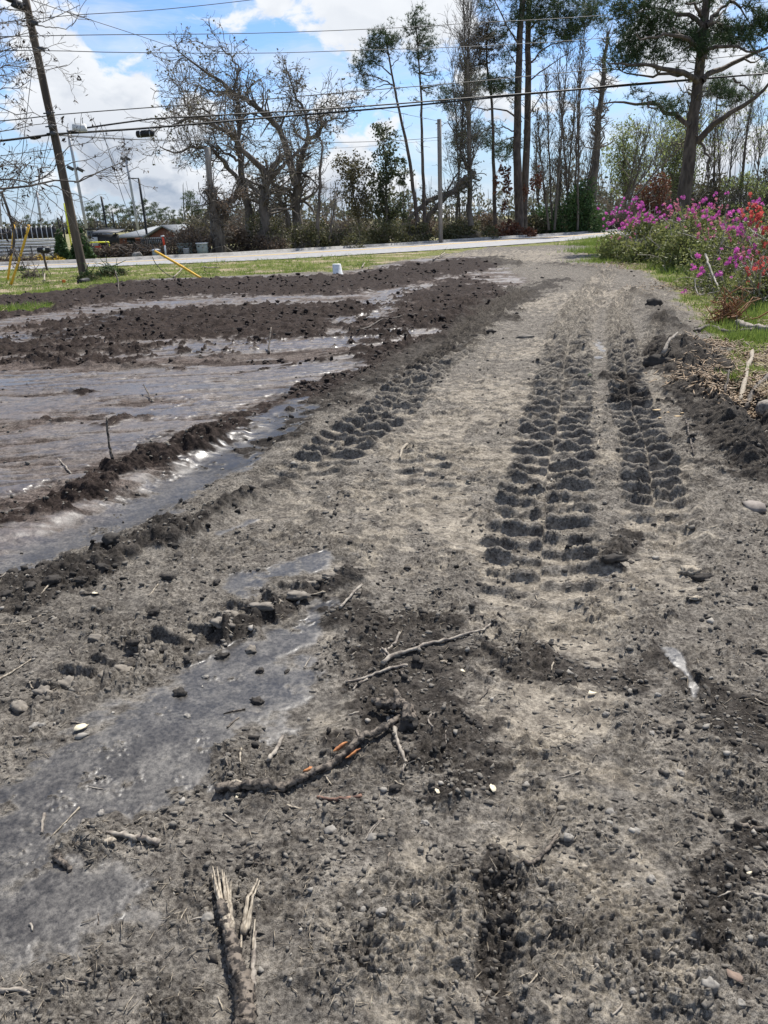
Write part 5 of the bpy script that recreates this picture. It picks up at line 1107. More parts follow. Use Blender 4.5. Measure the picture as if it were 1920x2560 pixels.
b = G(118, 676); o = thing('mailbox', 'black mailbox with a white emblem on a slightly tilted wooden post', 'mailbox', tuple(b)); k = mpp(b[1])
tp = V(108, 634, b[1]) - b; obj('post', MB().tube([np.array([0, 0, -.1]), tp], 0.05, 4).mesh('post', M_polewood), o)
prof = [(-.13 * math.cos(t), .0, .13 * math.sin(t)) for t in np.linspace(0, math.pi, 9)]
ct = V(112, 631, b[1]) - b
pr = [np.array([-0.24, y_, z_]) + ct for _, y_, z_ in []]
ring = [(0, -.10, 0), (0, .10, 0)] + [(0, .10 * math.cos(t), .12 + .10 * math.sin(t)) for t in np.linspace(0, math.pi, 8)]
obj('box', MB().prism([np.array(q) + ct + np.array([-.24, 0, 0]) for q in ring], (0.48, 0, 0)).mesh('box', M_black), o)
obj('door', MB().prism([np.array(q) * 1.04 + ct + np.array([-.27, 0, -.003]) for q in ring], (0.028, 0, 0)).mesh('door', M_black), o)
obj('support', MB().box(ct + np.array([0, 0, -.02]), (0.3, 0.12, 0.035)).mesh('support', M_polewood), o)
obj('emblem', MB().prism([ct + np.array([.03 + r * math.cos(t), -.105, .12 + r * 1.15 * math.sin(t)]) for t, r in zip(np.linspace(0, 2 * math.pi, 11)[:-1], [.05, .042, .055, .03, .05, .052, .04, .055, .045, .04])], (0, .006, 0)).mesh('emblem', M_white), o)
obj('flag', MB().box(ct + np.array([-.13, -.108, .10]), (0.11, 0.01, 0.025)).mesh('flag', M_black), o)
b = G(845, 687); hgt_b = gz(b[0], b[1]); o = thing('bucket', 'upturned white plastic bucket standing at the edge of the mud', 'bucket', (b[0], b[1], hgt_b - 0.02)); rr = 11 * mpp(b[1])
obj('body', MB().tube([(0, 0, 0), (0.0, 0, .02), (0.0, 0, .02), (-0.03, 0, .34), (-0.03, 0, .36)], [rr * 1.08, rr * 1.08, rr, rr * .86, rr * .80], 24).mesh('body', M_white, True), o)
obj('rim', MB().tube([(0, 0, .035), (0, 0, .06)], rr * 1.09, 24).mesh('rim', M_white, True), o)
b = G(199, 709); tag(MB().tube([b + (0, 0, .05), b + (0.05, .6, .05)], 0.085, 14).build('drain_pipe', M_cable), 'end of a dark drain pipe in the grass at the pole foot', 'drain pipe')
b = G(158, 718); o = thing('marker_flag', 'tiny orange marker flag in the grass left of the pole', 'flag', tuple(b)); obj('stem', MB().tube([(0, 0, 0), (0, 0, .2)], 0.006, 4).mesh('stem', M_wire), o); obj('cloth', MB().box((0.05, 0, .17), (0.10, 0.004, 0.08)).mesh('cloth', mat('orange_cloth', (0.75, 0.22, 0.05), None, 0.7, 5, 0)), o)
bush('weed_clump', 'dark green weed clump in the grass right of the leaning pole', 236, 320, 672, 708, 27.8, M_bramble, 2600, 0.05, 0.8, 'weeds', stems=160, stem_m=M_cedar, zb=-0.02)
bush('weed_clump', 'small weed tuft wrapped round the foot of the leaning pole', 196, 246, 680, 712, YU - .35, M_bramble, 900, 0.04, 0.4, 'weeds', stems=60, stem_m=M_cedar, zb=-0.02)
bush('weed_clump', 'small dark weed tuft on the verge left of the mailbox', 42, 62, 669, 682, 34, M_cedar, 300, 0.05, 0.3, 'weeds', stems=20, zb=-0.02)
bush('weed_clump', 'dry brown ditch weeds in the grass between guards and pole', 60, 120, 686, 706, 29, M_bramble, 900, 0.04, 0.6, 'weeds', stems=40, zb=-0.02)

# ---------------------------------------------------------------- bare tree reaching in from the left
YT = 13.0
def lb(px, r0, r1, dy=0.0, y=YT): return limb(px, y, r0 * mpp(YT), r1 * mpp(YT), dy, 12, 0.01)
ls = [limb([(-330, 1130), (-300, 700), (-280, 300), (-300, -120)], YT, 0.16, 0.09, 0, 12, 0.02)]
hub = [(-295, 620), (-150, 520)]
br = [([(-292, 560), (-120, 455)] + Z8([(0, 712), (150, 720), (260, 732), (370, 742), (400, 722), (450, 650), (520, 590)]), 5, 1.2, -.4), ([(-295, 640), (-120, 480)] + Z8([(0, 797), (200, 797), (300, 780), (380, 745), (500, 722), (590, 768), (700, 742), (800, 705), (880, 670), (1000, 610), (1100, 560), (1170, 525)]), 6, 1.0, .5),
      (Z8([(380, 745), (450, 765), (560, 800), (640, 830), (750, 870), (830, 900)]), 2.2, .8, -.3), (Z8([(372, 740), (372, 650), (365, 605), (430, 598), (520, 590)]), 2.5, .9, .2), (Z8([(700, 742), (830, 670), (1000, 680), (1150, 670), (1230, 630)]), 1.8, .7, .3),
      ([(-296, 680), (-100, 520)] + Z2([(0, 300), (40, 400), (80, 480), (100, 590), (92, 680), (105, 735)]), 7, 3.5, .2), ([(-285, 330), (-120, 160)] + Z1([(0, 250), (70, 262), (130, 235), (210, 208)]), 3.5, .9, .3), ([(-285, 360), (-120, 240)] + Z1([(0, 330), (110, 310), (230, 310), (330, 345)]), 3, .8, -.3),
      ([(-288, 400), (-120, 260)] + Z1([(0, 440), (100, 432), (200, 442), (300, 455), (440, 428)]), 3, .8, .3), ([(-288, 430), (-120, 300)] + Z1([(0, 570), (80, 600), (140, 560), (200, 520)]), 2.5, .8, -.2), ([(-280, 200), (-120, 50)] + Z1([(0, 60), (90, 90), (150, 60), (240, 160), (300, 120), (380, 100), (450, 65), (510, 30)]), 3, .7, .2),
      (Z1([(240, 165), (350, 182), (440, 178), (500, 130)]), 1.5, .6, .2), ([(-290, 500), (-120, 380)] + Z1([(0, 690), (100, 735), (250, 722), (330, 785)]), 3, .8, -.3), ([(-285, 250), (-130, 90)] + Z1([(0, 150), (90, 140), (170, 170)]), 2.5, .7, -.2), ([(-292, 590), (-100, 470)] + Z8([(0, 500), (120, 560), (220, 680), (320, 800), (420, 900)]), 3, .8, .3),
      ([(-290, 480), (-120, 350)] + Z8([(0, 250), (120, 240), (260, 200), (400, 230), (480, 190)]), 3, .8, .3), (Z8([(390, 780), (450, 880), (540, 960), (640, 1040), (700, 1131)]), 1.4, .6, .2), ([(-290, 610), (-120, 500)] + Z8([(0, 590), (150, 560), (300, 570), (370, 605)]), 3, .9, .2), (Z8([(560, 640), (680, 560), (800, 530), (950, 480), (1000, 420)]), 1.5, .5, .3), (Z8([(520, 590), (620, 420), (760, 380), (900, 350), (950, 280)]), 1.5, .5, -.3), ([(-290, 640), (-120, 560)] + Z8([(0, 860), (80, 890), (150, 930), (250, 960)]), 2, .6, .2)]
for p, a, b, dy in br: ls.append(lb(p, a * 0.75, b * 0.75, dy))
P, R = cat(ls); PB, RB = P[1:], R[1:]
a, ar = grow(PB, RB, 230, 0.75, 0.85, 0.10, 0.28, 6, 0.35, 1, 0.6, 0.35); ar = np.maximum(ar, 0.0035)
b, br_ = grow(a, ar, 620, 0.36, 0.9, 0.06, 0.3, 5, 0.2, 1, 0.7, 0.4); br_ = np.maximum(br_, 0.0025)
c2, cr2 = grow(b, br_, 900, 0.14, 0.9, 0.0, 0.3, 3, 0.3, 1, 0.7, 0.5); cr2 = np.maximum(cr2, 0.002)
lv, lf = leaves(sample_on(c2, 900, 0.6), 0.028, 0.02, 2.6); b0 = P[0, 0].copy(); b0[2] = -0.05
o = tree('bare_tree', 'leafless near tree reaching its budding crooked twigs in from the left edge', 'tree', b0, [(P, R, 7)], [(a, ar, 4), (b, br_, 3), (c2, cr2, 3)], (lv, lf, mat('seed_pods', (0.10, 0.075, 0.055), (0.05, 0.035, 0.03), 0.8, 5, 0)), M_twig, crown_name='buds')
bw = V(33, 622, YT); tb = MB()
for i in range(14): d = rng.normal(size=3) * .05 + np.array([0, 0, -.12]); tb.tube([bw + rng.normal(size=3) * .02, bw + d], 0.008, 4)
for e in ((P, R),): pass
obj('splintered_end', mesh_np('splintered_end', np.vstack(tb.v) - b0, [np.vstack(tb.q), np.vstack(tb.t)], M_twig), o)

# ---------------------------------------------------------------- azaleas on the right bank
M_mag = mat('magenta_petals', (0.60, 0.12, 0.44), (0.50, 0.10, 0.38), 0.6, 30, 0.0, trans=0.4)
M_coral = mat('coral_red_petals', (0.60, 0.12, 0.10), (0.52, 0.09, 0.09), 0.6, 30, 0.0, trans=0.4)
M_pinkold = mat('dusty_pink_petals', (0.48, 0.17, 0.24), (0.36, 0.12, 0.17), 0.6, 30, 0.0, trans=0.4)
M_stem = mat('pale_azalea_stem', (0.36, 0.33, 0.28), (0.20, 0.18, 0.15), 0.8, 12, 0.3)
def blossom_mesh(name, m, r=0.035, seed=0):
    """a small truss of five-petalled flowers"""
    rs = np.random.default_rng(seed); V_ = []; T_ = []; k = 0
    for f in range(3):
        c = rs.normal(size=3) * 0.6 * r; ax = rs.normal(size=3) + np.array([0, -1.3, 0.7]); ax /= np.linalg.norm(ax)
        a = np.cross(ax, (0.3, 0.2, 1)); a /= np.linalg.norm(a); b = np.cross(ax, a)
        for p in range(5):
            t = p * 2 * math.pi / 5; d = a * math.cos(t) + b * math.sin(t); e = -a * math.sin(t) + b * math.cos(t)
            V_ += [c, c + r * (d * .6 + e * .36 + ax * .28), c + r * (d * 1.05 + e * .12 + ax * .34), c + r * (d * .95 - e * .18 + ax * .30), c + r * (d * .6 - e * .36 + ax * .28)]
            T_ += [(k, k + 1, k + 2), (k, k + 2, k + 3), (k, k + 3, k + 4)]; k += 5
    return mesh_np(name, np.array(V_), [np.array(T_)], m)
bl_m = [blossom_mesh('blossom', M_mag, 0.038, i) for i in range(3)]; bl_c = [blossom_mesh('blossom', M_coral, 0.034, 9 + i) for i in range(3)]; bl_p = [blossom_mesh('blossom', M_pinkold, 0.030, 20 + i) for i in range(2)]
def azalea(label, x0, x1, top, base, y, n, flowers, stems, ls=0.055, lumps=12, depth=2.0):
    o = bush('azalea_bush', label, x0, x1, top, base, y, M_azleaf, n, ls, depth, 'azalea bush', stems=stems, stem_m=M_stem, lumps=lumps, zb=-0.02)
    b0 = np.array(o.location)
    for px, py, kind in flowers:
        yy = y - depth * 0.45 - 0.25 * rng.uniform(); c = V(px, py, yy) - b0
        me = {'m': bl_m, 'c': bl_c, 'p': bl_p}[kind]; f = obj('blossom', me[rng.integers(len(me))], o); f.location = tuple(c); f.rotation_euler = tuple(rng.uniform(-.6, .6, 3)); s = rng.uniform(0.7, 1.25) * (y / 15) ** 0.35; f.scale = (s, s, s)
    return o
Z6 = lambda p: z5(p, 1420, 440, 3.318)
def fl(pts, k): return [(1420 + a / 3.318, 440 + b / 3.318, k) for a, b in pts]
def sc6(cx, cy, rx, ry, n, k): return [(1420 + (cx + random.gauss(0, rx)) / 3.318, 440 + (cy + random.gauss(0, ry)) / 3.318, k) for _ in range(n)]
azalea('magenta-flowered azalea bush at the left end of the bank, nearest the road', 1525, 1690, 522, 645, 27, 9500, fl([(300, 360), (330, 385), (470, 185), (450, 220), (405, 265), (440, 245), (385, 310), (430, 300), (480, 290), (530, 230), (570, 235), (600, 255), (520, 380), (545, 350), (570, 375), (550, 400), (655, 310), (700, 345), (735, 270), (690, 330), (600, 300), (445, 435), (470, 400), (790, 240), (830, 270), (850, 250)], 'm')
       + sc6(470, 320, 110, 75, 26, 'm') + sc6(720, 330, 130, 60, 22, 'm') + sc6(860, 280, 50, 25, 12, 'p') + sc6(480, 440, 60, 50, 10, 'p'), 150, 0.07, 16, 2.2)
azalea('azalea bush with few pink flowers in the middle of the bank', 1650, 1830, 515, 660, 23, 9500, fl([(1125, 200), (1140, 190), (1110, 215), (1180, 240), (1200, 265), (1060, 240), (1085, 265), (1190, 400), (1210, 430), (1085, 415), (1290, 430), (1415, 290), (1440, 285), (1325, 140)], 'm') + sc6(1060, 270, 110, 60, 26, 'p') + sc6(1230, 400, 110, 70, 22, 'p') + sc6(1150, 300, 120, 60, 14, 'm'), 200, 0.06, 16, 2.2)
azalea('big azalea bush with coral red and magenta flowers at the right edge', 1725, 2010, 522, 745, 16.5, 13000, fl([(1480, 360), (1420, 470), (1450, 450), (1435, 480), (1580, 200), (1565, 215), (1080, 665), (1035, 740), (1050, 765), (1030, 775), (1110, 770), (1100, 815), (1085, 830), (1120, 800), (1255, 690), (1320, 730), (1335, 720), (1545, 575), (1560, 580)], 'm')
       + fl([(1500, 600), (1580, 645), (1470, 675), (1475, 820), (1630, 595), (1640, 740), (1590, 840), (1620, 810), (1640, 870), (1530, 690), (1570, 800), (1605, 830)], 'c') + sc6(1570, 320, 60, 60, 30, 'c') + sc6(1640, 400, 60, 60, 16, 'c') + sc6(1600, 830, 50, 40, 10, 'c') + sc6(1350, 500, 140, 90, 26, 'p') + sc6(1450, 420, 150, 80, 14, 'm'), 260, 0.045, 18, 2.0)
azalea('low front azalea with scattered coral and pink blooms at the right edge', 1790, 1990, 640, 790, 13.6, 4200, sc6(1560, 760, 90, 70, 18, 'c') + sc6(1400, 700, 80, 60, 12, 'm') + sc6(1500, 640, 90, 50, 10, 'p'), 200, 0.038, 10, 1.2)
f = obj('blossom', bl_m[0]); p = G(*Z6([(966, 975)])[0]); f.location = (p[0], p[1], gz(p[0], p[1]) + 0.05); tag(f, 'single magenta azalea bloom lying by itself at the track edge', 'flower')
# pale bare stems hanging out of the bushes
def hang(label, px, y0, y1, r0, r1, m=M_stem, name='bare_branch', cat_='branch'):
    P = np.array([V(a, b, y0 + (y1 - y0) * i / (len(px) - 1)) for i, (a, b) in enumerate(px)]); P[-1, 2] = max(P[-1, 2], gz(P[-1, 0], P[-1, 1]) + 0.01)
    P = polyline(P, 16); P[1:-1] += rng.normal(size=(14, 3)) * 0.006
    a, ar = grow(P[None], np.linspace(r0, r1, 16)[None], 7, 0.3, 0.9, 0.0, 0.3, 4, 0.2, 1, 0.45, 0.4); v, f = join([tubes(P[None], np.linspace(r0, r1, 16)[None], 6), tubes(a, ar, 4)]); o = obj(name, mesh_np(name, v, f, m, True)); tag(o, label, cat_); return o
hang('thick whitish bare stem hanging from the red azalea to the ground', Z6([(1140, 650), (1170, 740), (1215, 850), (1250, 930), (1310, 1005)]), 15.2, 13.6, 0.022, 0.012)
hang('thin curved whitish stem hanging in a hook below the magenta blooms', Z6([(1055, 850), (1060, 940), (1090, 985), (1160, 975), (1250, 955)]), 14.2, 13.4, 0.012, 0.008)
hang('long pale stem sweeping down to the right frame edge', Z6([(1500, 430), (1560, 480), (1659, 530)]), 15.0, 14.5, 0.010, 0.007); hang('slim pale forked stem at the foot of the middle azalea', Z6([(740, 615), (770, 580), (800, 545), (820, 530)]), 24, 24, 0.02, 0.01)
hang('brown arching stem low in front of the red azalea', Z6([(1470, 930), (1510, 885), (1600, 870), (1659, 850)]), 13.5, 13.5, 0.009, 0.006, M_twig); hang('dark straight stem through the red azalea', Z6([(1280, 570), (1350, 600), (1520, 605)]), 15, 15, 0.014, 0.01, M_bark)

# ---------------------------------------------------------------- scattered small stuff
def in_frame_points(n, dmin, dmax, widen=1.0, power=1.0):
    """random ground spots, thinning with distance"""
    u = rng.uniform(0, 1, n); a = np.arctan(CAM_H / dmin) + u * (np.arctan(CAM_H / dmax) - np.arctan(CAM_H / dmin)); Y = CAM_H / np.tan(a)
    half = (0.545 * (CAM_H * math.sin(PITCH) + Y * math.cos(PITCH)) + 0.03) * widen
    return rng.uniform(-1, 1, n) * half, Y
# grass
X, Y = in_frame_points(200000, 8.0, 44, 1.15)
F = field(X, Y); k = (F[3] > 0.45) & (fbm(X / 1.1, Y / 1.1, 333, 3) + 0.35 * rng.normal(size=len(X)) > -0.22 + 0.75 * (X > 0)); rp = inside(X.astype(f32), Y.astype(f32), ROAD_NEAR + ROAD_FAR[::-1]) < -0.15; k &= rp
X, Y, Z = X[k], Y[k], F[0][k]; n = len(X)
def blades(X, Y, Z, h, w, per, m, name, label, lean=0.45):
    n = len(X); b = np.c_[X, Y, Z].repeat(per, 0) + np.c_[rng.normal(size=(n * per, 2)) * 0.03, np.zeros(n * per)]; d = rng.normal(size=(n * per, 3)) * lean; d[:, 2] = 1; d /= np.linalg.norm(d, axis=1, keepdims=True)
    a = rng.uniform(0, 2 * math.pi, n * per); s = np.c_[np.cos(a), np.sin(a), 0 * a] * w / 2; H_ = (np.repeat(np.broadcast_to(h, (n,)), per) * rng.uniform(.5, 1.3, n * per))[:, None]
    v = np.stack([b - s, b + s, b + d * H_], 1).reshape(-1, 3); o = obj(name, mesh_np(name, v, [np.arange(3 * n * per).reshape(-1, 3)], m)); tag(o, label, 'grass', kind='stuff')
hh = 0.075 + 0.07 * sstep(-0.1, 0.5, fbm(X / 0.8, Y / 0.8, 44, 3)) 
hh = hh * np.where(X > 2, 0.95, 1.0)
blades(X, Y, Z - 0.01, hh, 0.018, 3, M_grass, 'grass', 'short spring grass on the verge and the right bank')
# brighter lush strip and bank clumps
for (px, py, r, hgt_) in [(1490, 612, 1.6, .28), (1505, 630, 1.4, .30), (1530, 600, 1.8, .3), (1580, 650, .6, .22), (1600, 645, .5, .2), (1680, 670, .9, .22), (1720, 680, .8, .2), (1780, 700, .8, .2), (1830, 770, .5, .16), (1860, 800, .5, .16), (1900, 780, .5, .18), (1850, 850, .3, .12), (1790, 830, .2, .1), (1830, 940, .12, .10), (1885, 930, .12, .1), (1850, 720, .7, .2), (1900, 850, .4, .15), (1520, 655, 1.0, .16)]:
    g = G(px, py); q = g[:2] + rng.normal(size=(int(900 * min(1, r)), 2)) * r * 0.5; zz = field(q[:, 0], q[:, 1])[0]; 
    blades(q[:, 0], q[:, 1], zz - 0.01, hgt_, 0.016 * (g[1] / 16) ** .5, 2, M_grass, 'grass_clump', 'lush bright green weeds on the right bank', 0.5)
# straw, leaf litter
def litter(name, label, X, Y, Z, L_, w, m, lift=0.006, tilt=0.12):
    n = len(X); a = rng.uniform(0, math.pi, n); d = np.c_[np.cos(a), np.sin(a), rng.normal(size=n) * tilt] * (L_ * rng.uniform(.4, 1.3, n))[:, None] / 2; s = np.c_[-np.sin(a), np.cos(a), 0 * a] * w / 2
    c = np.c_[X, Y, Z + lift]; up = np.array([0, 0, w * 0.6]); v = np.stack([c - d - s, c - d + s, c + d, c - d + up], 1).reshape(-1, 3); i = np.arange(n)[:, None] * 4
    f = np.concatenate([i + np.array([0, 2, 1]), i + np.array([0, 3, 2]), i + np.array([1, 2, 3]), i + np.array([0, 1, 3])]); o = obj(name, mesh_np(name, v, [f], m)); tag(o, label, 'litter', kind='stuff')
X, Y = in_frame_points(40000, 5, 40, 1.1); F = field(X, Y); k = (F[3] > 0.3) & (inside(X.astype(f32), Y.astype(f32), ROAD_NEAR + ROAD_FAR[::-1]) < -0.1) & (fbm(X / 1.4, Y / 1.4, 381, 3) > 0.05)
litter('straw_litter', 'dry straw and dead stalks strewn over the verge and bank', X[k], Y[k], F[0][k] + 0.02, 0.22, 0.016, M_straw, 0.02, 0.3)
q = np.concatenate([G(a, b)[:2] + rng.normal(size=(n_, 2)) * r for a, b, r, n_ in [(1860, 950, .35, 700), (1810, 980, .2, 300), (1900, 1000, .25, 500), (1630, 640, .7, 600), (1560, 670, .7, 400), (1600, 660, .6, 500), (1700, 720, .5, 300), (1790, 860, .2, 200), (1880, 890, .3, 400)]]); z_ = field(q[:, 0], q[:, 1])[0]
litter('leaf_litter', 'brown dead leaves and pine straw on the right bank', q[:, 0], q[:, 1], z_, 0.10, 0.022, leafmat('tan_litter', (0.24, 0.165, 0.10), (0.38, 0.30, 0.21), 0.1), 0.02, 0.35)
X, Y = in_frame_points(5200, 1.15, 14, 1.1); F = field(X, Y); k = (F[3] < 0.2) & (fbm(X / 0.5, Y / 0.5, 391, 3) + 0.3 * rng.normal(size=len(X)) > 0.0) & (F[1] < 0.6)
X, Y, Z = X[k], Y[k], F[0][k]; litter('straw_bits', 'fine bits of straw and root fibre scattered over the soil', X, Y, Z, 0.018 + 0.012 * Y * rng.uniform(.3, 1.2, len(Y)), 0.0022 + 0.0004 * Y.mean(), leafmat('soil_straw', (0.10, 0.082, 0.062), (0.40, 0.345, 0.265), 0.0, scale=40), 0.004, 0.18)
# loose clods and crumbs
def crumbs(name, label, n, dmin, dmax, r0, r1, m, thresh, seed, flat=0.75, cond=None, jag=0.40):
    X, Y = in_frame_points(n, dmin, dmax, 1.12); F = field(X, Y); w = fbm(X / 0.25, Y / 0.25, seed, 3) + 0.35 * fbm(X / 1.2, Y / 1.2, seed + 5, 2) + 0.3 * rng.normal(size=n) + F[5] * 0.8 - F[1] * 1.3 - F[2] * 0.9
    k = (w > thresh) & (F[3] < 0.25)
    if name == 'churned_clods': k &= (F[4] > 0.5) & (F[5] > 0.5)
    X, Y, Z = X[k], Y[k], F[0][k]; n = len(X)
    t = (1 + 5 ** .5) / 2; ico = np.array([(-1, t, 0), (1, t, 0), (-1, -t, 0), (1, -t, 0), (0, -1, t), (0, 1, t), (0, -1, -t), (0, 1, -t), (t, 0, -1), (t, 0, 1), (-t, 0, -1), (-t, 0, 1)]) / 1.9
    fc = np.array([(0, 11, 5), (0, 5, 1), (0, 1, 7), (0, 7, 10), (0, 10, 11), (1, 5, 9), (5, 11, 4), (11, 10, 2), (10, 7, 6), (7, 1, 8), (3, 9, 4), (3, 4, 2), (3, 2, 6), (3, 6, 8), (3, 8, 9), (4, 9, 5), (2, 4, 11), (6, 2, 10), (8, 6, 7), (9, 8, 1)])
    r = (r0 + (r1 - r0) * rng.uniform(0, 1, n) ** 3.0) * (0.55 + 0.28 * Y ** 0.75)
    S = ico[None] * (1 + jag * rng.normal(size=(n, 12, 1))) * np.stack([rng.uniform(.7, 1.35, n), rng.uniform(.7, 1.35, n), np.full(n, flat)], 1)[:, None, :] * r[:, None, None]
    a = rng.uniform(0, 2 * math.pi, n); ca, sa = np.cos(a)[:, None], np.sin(a)[:, None]; x = S[..., 0] * ca - S[..., 1] * sa; y = S[..., 0] * sa + S[..., 1] * ca
    v = np.stack([x, y, S[..., 2]], -1) + np.c_[X, Y, Z + r * 0.25][:, None, :]; f = (np.arange(n)[:, None, None] * 12 + fc[None]).reshape(-1, 3)
    o = obj(name, mesh_np(name, v.reshape(-1, 3), [f], m)); tag(o, label, 'soil', kind='stuff')
def clodmat(name, c1, c2, bump=0.7):
    m = leafmat(name, c1, c2, 0.0, 0.9, 6.0); T = NT(m.node_tree); b = [n for n in T.n if n.type == 'BSDF_PRINCIPLED'][0]; t = [n for n in T.n if n.type == 'TEX_COORD'][0]
    bp = T.node('ShaderNodeBump'); bp.inputs['Strength'].default_value = bump; bp.inputs['Distance'].default_value = 0.004; T.link(T.noise(t.outputs['Object'], 160, 4, .7), bp.inputs['Height']); T.link(bp.outputs[0], b.inputs['Normal']); return m
M_clod = clodmat('clod_soil', (0.028, 0.025, 0.022), (0.205, 0.187, 0.160)); M_darkclod = clodmat('wet_dark_clod_soil', (0.012, 0.011, 0.010), (0.055, 0.049, 0.043)); M_peb = clodmat('pale_pebbles', (0.14, 0.13, 0.112), (0.36, 0.335, 0.295), 0.3)
crumbs('soil_crumbs', 'fine crumbs of grey soil over the nearer ground', 24000, 1.1, 9, 0.002, 0.010, M_clod, 0.0, 701)
crumbs('dark_clods', 'dark damp clods thrown along ruts and ridges', 9000, 1.2, 26, 0.003, 0.014, M_darkclod, 0.45, 733)
crumbs('churned_clods', 'dark red-brown clods of churned wet mud in the left field', 26000, 7, 30, 0.004, 0.017, clodmat('churned_soil', (0.010, 0.008, 0.007), (0.055, 0.040, 0.034)), 0.75, 751)
crumbs('small_pebbles', 'small pale pebbles scattered over the track', 420, 1.1, 12, 0.003, 0.012, M_peb, -0.2, 771, 0.8)
# lifted flakes of drying crust
X, Y = in_frame_points(4500, 1.1, 4.5, 1.1); F = field(X, Y); k = (F[3] < .2) & (F[5] < .6) & (F[1] < .5) & (fbm(X / .35, Y / .35, 808, 3) + 0.25 * rng.normal(size=len(X)) > 0.0); X, Y, Z = X[k], Y[k], F[0][k]; n = len(X)
r = rng.uniform(.003, .010, n) * (0.6 + 0.22 * Y); m6 = np.arange(6) * math.pi / 3; rr = r[:, None] * rng.uniform(.15, 1.5, (n, 6)); px_ = rr * np.cos(m6) * 1.35; py_ = rr * np.sin(m6) * .8; tx = rng.normal(size=n) * .12; ty = rng.uniform(-.1, .35, n)
pz = -py_ * ty[:, None] + px_ * tx[:, None]; th = (0.0010 + 0.0003 * Y)[:, None]
topv = np.stack([px_ + X[:, None], py_ + Y[:, None], Z[:, None] + pz + th + .0015], -1); botv = topv - np.array([0, 0, 1])[None, None] * (th[..., None] * 2.2)
v = np.concatenate([topv, botv], 1).reshape(-1, 3); b_ = np.arange(n)[:, None, None] * 12
f4 = (b_ + np.array([(0, 1, 2, 3), (0, 3, 4, 5)] + [(i, i + 6, (i + 1) % 6 + 6, (i + 1) % 6) for i in range(6)])[None]).reshape(-1, 4)
tag(obj('crust_flakes', mesh_np('crust_flakes', v, [f4], clodmat('dry_crust', (0.045, 0.041, 0.036), (0.20, 0.182, 0.155)))), 'curled flakes of drying mud crust', 'soil', kind='stuff')

# ---------------------------------------------------------------- branches, sticks, stones on the ground
M_barkwet = mat('wet_dark_bark', (0.150, 0.125, 0.100), (0.022, 0.018, 0.015), 0.75, 55, 1.0, (1, 1, 1), 0.006, lo=.42, hi=.58)
M_greystick = mat('grey_stick_bark', (0.30, 0.27, 0.225), (0.12, 0.10, 0.085), 0.85, 36, 0.8, (1, 1, 1), 0.003)
M_orangewood = mat('fresh_orange_wood', (0.46, 0.20, 0.075), (0.22, 0.085, 0.035), 0.7, 60, 0.5, (1, 1, 1), 0.002)
M_palewood = mat('pale_split_wood', (0.36, 0.315, 0.245), (0.15, 0.125, 0.095), 0.8, 60, 0.6, (3, 1, 1), 0.002)
CA = lambda p: z5(p, 540, 1500, 2.37); CB = lambda p: z5(p, 0, 1900, 1.659); CC = lambda p: z5(p, 900, 1900, 1.6265); CD = lambda p: z5(p, 900, 1300, 1.6265); CE = lambda p: z5(p, 900, 600, 1.6265); CF = lambda p: z5(p, 0, 680, 1.659); CH = lambda p: z5(p, 0, 1200, 1.659)
def on_ground(px, lift, n):
    P = np.array([G(a, b) for a, b in px]); P = polyline(P, n); z = field(P[:, 0], P[:, 1])[0].astype(float)
    zz = np.convolve(np.pad(z, 2, 'edge'), np.ones(5) / 5, 'valid'); P[:, 2] = np.maximum(zz, z - 0.004) + lift; return P
def stick(label, px, w0, w1, m=M_greystick, lift=0.3, n=16, twigs=0, name='stick', group=None, rise=None, wob=0.25, jag=0.10, k=7, parent=None, category='stick'):
    """px path, widths in photo pixels"""
    P = on_ground(px, 0, n); d = np.linalg.norm(P.mean(0) - np.array([0, 0, CAM_H])); s = d / F_PX; r = np.linspace(w0, w1, n) * s / 2
    if rise is not None: P[:, 2] += np.interp(np.linspace(0, 1, n), np.linspace(0, 1, len(rise)), rise)
    P[:, 2] += r * (0.35 + lift); P[1:-1] += rng.normal(size=(n - 2, 3)) * r[1:-1, None] * wob
    mb = MB().tube(P, r * (1 + .12 * rng.normal(size=n)), k, jag)
    if twigs:
        a, ar = grow(P[None], r[None], twigs, 0.25 * np.linalg.norm(P[-1] - P[0]), 0.8, 0.0, 0.25, 5, 0.15, 0.95, 0.4, 0.5)
        for q, qr in zip(a, ar): q[:, 2] = np.maximum(q[:, 2], P[:, 2].min()); mb.tube(q, qr, 5)
    o = mb.build(name, m, parent, True)
    if parent is None: tag(o, label, category, group)
    return o
# the long wet branch with torn root end
o = thing('broken_branch', 'long dark wet branch with torn orange wood patches in the centre foreground', 'branch', tuple(G(735, 1960)))
bx0 = np.array(o.location)
def as_part(ob, parent):
    ob.parent = parent; ob.matrix_parent_inverse = Matrix.Translation(-Vector(parent.location)); return ob
mainpx = CA([(10, 1163), (150, 1163), (270, 1158), (370, 1142), (500, 1092), (640, 1048), (750, 990), (880, 905), (1000, 822), (1092, 752)])
as_part(stick('', mainpx, 21, 15, M_barkwet, 0.7, 70, 0, 'bark', parent=o, wob=.10, jag=.13, k=14, rise=[0, 0, .0, .004, .012, .02]), o)
s_ = 2.3 / F_PX
def patch(label, px, w, m, z, nm='exposed_wood', parent=None, n=8):
    P = on_ground(px, z * .72, n); r = np.sin(np.linspace(0.15, math.pi - .15, n)) * w * s_ * .36 + .0004; ob = MB().tube(P, r, 8, .15).build(nm, m, parent, False)
    if parent is not None: as_part(ob, parent)
    return ob
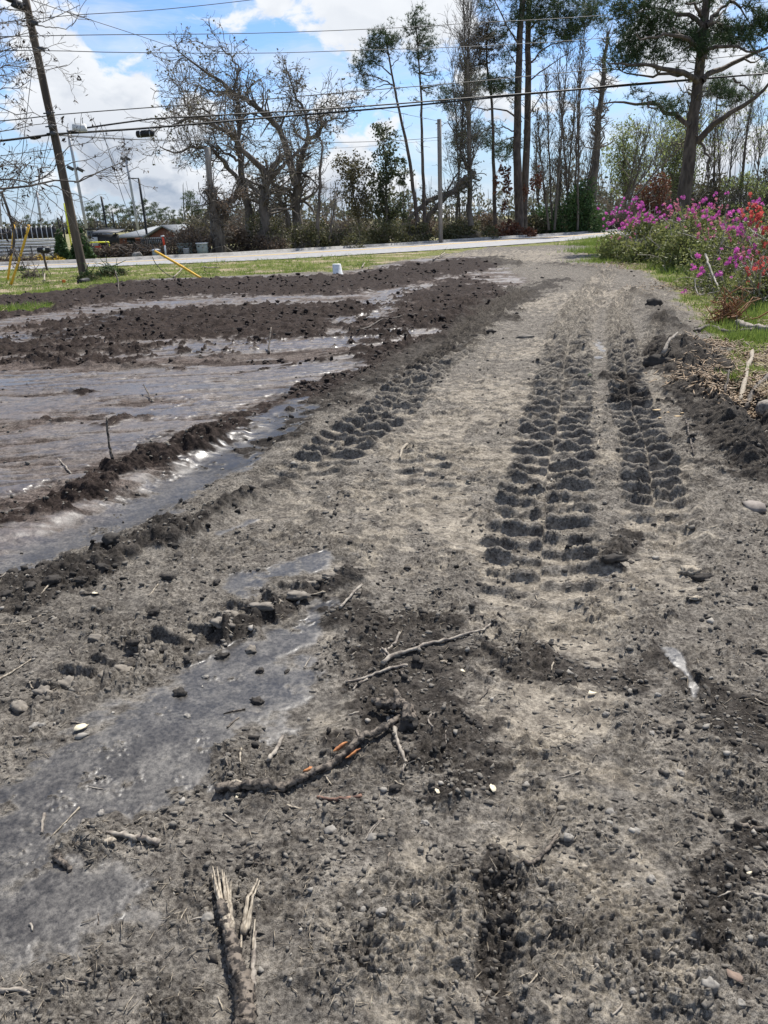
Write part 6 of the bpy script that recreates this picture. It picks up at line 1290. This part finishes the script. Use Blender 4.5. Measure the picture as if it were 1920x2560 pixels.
patch('', CA([(520, 1075), (560, 1058), (590, 1042)]), 13, M_orangewood, .030, parent=o); patch('', CA([(700, 985), (740, 955), (785, 938)]), 15, M_orangewood, .030, parent=o); patch('', CA([(770, 1000), (820, 978), (860, 955)]), 9, M_orangewood, .024, parent=o)
patch('', CA([(60, 1160), (120, 1152), (178, 1150)]), 15, M_palewood, .018, 'peeled_end', parent=o); patch('', CA([(250, 1153), (320, 1143), (370, 1140)]), 9, M_palewood, .022, 'peeled_patch', parent=o)
o = thing('root_clump', 'knotted dark root stump joined by the thick end of the long wet branch', 'root clump', tuple(G(*CA([(1080, 740)])[0])))
for px, w0, w1, rs in [([(930, 680), (990, 685), (1050, 695), (1095, 705)], 20, 24, [.02, .03]), ([(1070, 640), (1090, 690), (1120, 730), (1140, 790)], 16, 26, [.05, .02]), ([(1110, 720), (1160, 725), (1210, 735)], 18, 5, [.02, 0]), ([(1010, 600), (990, 640), (975, 665)], 6, 8, [0, .02]), ([(1100, 690), (1150, 690), (1180, 720)], 14, 6, [.03, .01])]:
    as_part(stick('', CA(px), w0, w1, M_barkwet, .8, 12, 0, 'root', parent=o, rise=rs, wob=.35, jag=.22, k=9), o)
e = obj('soil_ball', blob('soil_ball', (.040, .034, .028), M_darkclod, 5, 3, .35), o); g = G(*CA([(1125, 770)])[0]); e.location = tuple(np.array([g[0], g[1], gz(g[0], g[1]) + .012]) - np.array(o.location))
stick('forked grey stick running down from the root stump', CA([(1020, 720), (1045, 790), (1075, 860), (1095, 950), (1125, 1005), (1100, 1065)]), 13, 6, M_greystick, .5, 18, 4)
stick('long thin pale grey branch, uppermost of the foreground branches', CA([(990, 430), (1050, 380), (1130, 350), (1250, 290), (1400, 240), (1560, 190), (1645, 115)]), 11, 5, M_greystick, .8, 26, 3, wob=.3)
stick('thin grey twig crossing under the long pale branch', CA([(770, 512), (870, 492), (960, 460), (1050, 430), (1135, 408)]), 5, 8, M_greystick, .6, 18, 2)
stick('short grey twig forking down left from the crossing twigs', CA([(812, 560), (850, 515), (900, 490)]), 5, 6, M_greystick, .5, 10)
stick('short stub twig at the forked end of the long pale branch', CA([(985, 340), (1015, 365), (1045, 388)]), 6, 8, M_greystick, 1.0, 8)
stick('short dark twig right below the crossing twigs', CA([(1085, 438), (1115, 470), (1145, 508)]), 6, 5, M_barkwet, .5, 8); stick('short twig above the forked end of the long pale branch', CA([(1090, 235), (1055, 290), (1018, 338)]), 7, 5, M_greystick, .4, 10)
stick('slanting bark stick left of the long wet branch', CA([(400, 835), (370, 900), (335, 960), (318, 1005)]), 9, 12, M_greystick, .6, 12, 0, jag=.25); stick('small reddish bark strip below the long wet branch', CA([(600, 1190), (680, 1215), (760, 1215), (860, 1185)]), 6, 10, mat('red_brown_bark', (.23, .13, .09), (.08, .05, .04), .8, 50, .6, dist=.002), .4, 14, 0, jag=.25)
stick('thin curved root right of the root stump', CA([(1300, 705), (1262, 740), (1262, 790), (1285, 832)]), 6, 4, M_greystick, .3, 12); stick('orange-brown split twig left of the forked grey stick', CA([(830, 790), (850, 830), (868, 860)]), 7, 6, M_greystick, .4, 8)
stick('short twig lying under the right side of the forked stick', CA([(1375, 790), (1360, 850), (1365, 905)]), 3, 3, M_greystick, .3, 8)
# splintered forked branch at the bottom
o = thing('splintered_branch', 'splintered forked branch with orange patches at the bottom left of centre', 'branch', tuple(G(*CB([(1010, 900)])[0])))
as_part(stick('', CB([(1022, 1180), (1022, 1100), (1020, 1000), (1000, 920), (978, 850), (960, 760), (940, 700), (925, 640)]), 44, 24, M_barkwet, .8, 70, 0, 'bark', parent=o, wob=.05, jag=.10, k=16), o)
as_part(stick('', CB([(1048, 960), (1052, 880), (1056, 800), (1062, 720)]), 14, 6, M_greystick, 1.0, 12, 0, 'side_prong', parent=o, jag=.2), o)
for a, b_2, c_, w in [((955, 760), (915, 620), (888, 480), 12), ((958, 750), (925, 610), (905, 478), 10), ((962, 745), (940, 600), (925, 490), 12), ((968, 740), (955, 620), (942, 520), 12), ((970, 730), (962, 640), (965, 545), 9), ((950, 720), (905, 600), (884, 510), 8), ((965, 700), (945, 640), (934, 500), 9)]:
    as_part(stick('', CB([a, b_2, c_]), w * 1.3, 2.5, M_palewood, 1.2, 10, 0, 'splinter', parent=o, wob=.1, jag=.25, k=5, rise=[.006, .016, .022]), o)
for a, b_2, c_, w in [((1005, 740), (1030, 640), (1072, 520), 10), ((1015, 740), (1045, 650), (1080, 525), 8), ((1030, 720), (1050, 640), (1068, 560), 7), ((1000, 830), (1010, 700), (1035, 600), 5), ((1050, 800), (1055, 740), (1062, 690), 6)]:
    as_part(stick('', CB([a, b_2, c_]), w * 1.3, 2.5, M_palewood, .9, 10, 0, 'splinter', parent=o, wob=.1, jag=.25, k=5, rise=[.002, .010, .016]), o)
s_ = 1.75 / F_PX
patch('', CB([(968, 810), (962, 775), (956, 745)]), 16, M_orangewood, .022, parent=o); patch('', CB([(992, 905), (985, 880), (980, 860)]), 15, M_orangewood, .028, parent=o); patch('', CB([(1030, 1100), (1032, 1040), (1040, 970)]), 26, M_orangewood, .036, parent=o, n=12)
stick('short grey stick with knobbly bark in the lower left foreground', CB([(448, 345), (510, 348), (560, 362), (600, 368), (664, 378)]), 9, 14, M_greystick, .7, 14, 1, jag=.2)
ob = obj('wood_chip', blob('wood_chip', (.020, .011, .007), M_palewood, 8, 2, .2)); g = G(*CB([(462, 386)])[0]); ob.location = (g[0], g[1], gz(g[0], g[1]) + .006); tag(ob, 'small pale yellow wood chip just below the knobbly stick', 'wood chip')
stick('thin pale straw-like twig slanting on the wet patch', CB([(336, 228), (280, 290), (218, 356)]), 4, 3, M_palewood, .6, 8); stick('short upright-pointing twig left of the straw-like twig', CB([(192, 260), (184, 305), (180, 340)]), 7, 6, M_greystick, .4, 8)
stick('crumbly bark stick at the lower left frame edge', CB([(-30, 968), (40, 975), (90, 970), (130, 990)]), 12, 6, M_greystick, .5, 10, 1, jag=.3); stick('lump of rotten bark in the left foreground', CB([(235, 440), (270, 465), (300, 490)]), 14, 10, M_barkwet, .5, 8, jag=.3); stick('thin root bit slanting near the right of the short bark strip', CB([(1592, 258), (1545, 300), (1508, 352)]), 4, 3, M_greystick, .4, 8)
stick('curved dark twig in the right foreground', CC([(800, 335), (765, 385), (730, 425), (690, 462), (640, 472)]), 8, 10, M_barkwet, .7, 14, 1); stick('dark stick at the right frame edge', CC([(1540, 288), (1600, 300), (1670, 315)]), 12, 10, M_barkwet, .6, 10); stick('pale stick poking in at the lower right frame edge', CC([(1575, 590), (1620, 600), (1680, 605)]), 6, 8, M_greystick, .5, 8)
stick('pale thin root fibre at the bottom centre', CC([(720, 910), (690, 950), (645, 978)]), 4, 3, M_palewood, .4, 8); stick('tiny curved root left of the pale leaf', CC([(100, 255), (55, 300), (18, 340)]), 4, 4, M_greystick, .4, 8)
stick('pale stick lying flat on the sandy centre of the track', CE([(192, 840), (170, 870), (163, 905)]), 8, 6, M_palewood, .7, 8); stick('long thin root lying along the right tread track edge', CE([(1318, 740), (1335, 810), (1356, 892)]), 3, 3, M_barkwet, .5, 10)
stick('long thin branch lying across the mud beyond the left treads', CE([(0, 395), (60, 365), (130, 345), (230, 325)]), 4, 3, M_barkwet, .8, 14); stick('tiny crossed pale twig on the right tread track', CE([(965, 850), (975, 820), (998, 835)]), 4, 3, M_palewood, .6, 6)
stick('crooked twig standing upright out of the left mud', CF([(476, 830), (470, 822), (478, 815)]), 7, 5, M_barkwet, .5, 10, rise=[0, .12, .34]); stick('small pale twig pair on the left mud flat', CF([(243, 785), (270, 815), (298, 848)]), 4, 4, M_greystick, .6, 8, 1); stick('small dark twig sticking up on the pale wet flat', CF([(632, 545), (618, 530), (602, 515)]), 4, 3, M_barkwet, .5, 8, 1, rise=[0, .03, .08])
stick('dark twig standing up beside the far puddle', CF([(1115, 342), (1120, 330), (1132, 318)]), 5, 3, M_barkwet, .5, 8, rise=[0, .1, .25]); stick('dark twig standing up near the verge mud edge', CF([(495, 100), (498, 95), (492, 92)]), 3, 3, M_barkwet, .5, 8, rise=[0, .2, .45])
stick('thin pale twig in the mud at the left frame edge, upper of two', CH([(-20, 627), (100, 606), (182, 563)]), 5, 3, M_palewood, .6, 10); stick('thin pale twig in the mud at the left frame edge, lower of two', CH([(-20, 862), (60, 808), (132, 760)]), 5, 3, M_palewood, .6, 10)
stick('short stick leaning on the lumpy tread ridge', CH([(1412, 555), (1450, 510), (1502, 458)]), 7, 6, M_greystick, .8, 10); stick('dark bark strip on the blue-grey wet patch', CH([(945, 1050), (970, 1025), (995, 1008)]), 6, 3, M_barkwet, .5, 8)
stick('pale torn twig near the foot of the tread ridge', CH([(1580, 735), (1610, 765), (1660, 755)]), 6, 5, M_greystick, .6, 8, 1)
# right bank debris
stick('long forked dark branch lying at the bank edge on the right', CE([(1358, 396), (1400, 370), (1430, 360), (1470, 380), (1500, 388), (1560, 384), (1680, 372)]), 7, 10, M_barkwet, 1.2, 22, 5); stick('broken grey limb with a pale torn end at the right edge', CE([(1535, 352), (1570, 368), (1620, 380), (1700, 390)]), 15, 13, M_greystick, 1.0, 14)
stick('pale straight bare stick slanting down the right bank', CE([(1596, 458), (1575, 540), (1548, 640)]), 9, 9, M_palewood, 1.0, 12); stick('dark thick stick leaning in the litter at the right edge', CE([(1672, 560), (1620, 605), (1572, 665)]), 14, 12, M_barkwet, .9, 12); stick('small dark twig standing on the berm', CE([(1480, 640), (1486, 620), (1492, 600)]), 6, 4, M_barkwet, .6, 10, 3, rise=[0, .08, .2])
stick('thin dark twig reaching left from the forked branch', CE([(1500, 385), (1460, 350), (1420, 330), (1390, 300)]), 3, 2, M_barkwet, 1.0, 12); stick('pale twig in the litter above the log end', CE([(1590, 500), (1640, 510), (1680, 520)]), 5, 5, M_palewood, 1.0, 8); stick('thin pale twig among the leaf litter at the right edge', CE([(1560, 420), (1600, 440), (1670, 445)]), 4, 3, M_greystick, 1.0, 8)
def dirt(label, px, py, w, h, m=M_darkclod, seed=0, name='dirt_clod', c='dirt clod', group=None, lift=.25, rz=0, tall=.6, rough=.3, sub=3, smooth=True):
    g = G(px, py); s = np.linalg.norm(g - np.array([0, 0, CAM_H])) / F_PX; a, b = w * s / 2, max(w * .45, h) * s / 2
    o = obj(name, blob(name, (a, b * 1.1, h * s / 2 * tall + .002), m, seed, sub, rough, smooth)); o.location = (g[0], g[1], gz(g[0], g[1]) + h * s / 2 * tall * lift); o.rotation_euler = (0, 0, rz); tag(o, label, c, group); return o
dirt('big black lump of wet mud on the right tread track, farther of two', 1632, 776, 36, 20, seed=1, tall=1.2); dirt('black clod at mid-distance on the track, left of a flatter pair', 1226, 838, 22, 10, seed=2, tall=1); dirt('flat brown clod pair right of the black clod at mid-distance', 1315, 845, 44, 12, M_clod, seed=3, tall=1)
o = dirt('ragged root-bound clod with a spike of bark on the right of the track', 1640, 922, 62, 28, seed=4, tall=1.3); stick('bark spike rising from the ragged root-bound clod', CE([(1225, 525), (1255, 505), (1280, 485)]), 10, 3, M_greystick, .5, 8, rise=[.08, .13, .16])
dirt('dark clod pair on the left part of the tread track', 1352, 917, 30, 9, seed=5, tall=1); dirt('small dark clod right of the sandy strip', 1507, 1370, 34, 20, seed=6); dirt('dark crumbly lump in the middle right foreground', 1530, 1420, 60, 26, seed=7, tall=.7); dirt('ball-shaped dark clod in the right foreground', 1575, 1400, 20, 14, seed=8)
dirt('flat grey slab of dried mud at the right edge', 1884, 1275, 44, 60, mat('grey_slab', (.26, .23, .20), (.15, .13, .115), .85, 12, .4, dist=.005), 9, tall=.35, sub=2, rough=.15); dirt('grey sawn log end at the right frame edge', 1912, 1030, 40, 34, M_greystick, 10, 'log_end', 'log', tall=1.2, rough=.08)
dirt('small pale stone on the left side of the track centre', 1094, 1181, 14, 9, M_rock, 11, 'stone', 'stone'); dirt('tiny green sprig on the track centre', 1474, 954, 12, 14, M_cedar, 12, 'sprig', 'sprig', tall=1.5, rough=.5, smooth=False)
dirt('pale rotten wood lump with dark soil on the right', 1725, 1432, 46, 34, M_palewood, 13, 'rotten_wood', 'rotten wood', rough=.45, sub=3, smooth=False); dirt('dark soil clinging right of the pale rotten wood', 1755, 1445, 50, 26, seed=14, rough=.4); dirt('crumbled pale wood bits below the rotten wood lump', 1735, 1518, 30, 10, M_palewood, 15, 'rotten_wood', 'rotten wood', rough=.5, smooth=False); dirt('small yellowish wood crumb left of the pale wood', 1108, 1655, 18, 9, M_palewood, 16, 'rotten_wood', 'rotten wood', rough=.5, smooth=False)
for i, (px, py, w) in enumerate([(1640, 1042, 22), (1665, 1038, 16), (1695, 1045, 20), (1650, 1048, 10), (1705, 1040, 12)]): dirt('flat tan dead leaf on the right track edge', px, py, w, 6, mat('tan_leaf', (.50, .38, .22), (.36, .26, .15), .8, 30, .2), 40 + i, 'dead_leaf', 'leaf', 'tan dead leaves at the right track edge', tall=.4, sub=2, rough=.3)
M_stone = mat('grey_stone', (.24, .225, .20), (.12, .11, .098), .8, 40, .5, dist=.003)
st = [(CC([(845, 352)])[0], 24, 20, 'largest rounded grey stone right of the curved dark twig'), (CC([(1020, 240)])[0], 20, 22, 'tall pale grey stone in the right foreground gravel'), (CC([(1012, 285)])[0], 18, 16, 'grey stone just below the tall pale one'), (CC([(1118, 322)])[0], 18, 18, 'smooth grey stone right of the stone pair'), (CC([(675, 122)])[0], 18, 16, 'oval brownish pebble near the flat wood chip'),
      (CC([(1300, 70)])[0], 18, 15, 'round grey stone alone on the upper right flakes'), (CC([(1412, 985)])[0], 26, 28, 'pointed grey stone near the bottom right corner'), (CC([(1545, 1030)])[0], 18, 16, 'small round stone right of the pointed one'), (CB([(425, 250)])[0], 16, 15, 'round grey stone on the left wet patch'), (CB([(865, 680)])[0], 26, 24, 'flat pale stone left of the splintered branch'),
      (CB([(1370, 298)])[0], 26, 24, 'dark round stone below the bark strip'), (CB([(1545, 335)])[0], 20, 20, 'pale pebble right of the thin root bit'), (CC([(265, 280)])[0], 18, 14, 'small grey stone under the pale leaf'), (CC([(90, 658)])[0], 22, 18, 'grey stone left of the sandy patch at the bottom'), (CC([(52, 330)])[0], 22, 22, 'brown stone next to the tiny curved root'),
      (CD([(1210, 730)])[0], 15, 11, 'pale pebble left of the narrow puddle'), (CD([(1000, 793)])[0], 16, 12, 'white-grey pebble in the middle right gravel'), (CD([(1185, 872)])[0], 14, 12, 'grey pebble below the narrow puddle'), (CH([(780, 1005)])[0], 18, 12, 'grey stone on the blue-grey wet patch'), (CH([(855, 830)])[0], 15, 13, 'pale cube-shaped pebble above the wet patch'),
      (CH([(150, 1065)])[0], 30, 18, 'flat grey stone at the left edge, larger of two'), (CH([(183, 1060)])[0], 12, 15, 'small pale stone touching the flat grey stone'), (CC([(1105, 980)])[0], 14, 12, 'pebble low in the right sandy patch'), (CC([(1180, 520)])[0], 18, 16, 'brownish pebble above the right sandy patch'), (CB([(1585, 672)])[0], 20, 18, 'grey stone right of the side prong, lowest of three'), (CB([(1508, 640)])[0], 16, 15, 'grey stone right of the side prong, middle of three'), (CB([(1492, 573)])[0], 18, 14, 'grey stone right of the side prong, uppermost of three')]
for i, ((px, py), w, h, lab) in enumerate(st): dirt(lab, px, py, w * 1.1, h, M_stone, 60 + i, 'stone', 'stone', tall=.7, lift=.0, rough=.30, rz=i, sub=3, smooth=False)
# pressed lug lumps along the near tread
M_lug = mat('pressed_mud_lump', (.20, .178, .148), (.095, .084, .071), .85, 22, .8, dist=.005)
for i, (x, y, w, h, rz) in enumerate([(1410, 395, 62, 34, -.6), (1487, 372, 60, 26, 0), (1300, 462, 60, 30, -.4), (1240, 506, 110, 34, -.25), (1150, 522, 58, 34, -.4), (1092, 562, 110, 36, -.2), (955, 572, 100, 60, -.3), (1042, 716, 44, 40, .3), (925, 640, 110, 34, -.4), (800, 662, 70, 30, -.4), (610, 732, 74, 48, -.6), (690, 632, 56, 34, 0), (515, 782, 110, 40, -.6), (432, 826, 46, 46, .2), (290, 860, 120, 56, -.6), (85, 965, 90, 45, -.7), (400, 662, 90, 40, -.5), (185, 905, 70, 50, -.5), (1370, 440, 70, 26, 0)]):
    dirt('ribbed lump of mud pressed up between tyre lugs', x / 1.659, 1200 + y / 1.659, w / 1.659, h / 1.659, M_lug, 90 + i, 'pressed_mud_lump', 'mud lump', 'ribbed mud lumps along the near tread ridge', .1, rz, .8, .30, 3)
for i, (x, y, w, h) in enumerate([(60, 400, 60, 50), (130, 470, 60, 40), (220, 440, 70, 40), (280, 350, 60, 40), (340, 440, 50, 30), (470, 300, 80, 60), (180, 360, 50, 30), (430, 380, 70, 30), (30, 500, 60, 40), (700, 420, 70, 26), (900, 430, 50, 24), (750, 905, 60, 40), (740, 320, 60, 34), (560, 700, 50, 30), (680, 700, 60, 34), (920, 740, 60, 34), (780, 770, 50, 26), (640, 560, 50, 26), (1100, 470, 50, 30), (1080, 800, 36, 26), (1070, 940, 60, 34), (1190, 800, 34, 14)]):
    dirt('dark crumbled clod on the near left ridges', x / 1.659, 1200 + y / 1.659, w / 1.8, h / 1.8, M_darkclod, 120 + i, 'dirt_clod', 'dirt clod', 'dark clods on the near left ridges', .3, i * 1.7, .8, .42, 3)
# leaves and chips
def flatleaf(label, px, py, w, m, rz, name='dead_leaf', c='leaf'):
    g = G(px, py); s = np.linalg.norm(g - np.array([0, 0, CAM_H])) / F_PX * w / 2; t = np.linspace(0, 2 * math.pi, 11)[:-1]; P = np.c_[np.cos(t) * s * 1.25 * (1 + .15 * rng.normal(size=10)), np.sin(t) * s * .62 * (1 - .25 * np.cos(t)) * (1 + .2 * rng.normal(size=10)), np.abs(np.sin(t)) * s * .28 + .003]
    mb = MB(); mb.prism(P, (0, 0, .0012)); o = mb.build(name, m); o.location = (g[0], g[1], gz(g[0], g[1]) + .006); o.rotation_euler = (.15, .1, rz); tag(o, label, c); return o
M_pleaf = mat('pale_leaf', (.62, .56, .42), (.45, .38, .26), .7, 30, .2); M_rleaf = mat('rust_leaf', (.20, .15, .12), (.14, .10, .08), .8, 30, .3)
flatleaf('small pale cream leaf on the dark soil right of the branches', *CA([(1310, 1212)])[0], 17, M_pleaf, 1.9); flatleaf('flat rust-grey leaf near the bottom right corner', *CC([(1515, 935)])[0], 30, M_rleaf, -.5); flatleaf('narrow pale green leaf in the middle right foreground', *CD([(942, 715)])[0], 18, M_pleaf, .3); flatleaf('small square wood chip right of the centre', *CC([(537, 142)])[0], 22, M_pleaf, 1.5, 'wood_chip', 'wood chip')
flatleaf('white scrap on the middle of the foreground', *CD([(418, 630)])[0], 11, M_pleaf, -.6, 'paper_scrap', 'scrap'); flatleaf('tiny white fleck at the lower right', *CC([(1570, 520)])[0], 10, M_pleaf, .4, 'paper_scrap', 'scrap'); flatleaf('pale chip on the sandy left patch', *CH([(395, 475)])[0], 11, M_pleaf, .2, 'wood_chip', 'wood chip'); flatleaf('pale wood sliver on the sandy left foreground', *CH([(345, 1070)])[0], 26, M_pleaf, .9, 'wood_chip', 'wood chip'); flatleaf('white fragment beside the long branch pale end', *CA([(128, 1205)])[0], 10, M_pleaf, 1.3, 'paper_scrap', 'scrap')
# small twigs nobody would name apart
tw = []
for i in range(60):
    px = rng.uniform(30, 1890); py = rng.uniform(1450, 2540); L = rng.uniform(14, 60); a = rng.uniform(0, math.pi); m = [M_greystick, M_barkwet, M_palewood][i % 3]
    stick('short broken twig lying loose on the crumbly soil', [(px, py), (px + L * math.cos(a) * .5 + rng.normal() * 2, py + L * math.sin(a) * .35 + rng.normal() * 2), (px + L * math.cos(a), py + L * math.sin(a) * .7)], rng.uniform(2.5, 6), rng.uniform(2, 4), m, .5, 6, 0, 'twig', 'short loose twigs on the foreground soil', k=5, category='twig')
# verge sticks
for lab, pts, w in [('pale stick beside the long yellow guard, lying up right', [(435, 699), (450, 688), (462, 679)], 3), ('thin crossing pale sticks right of the yellow guard', [(505, 671), (525, 680), (548, 683)], 3), ('pale upright stick stump on the verge left of the pole', [(112, 707), (113, 703), (115, 700)], 4), ('bundle stalk standing on the verge right of the bucket', [(905, 672), (908, 668), (912, 664)], 3), ('long pale stalk lying on the verge past the bucket', [(1083, 655), (1095, 648), (1112, 640)], 4)]:
    stick(lab, pts, w, w * .7, M_palewood, .6, 8, 1, rise=[0.03, .1, .18] if 'stick' in lab else [.03, .06, .1])
o = bush('pine_straw_clump', 'hanging clump of reddish-brown pine straw at the bank edge', 1795, 1830, 752, 812, 11.6, leafmat('red_straw', (.24, .12, .06), (.36, .20, .10), .2), 900, .02, .3, 'pine straw', stems=60, stem_m=leafmat('red_straw', (0, 0, 0), (0, 0, 0)), lumps=4, zb=0.0)
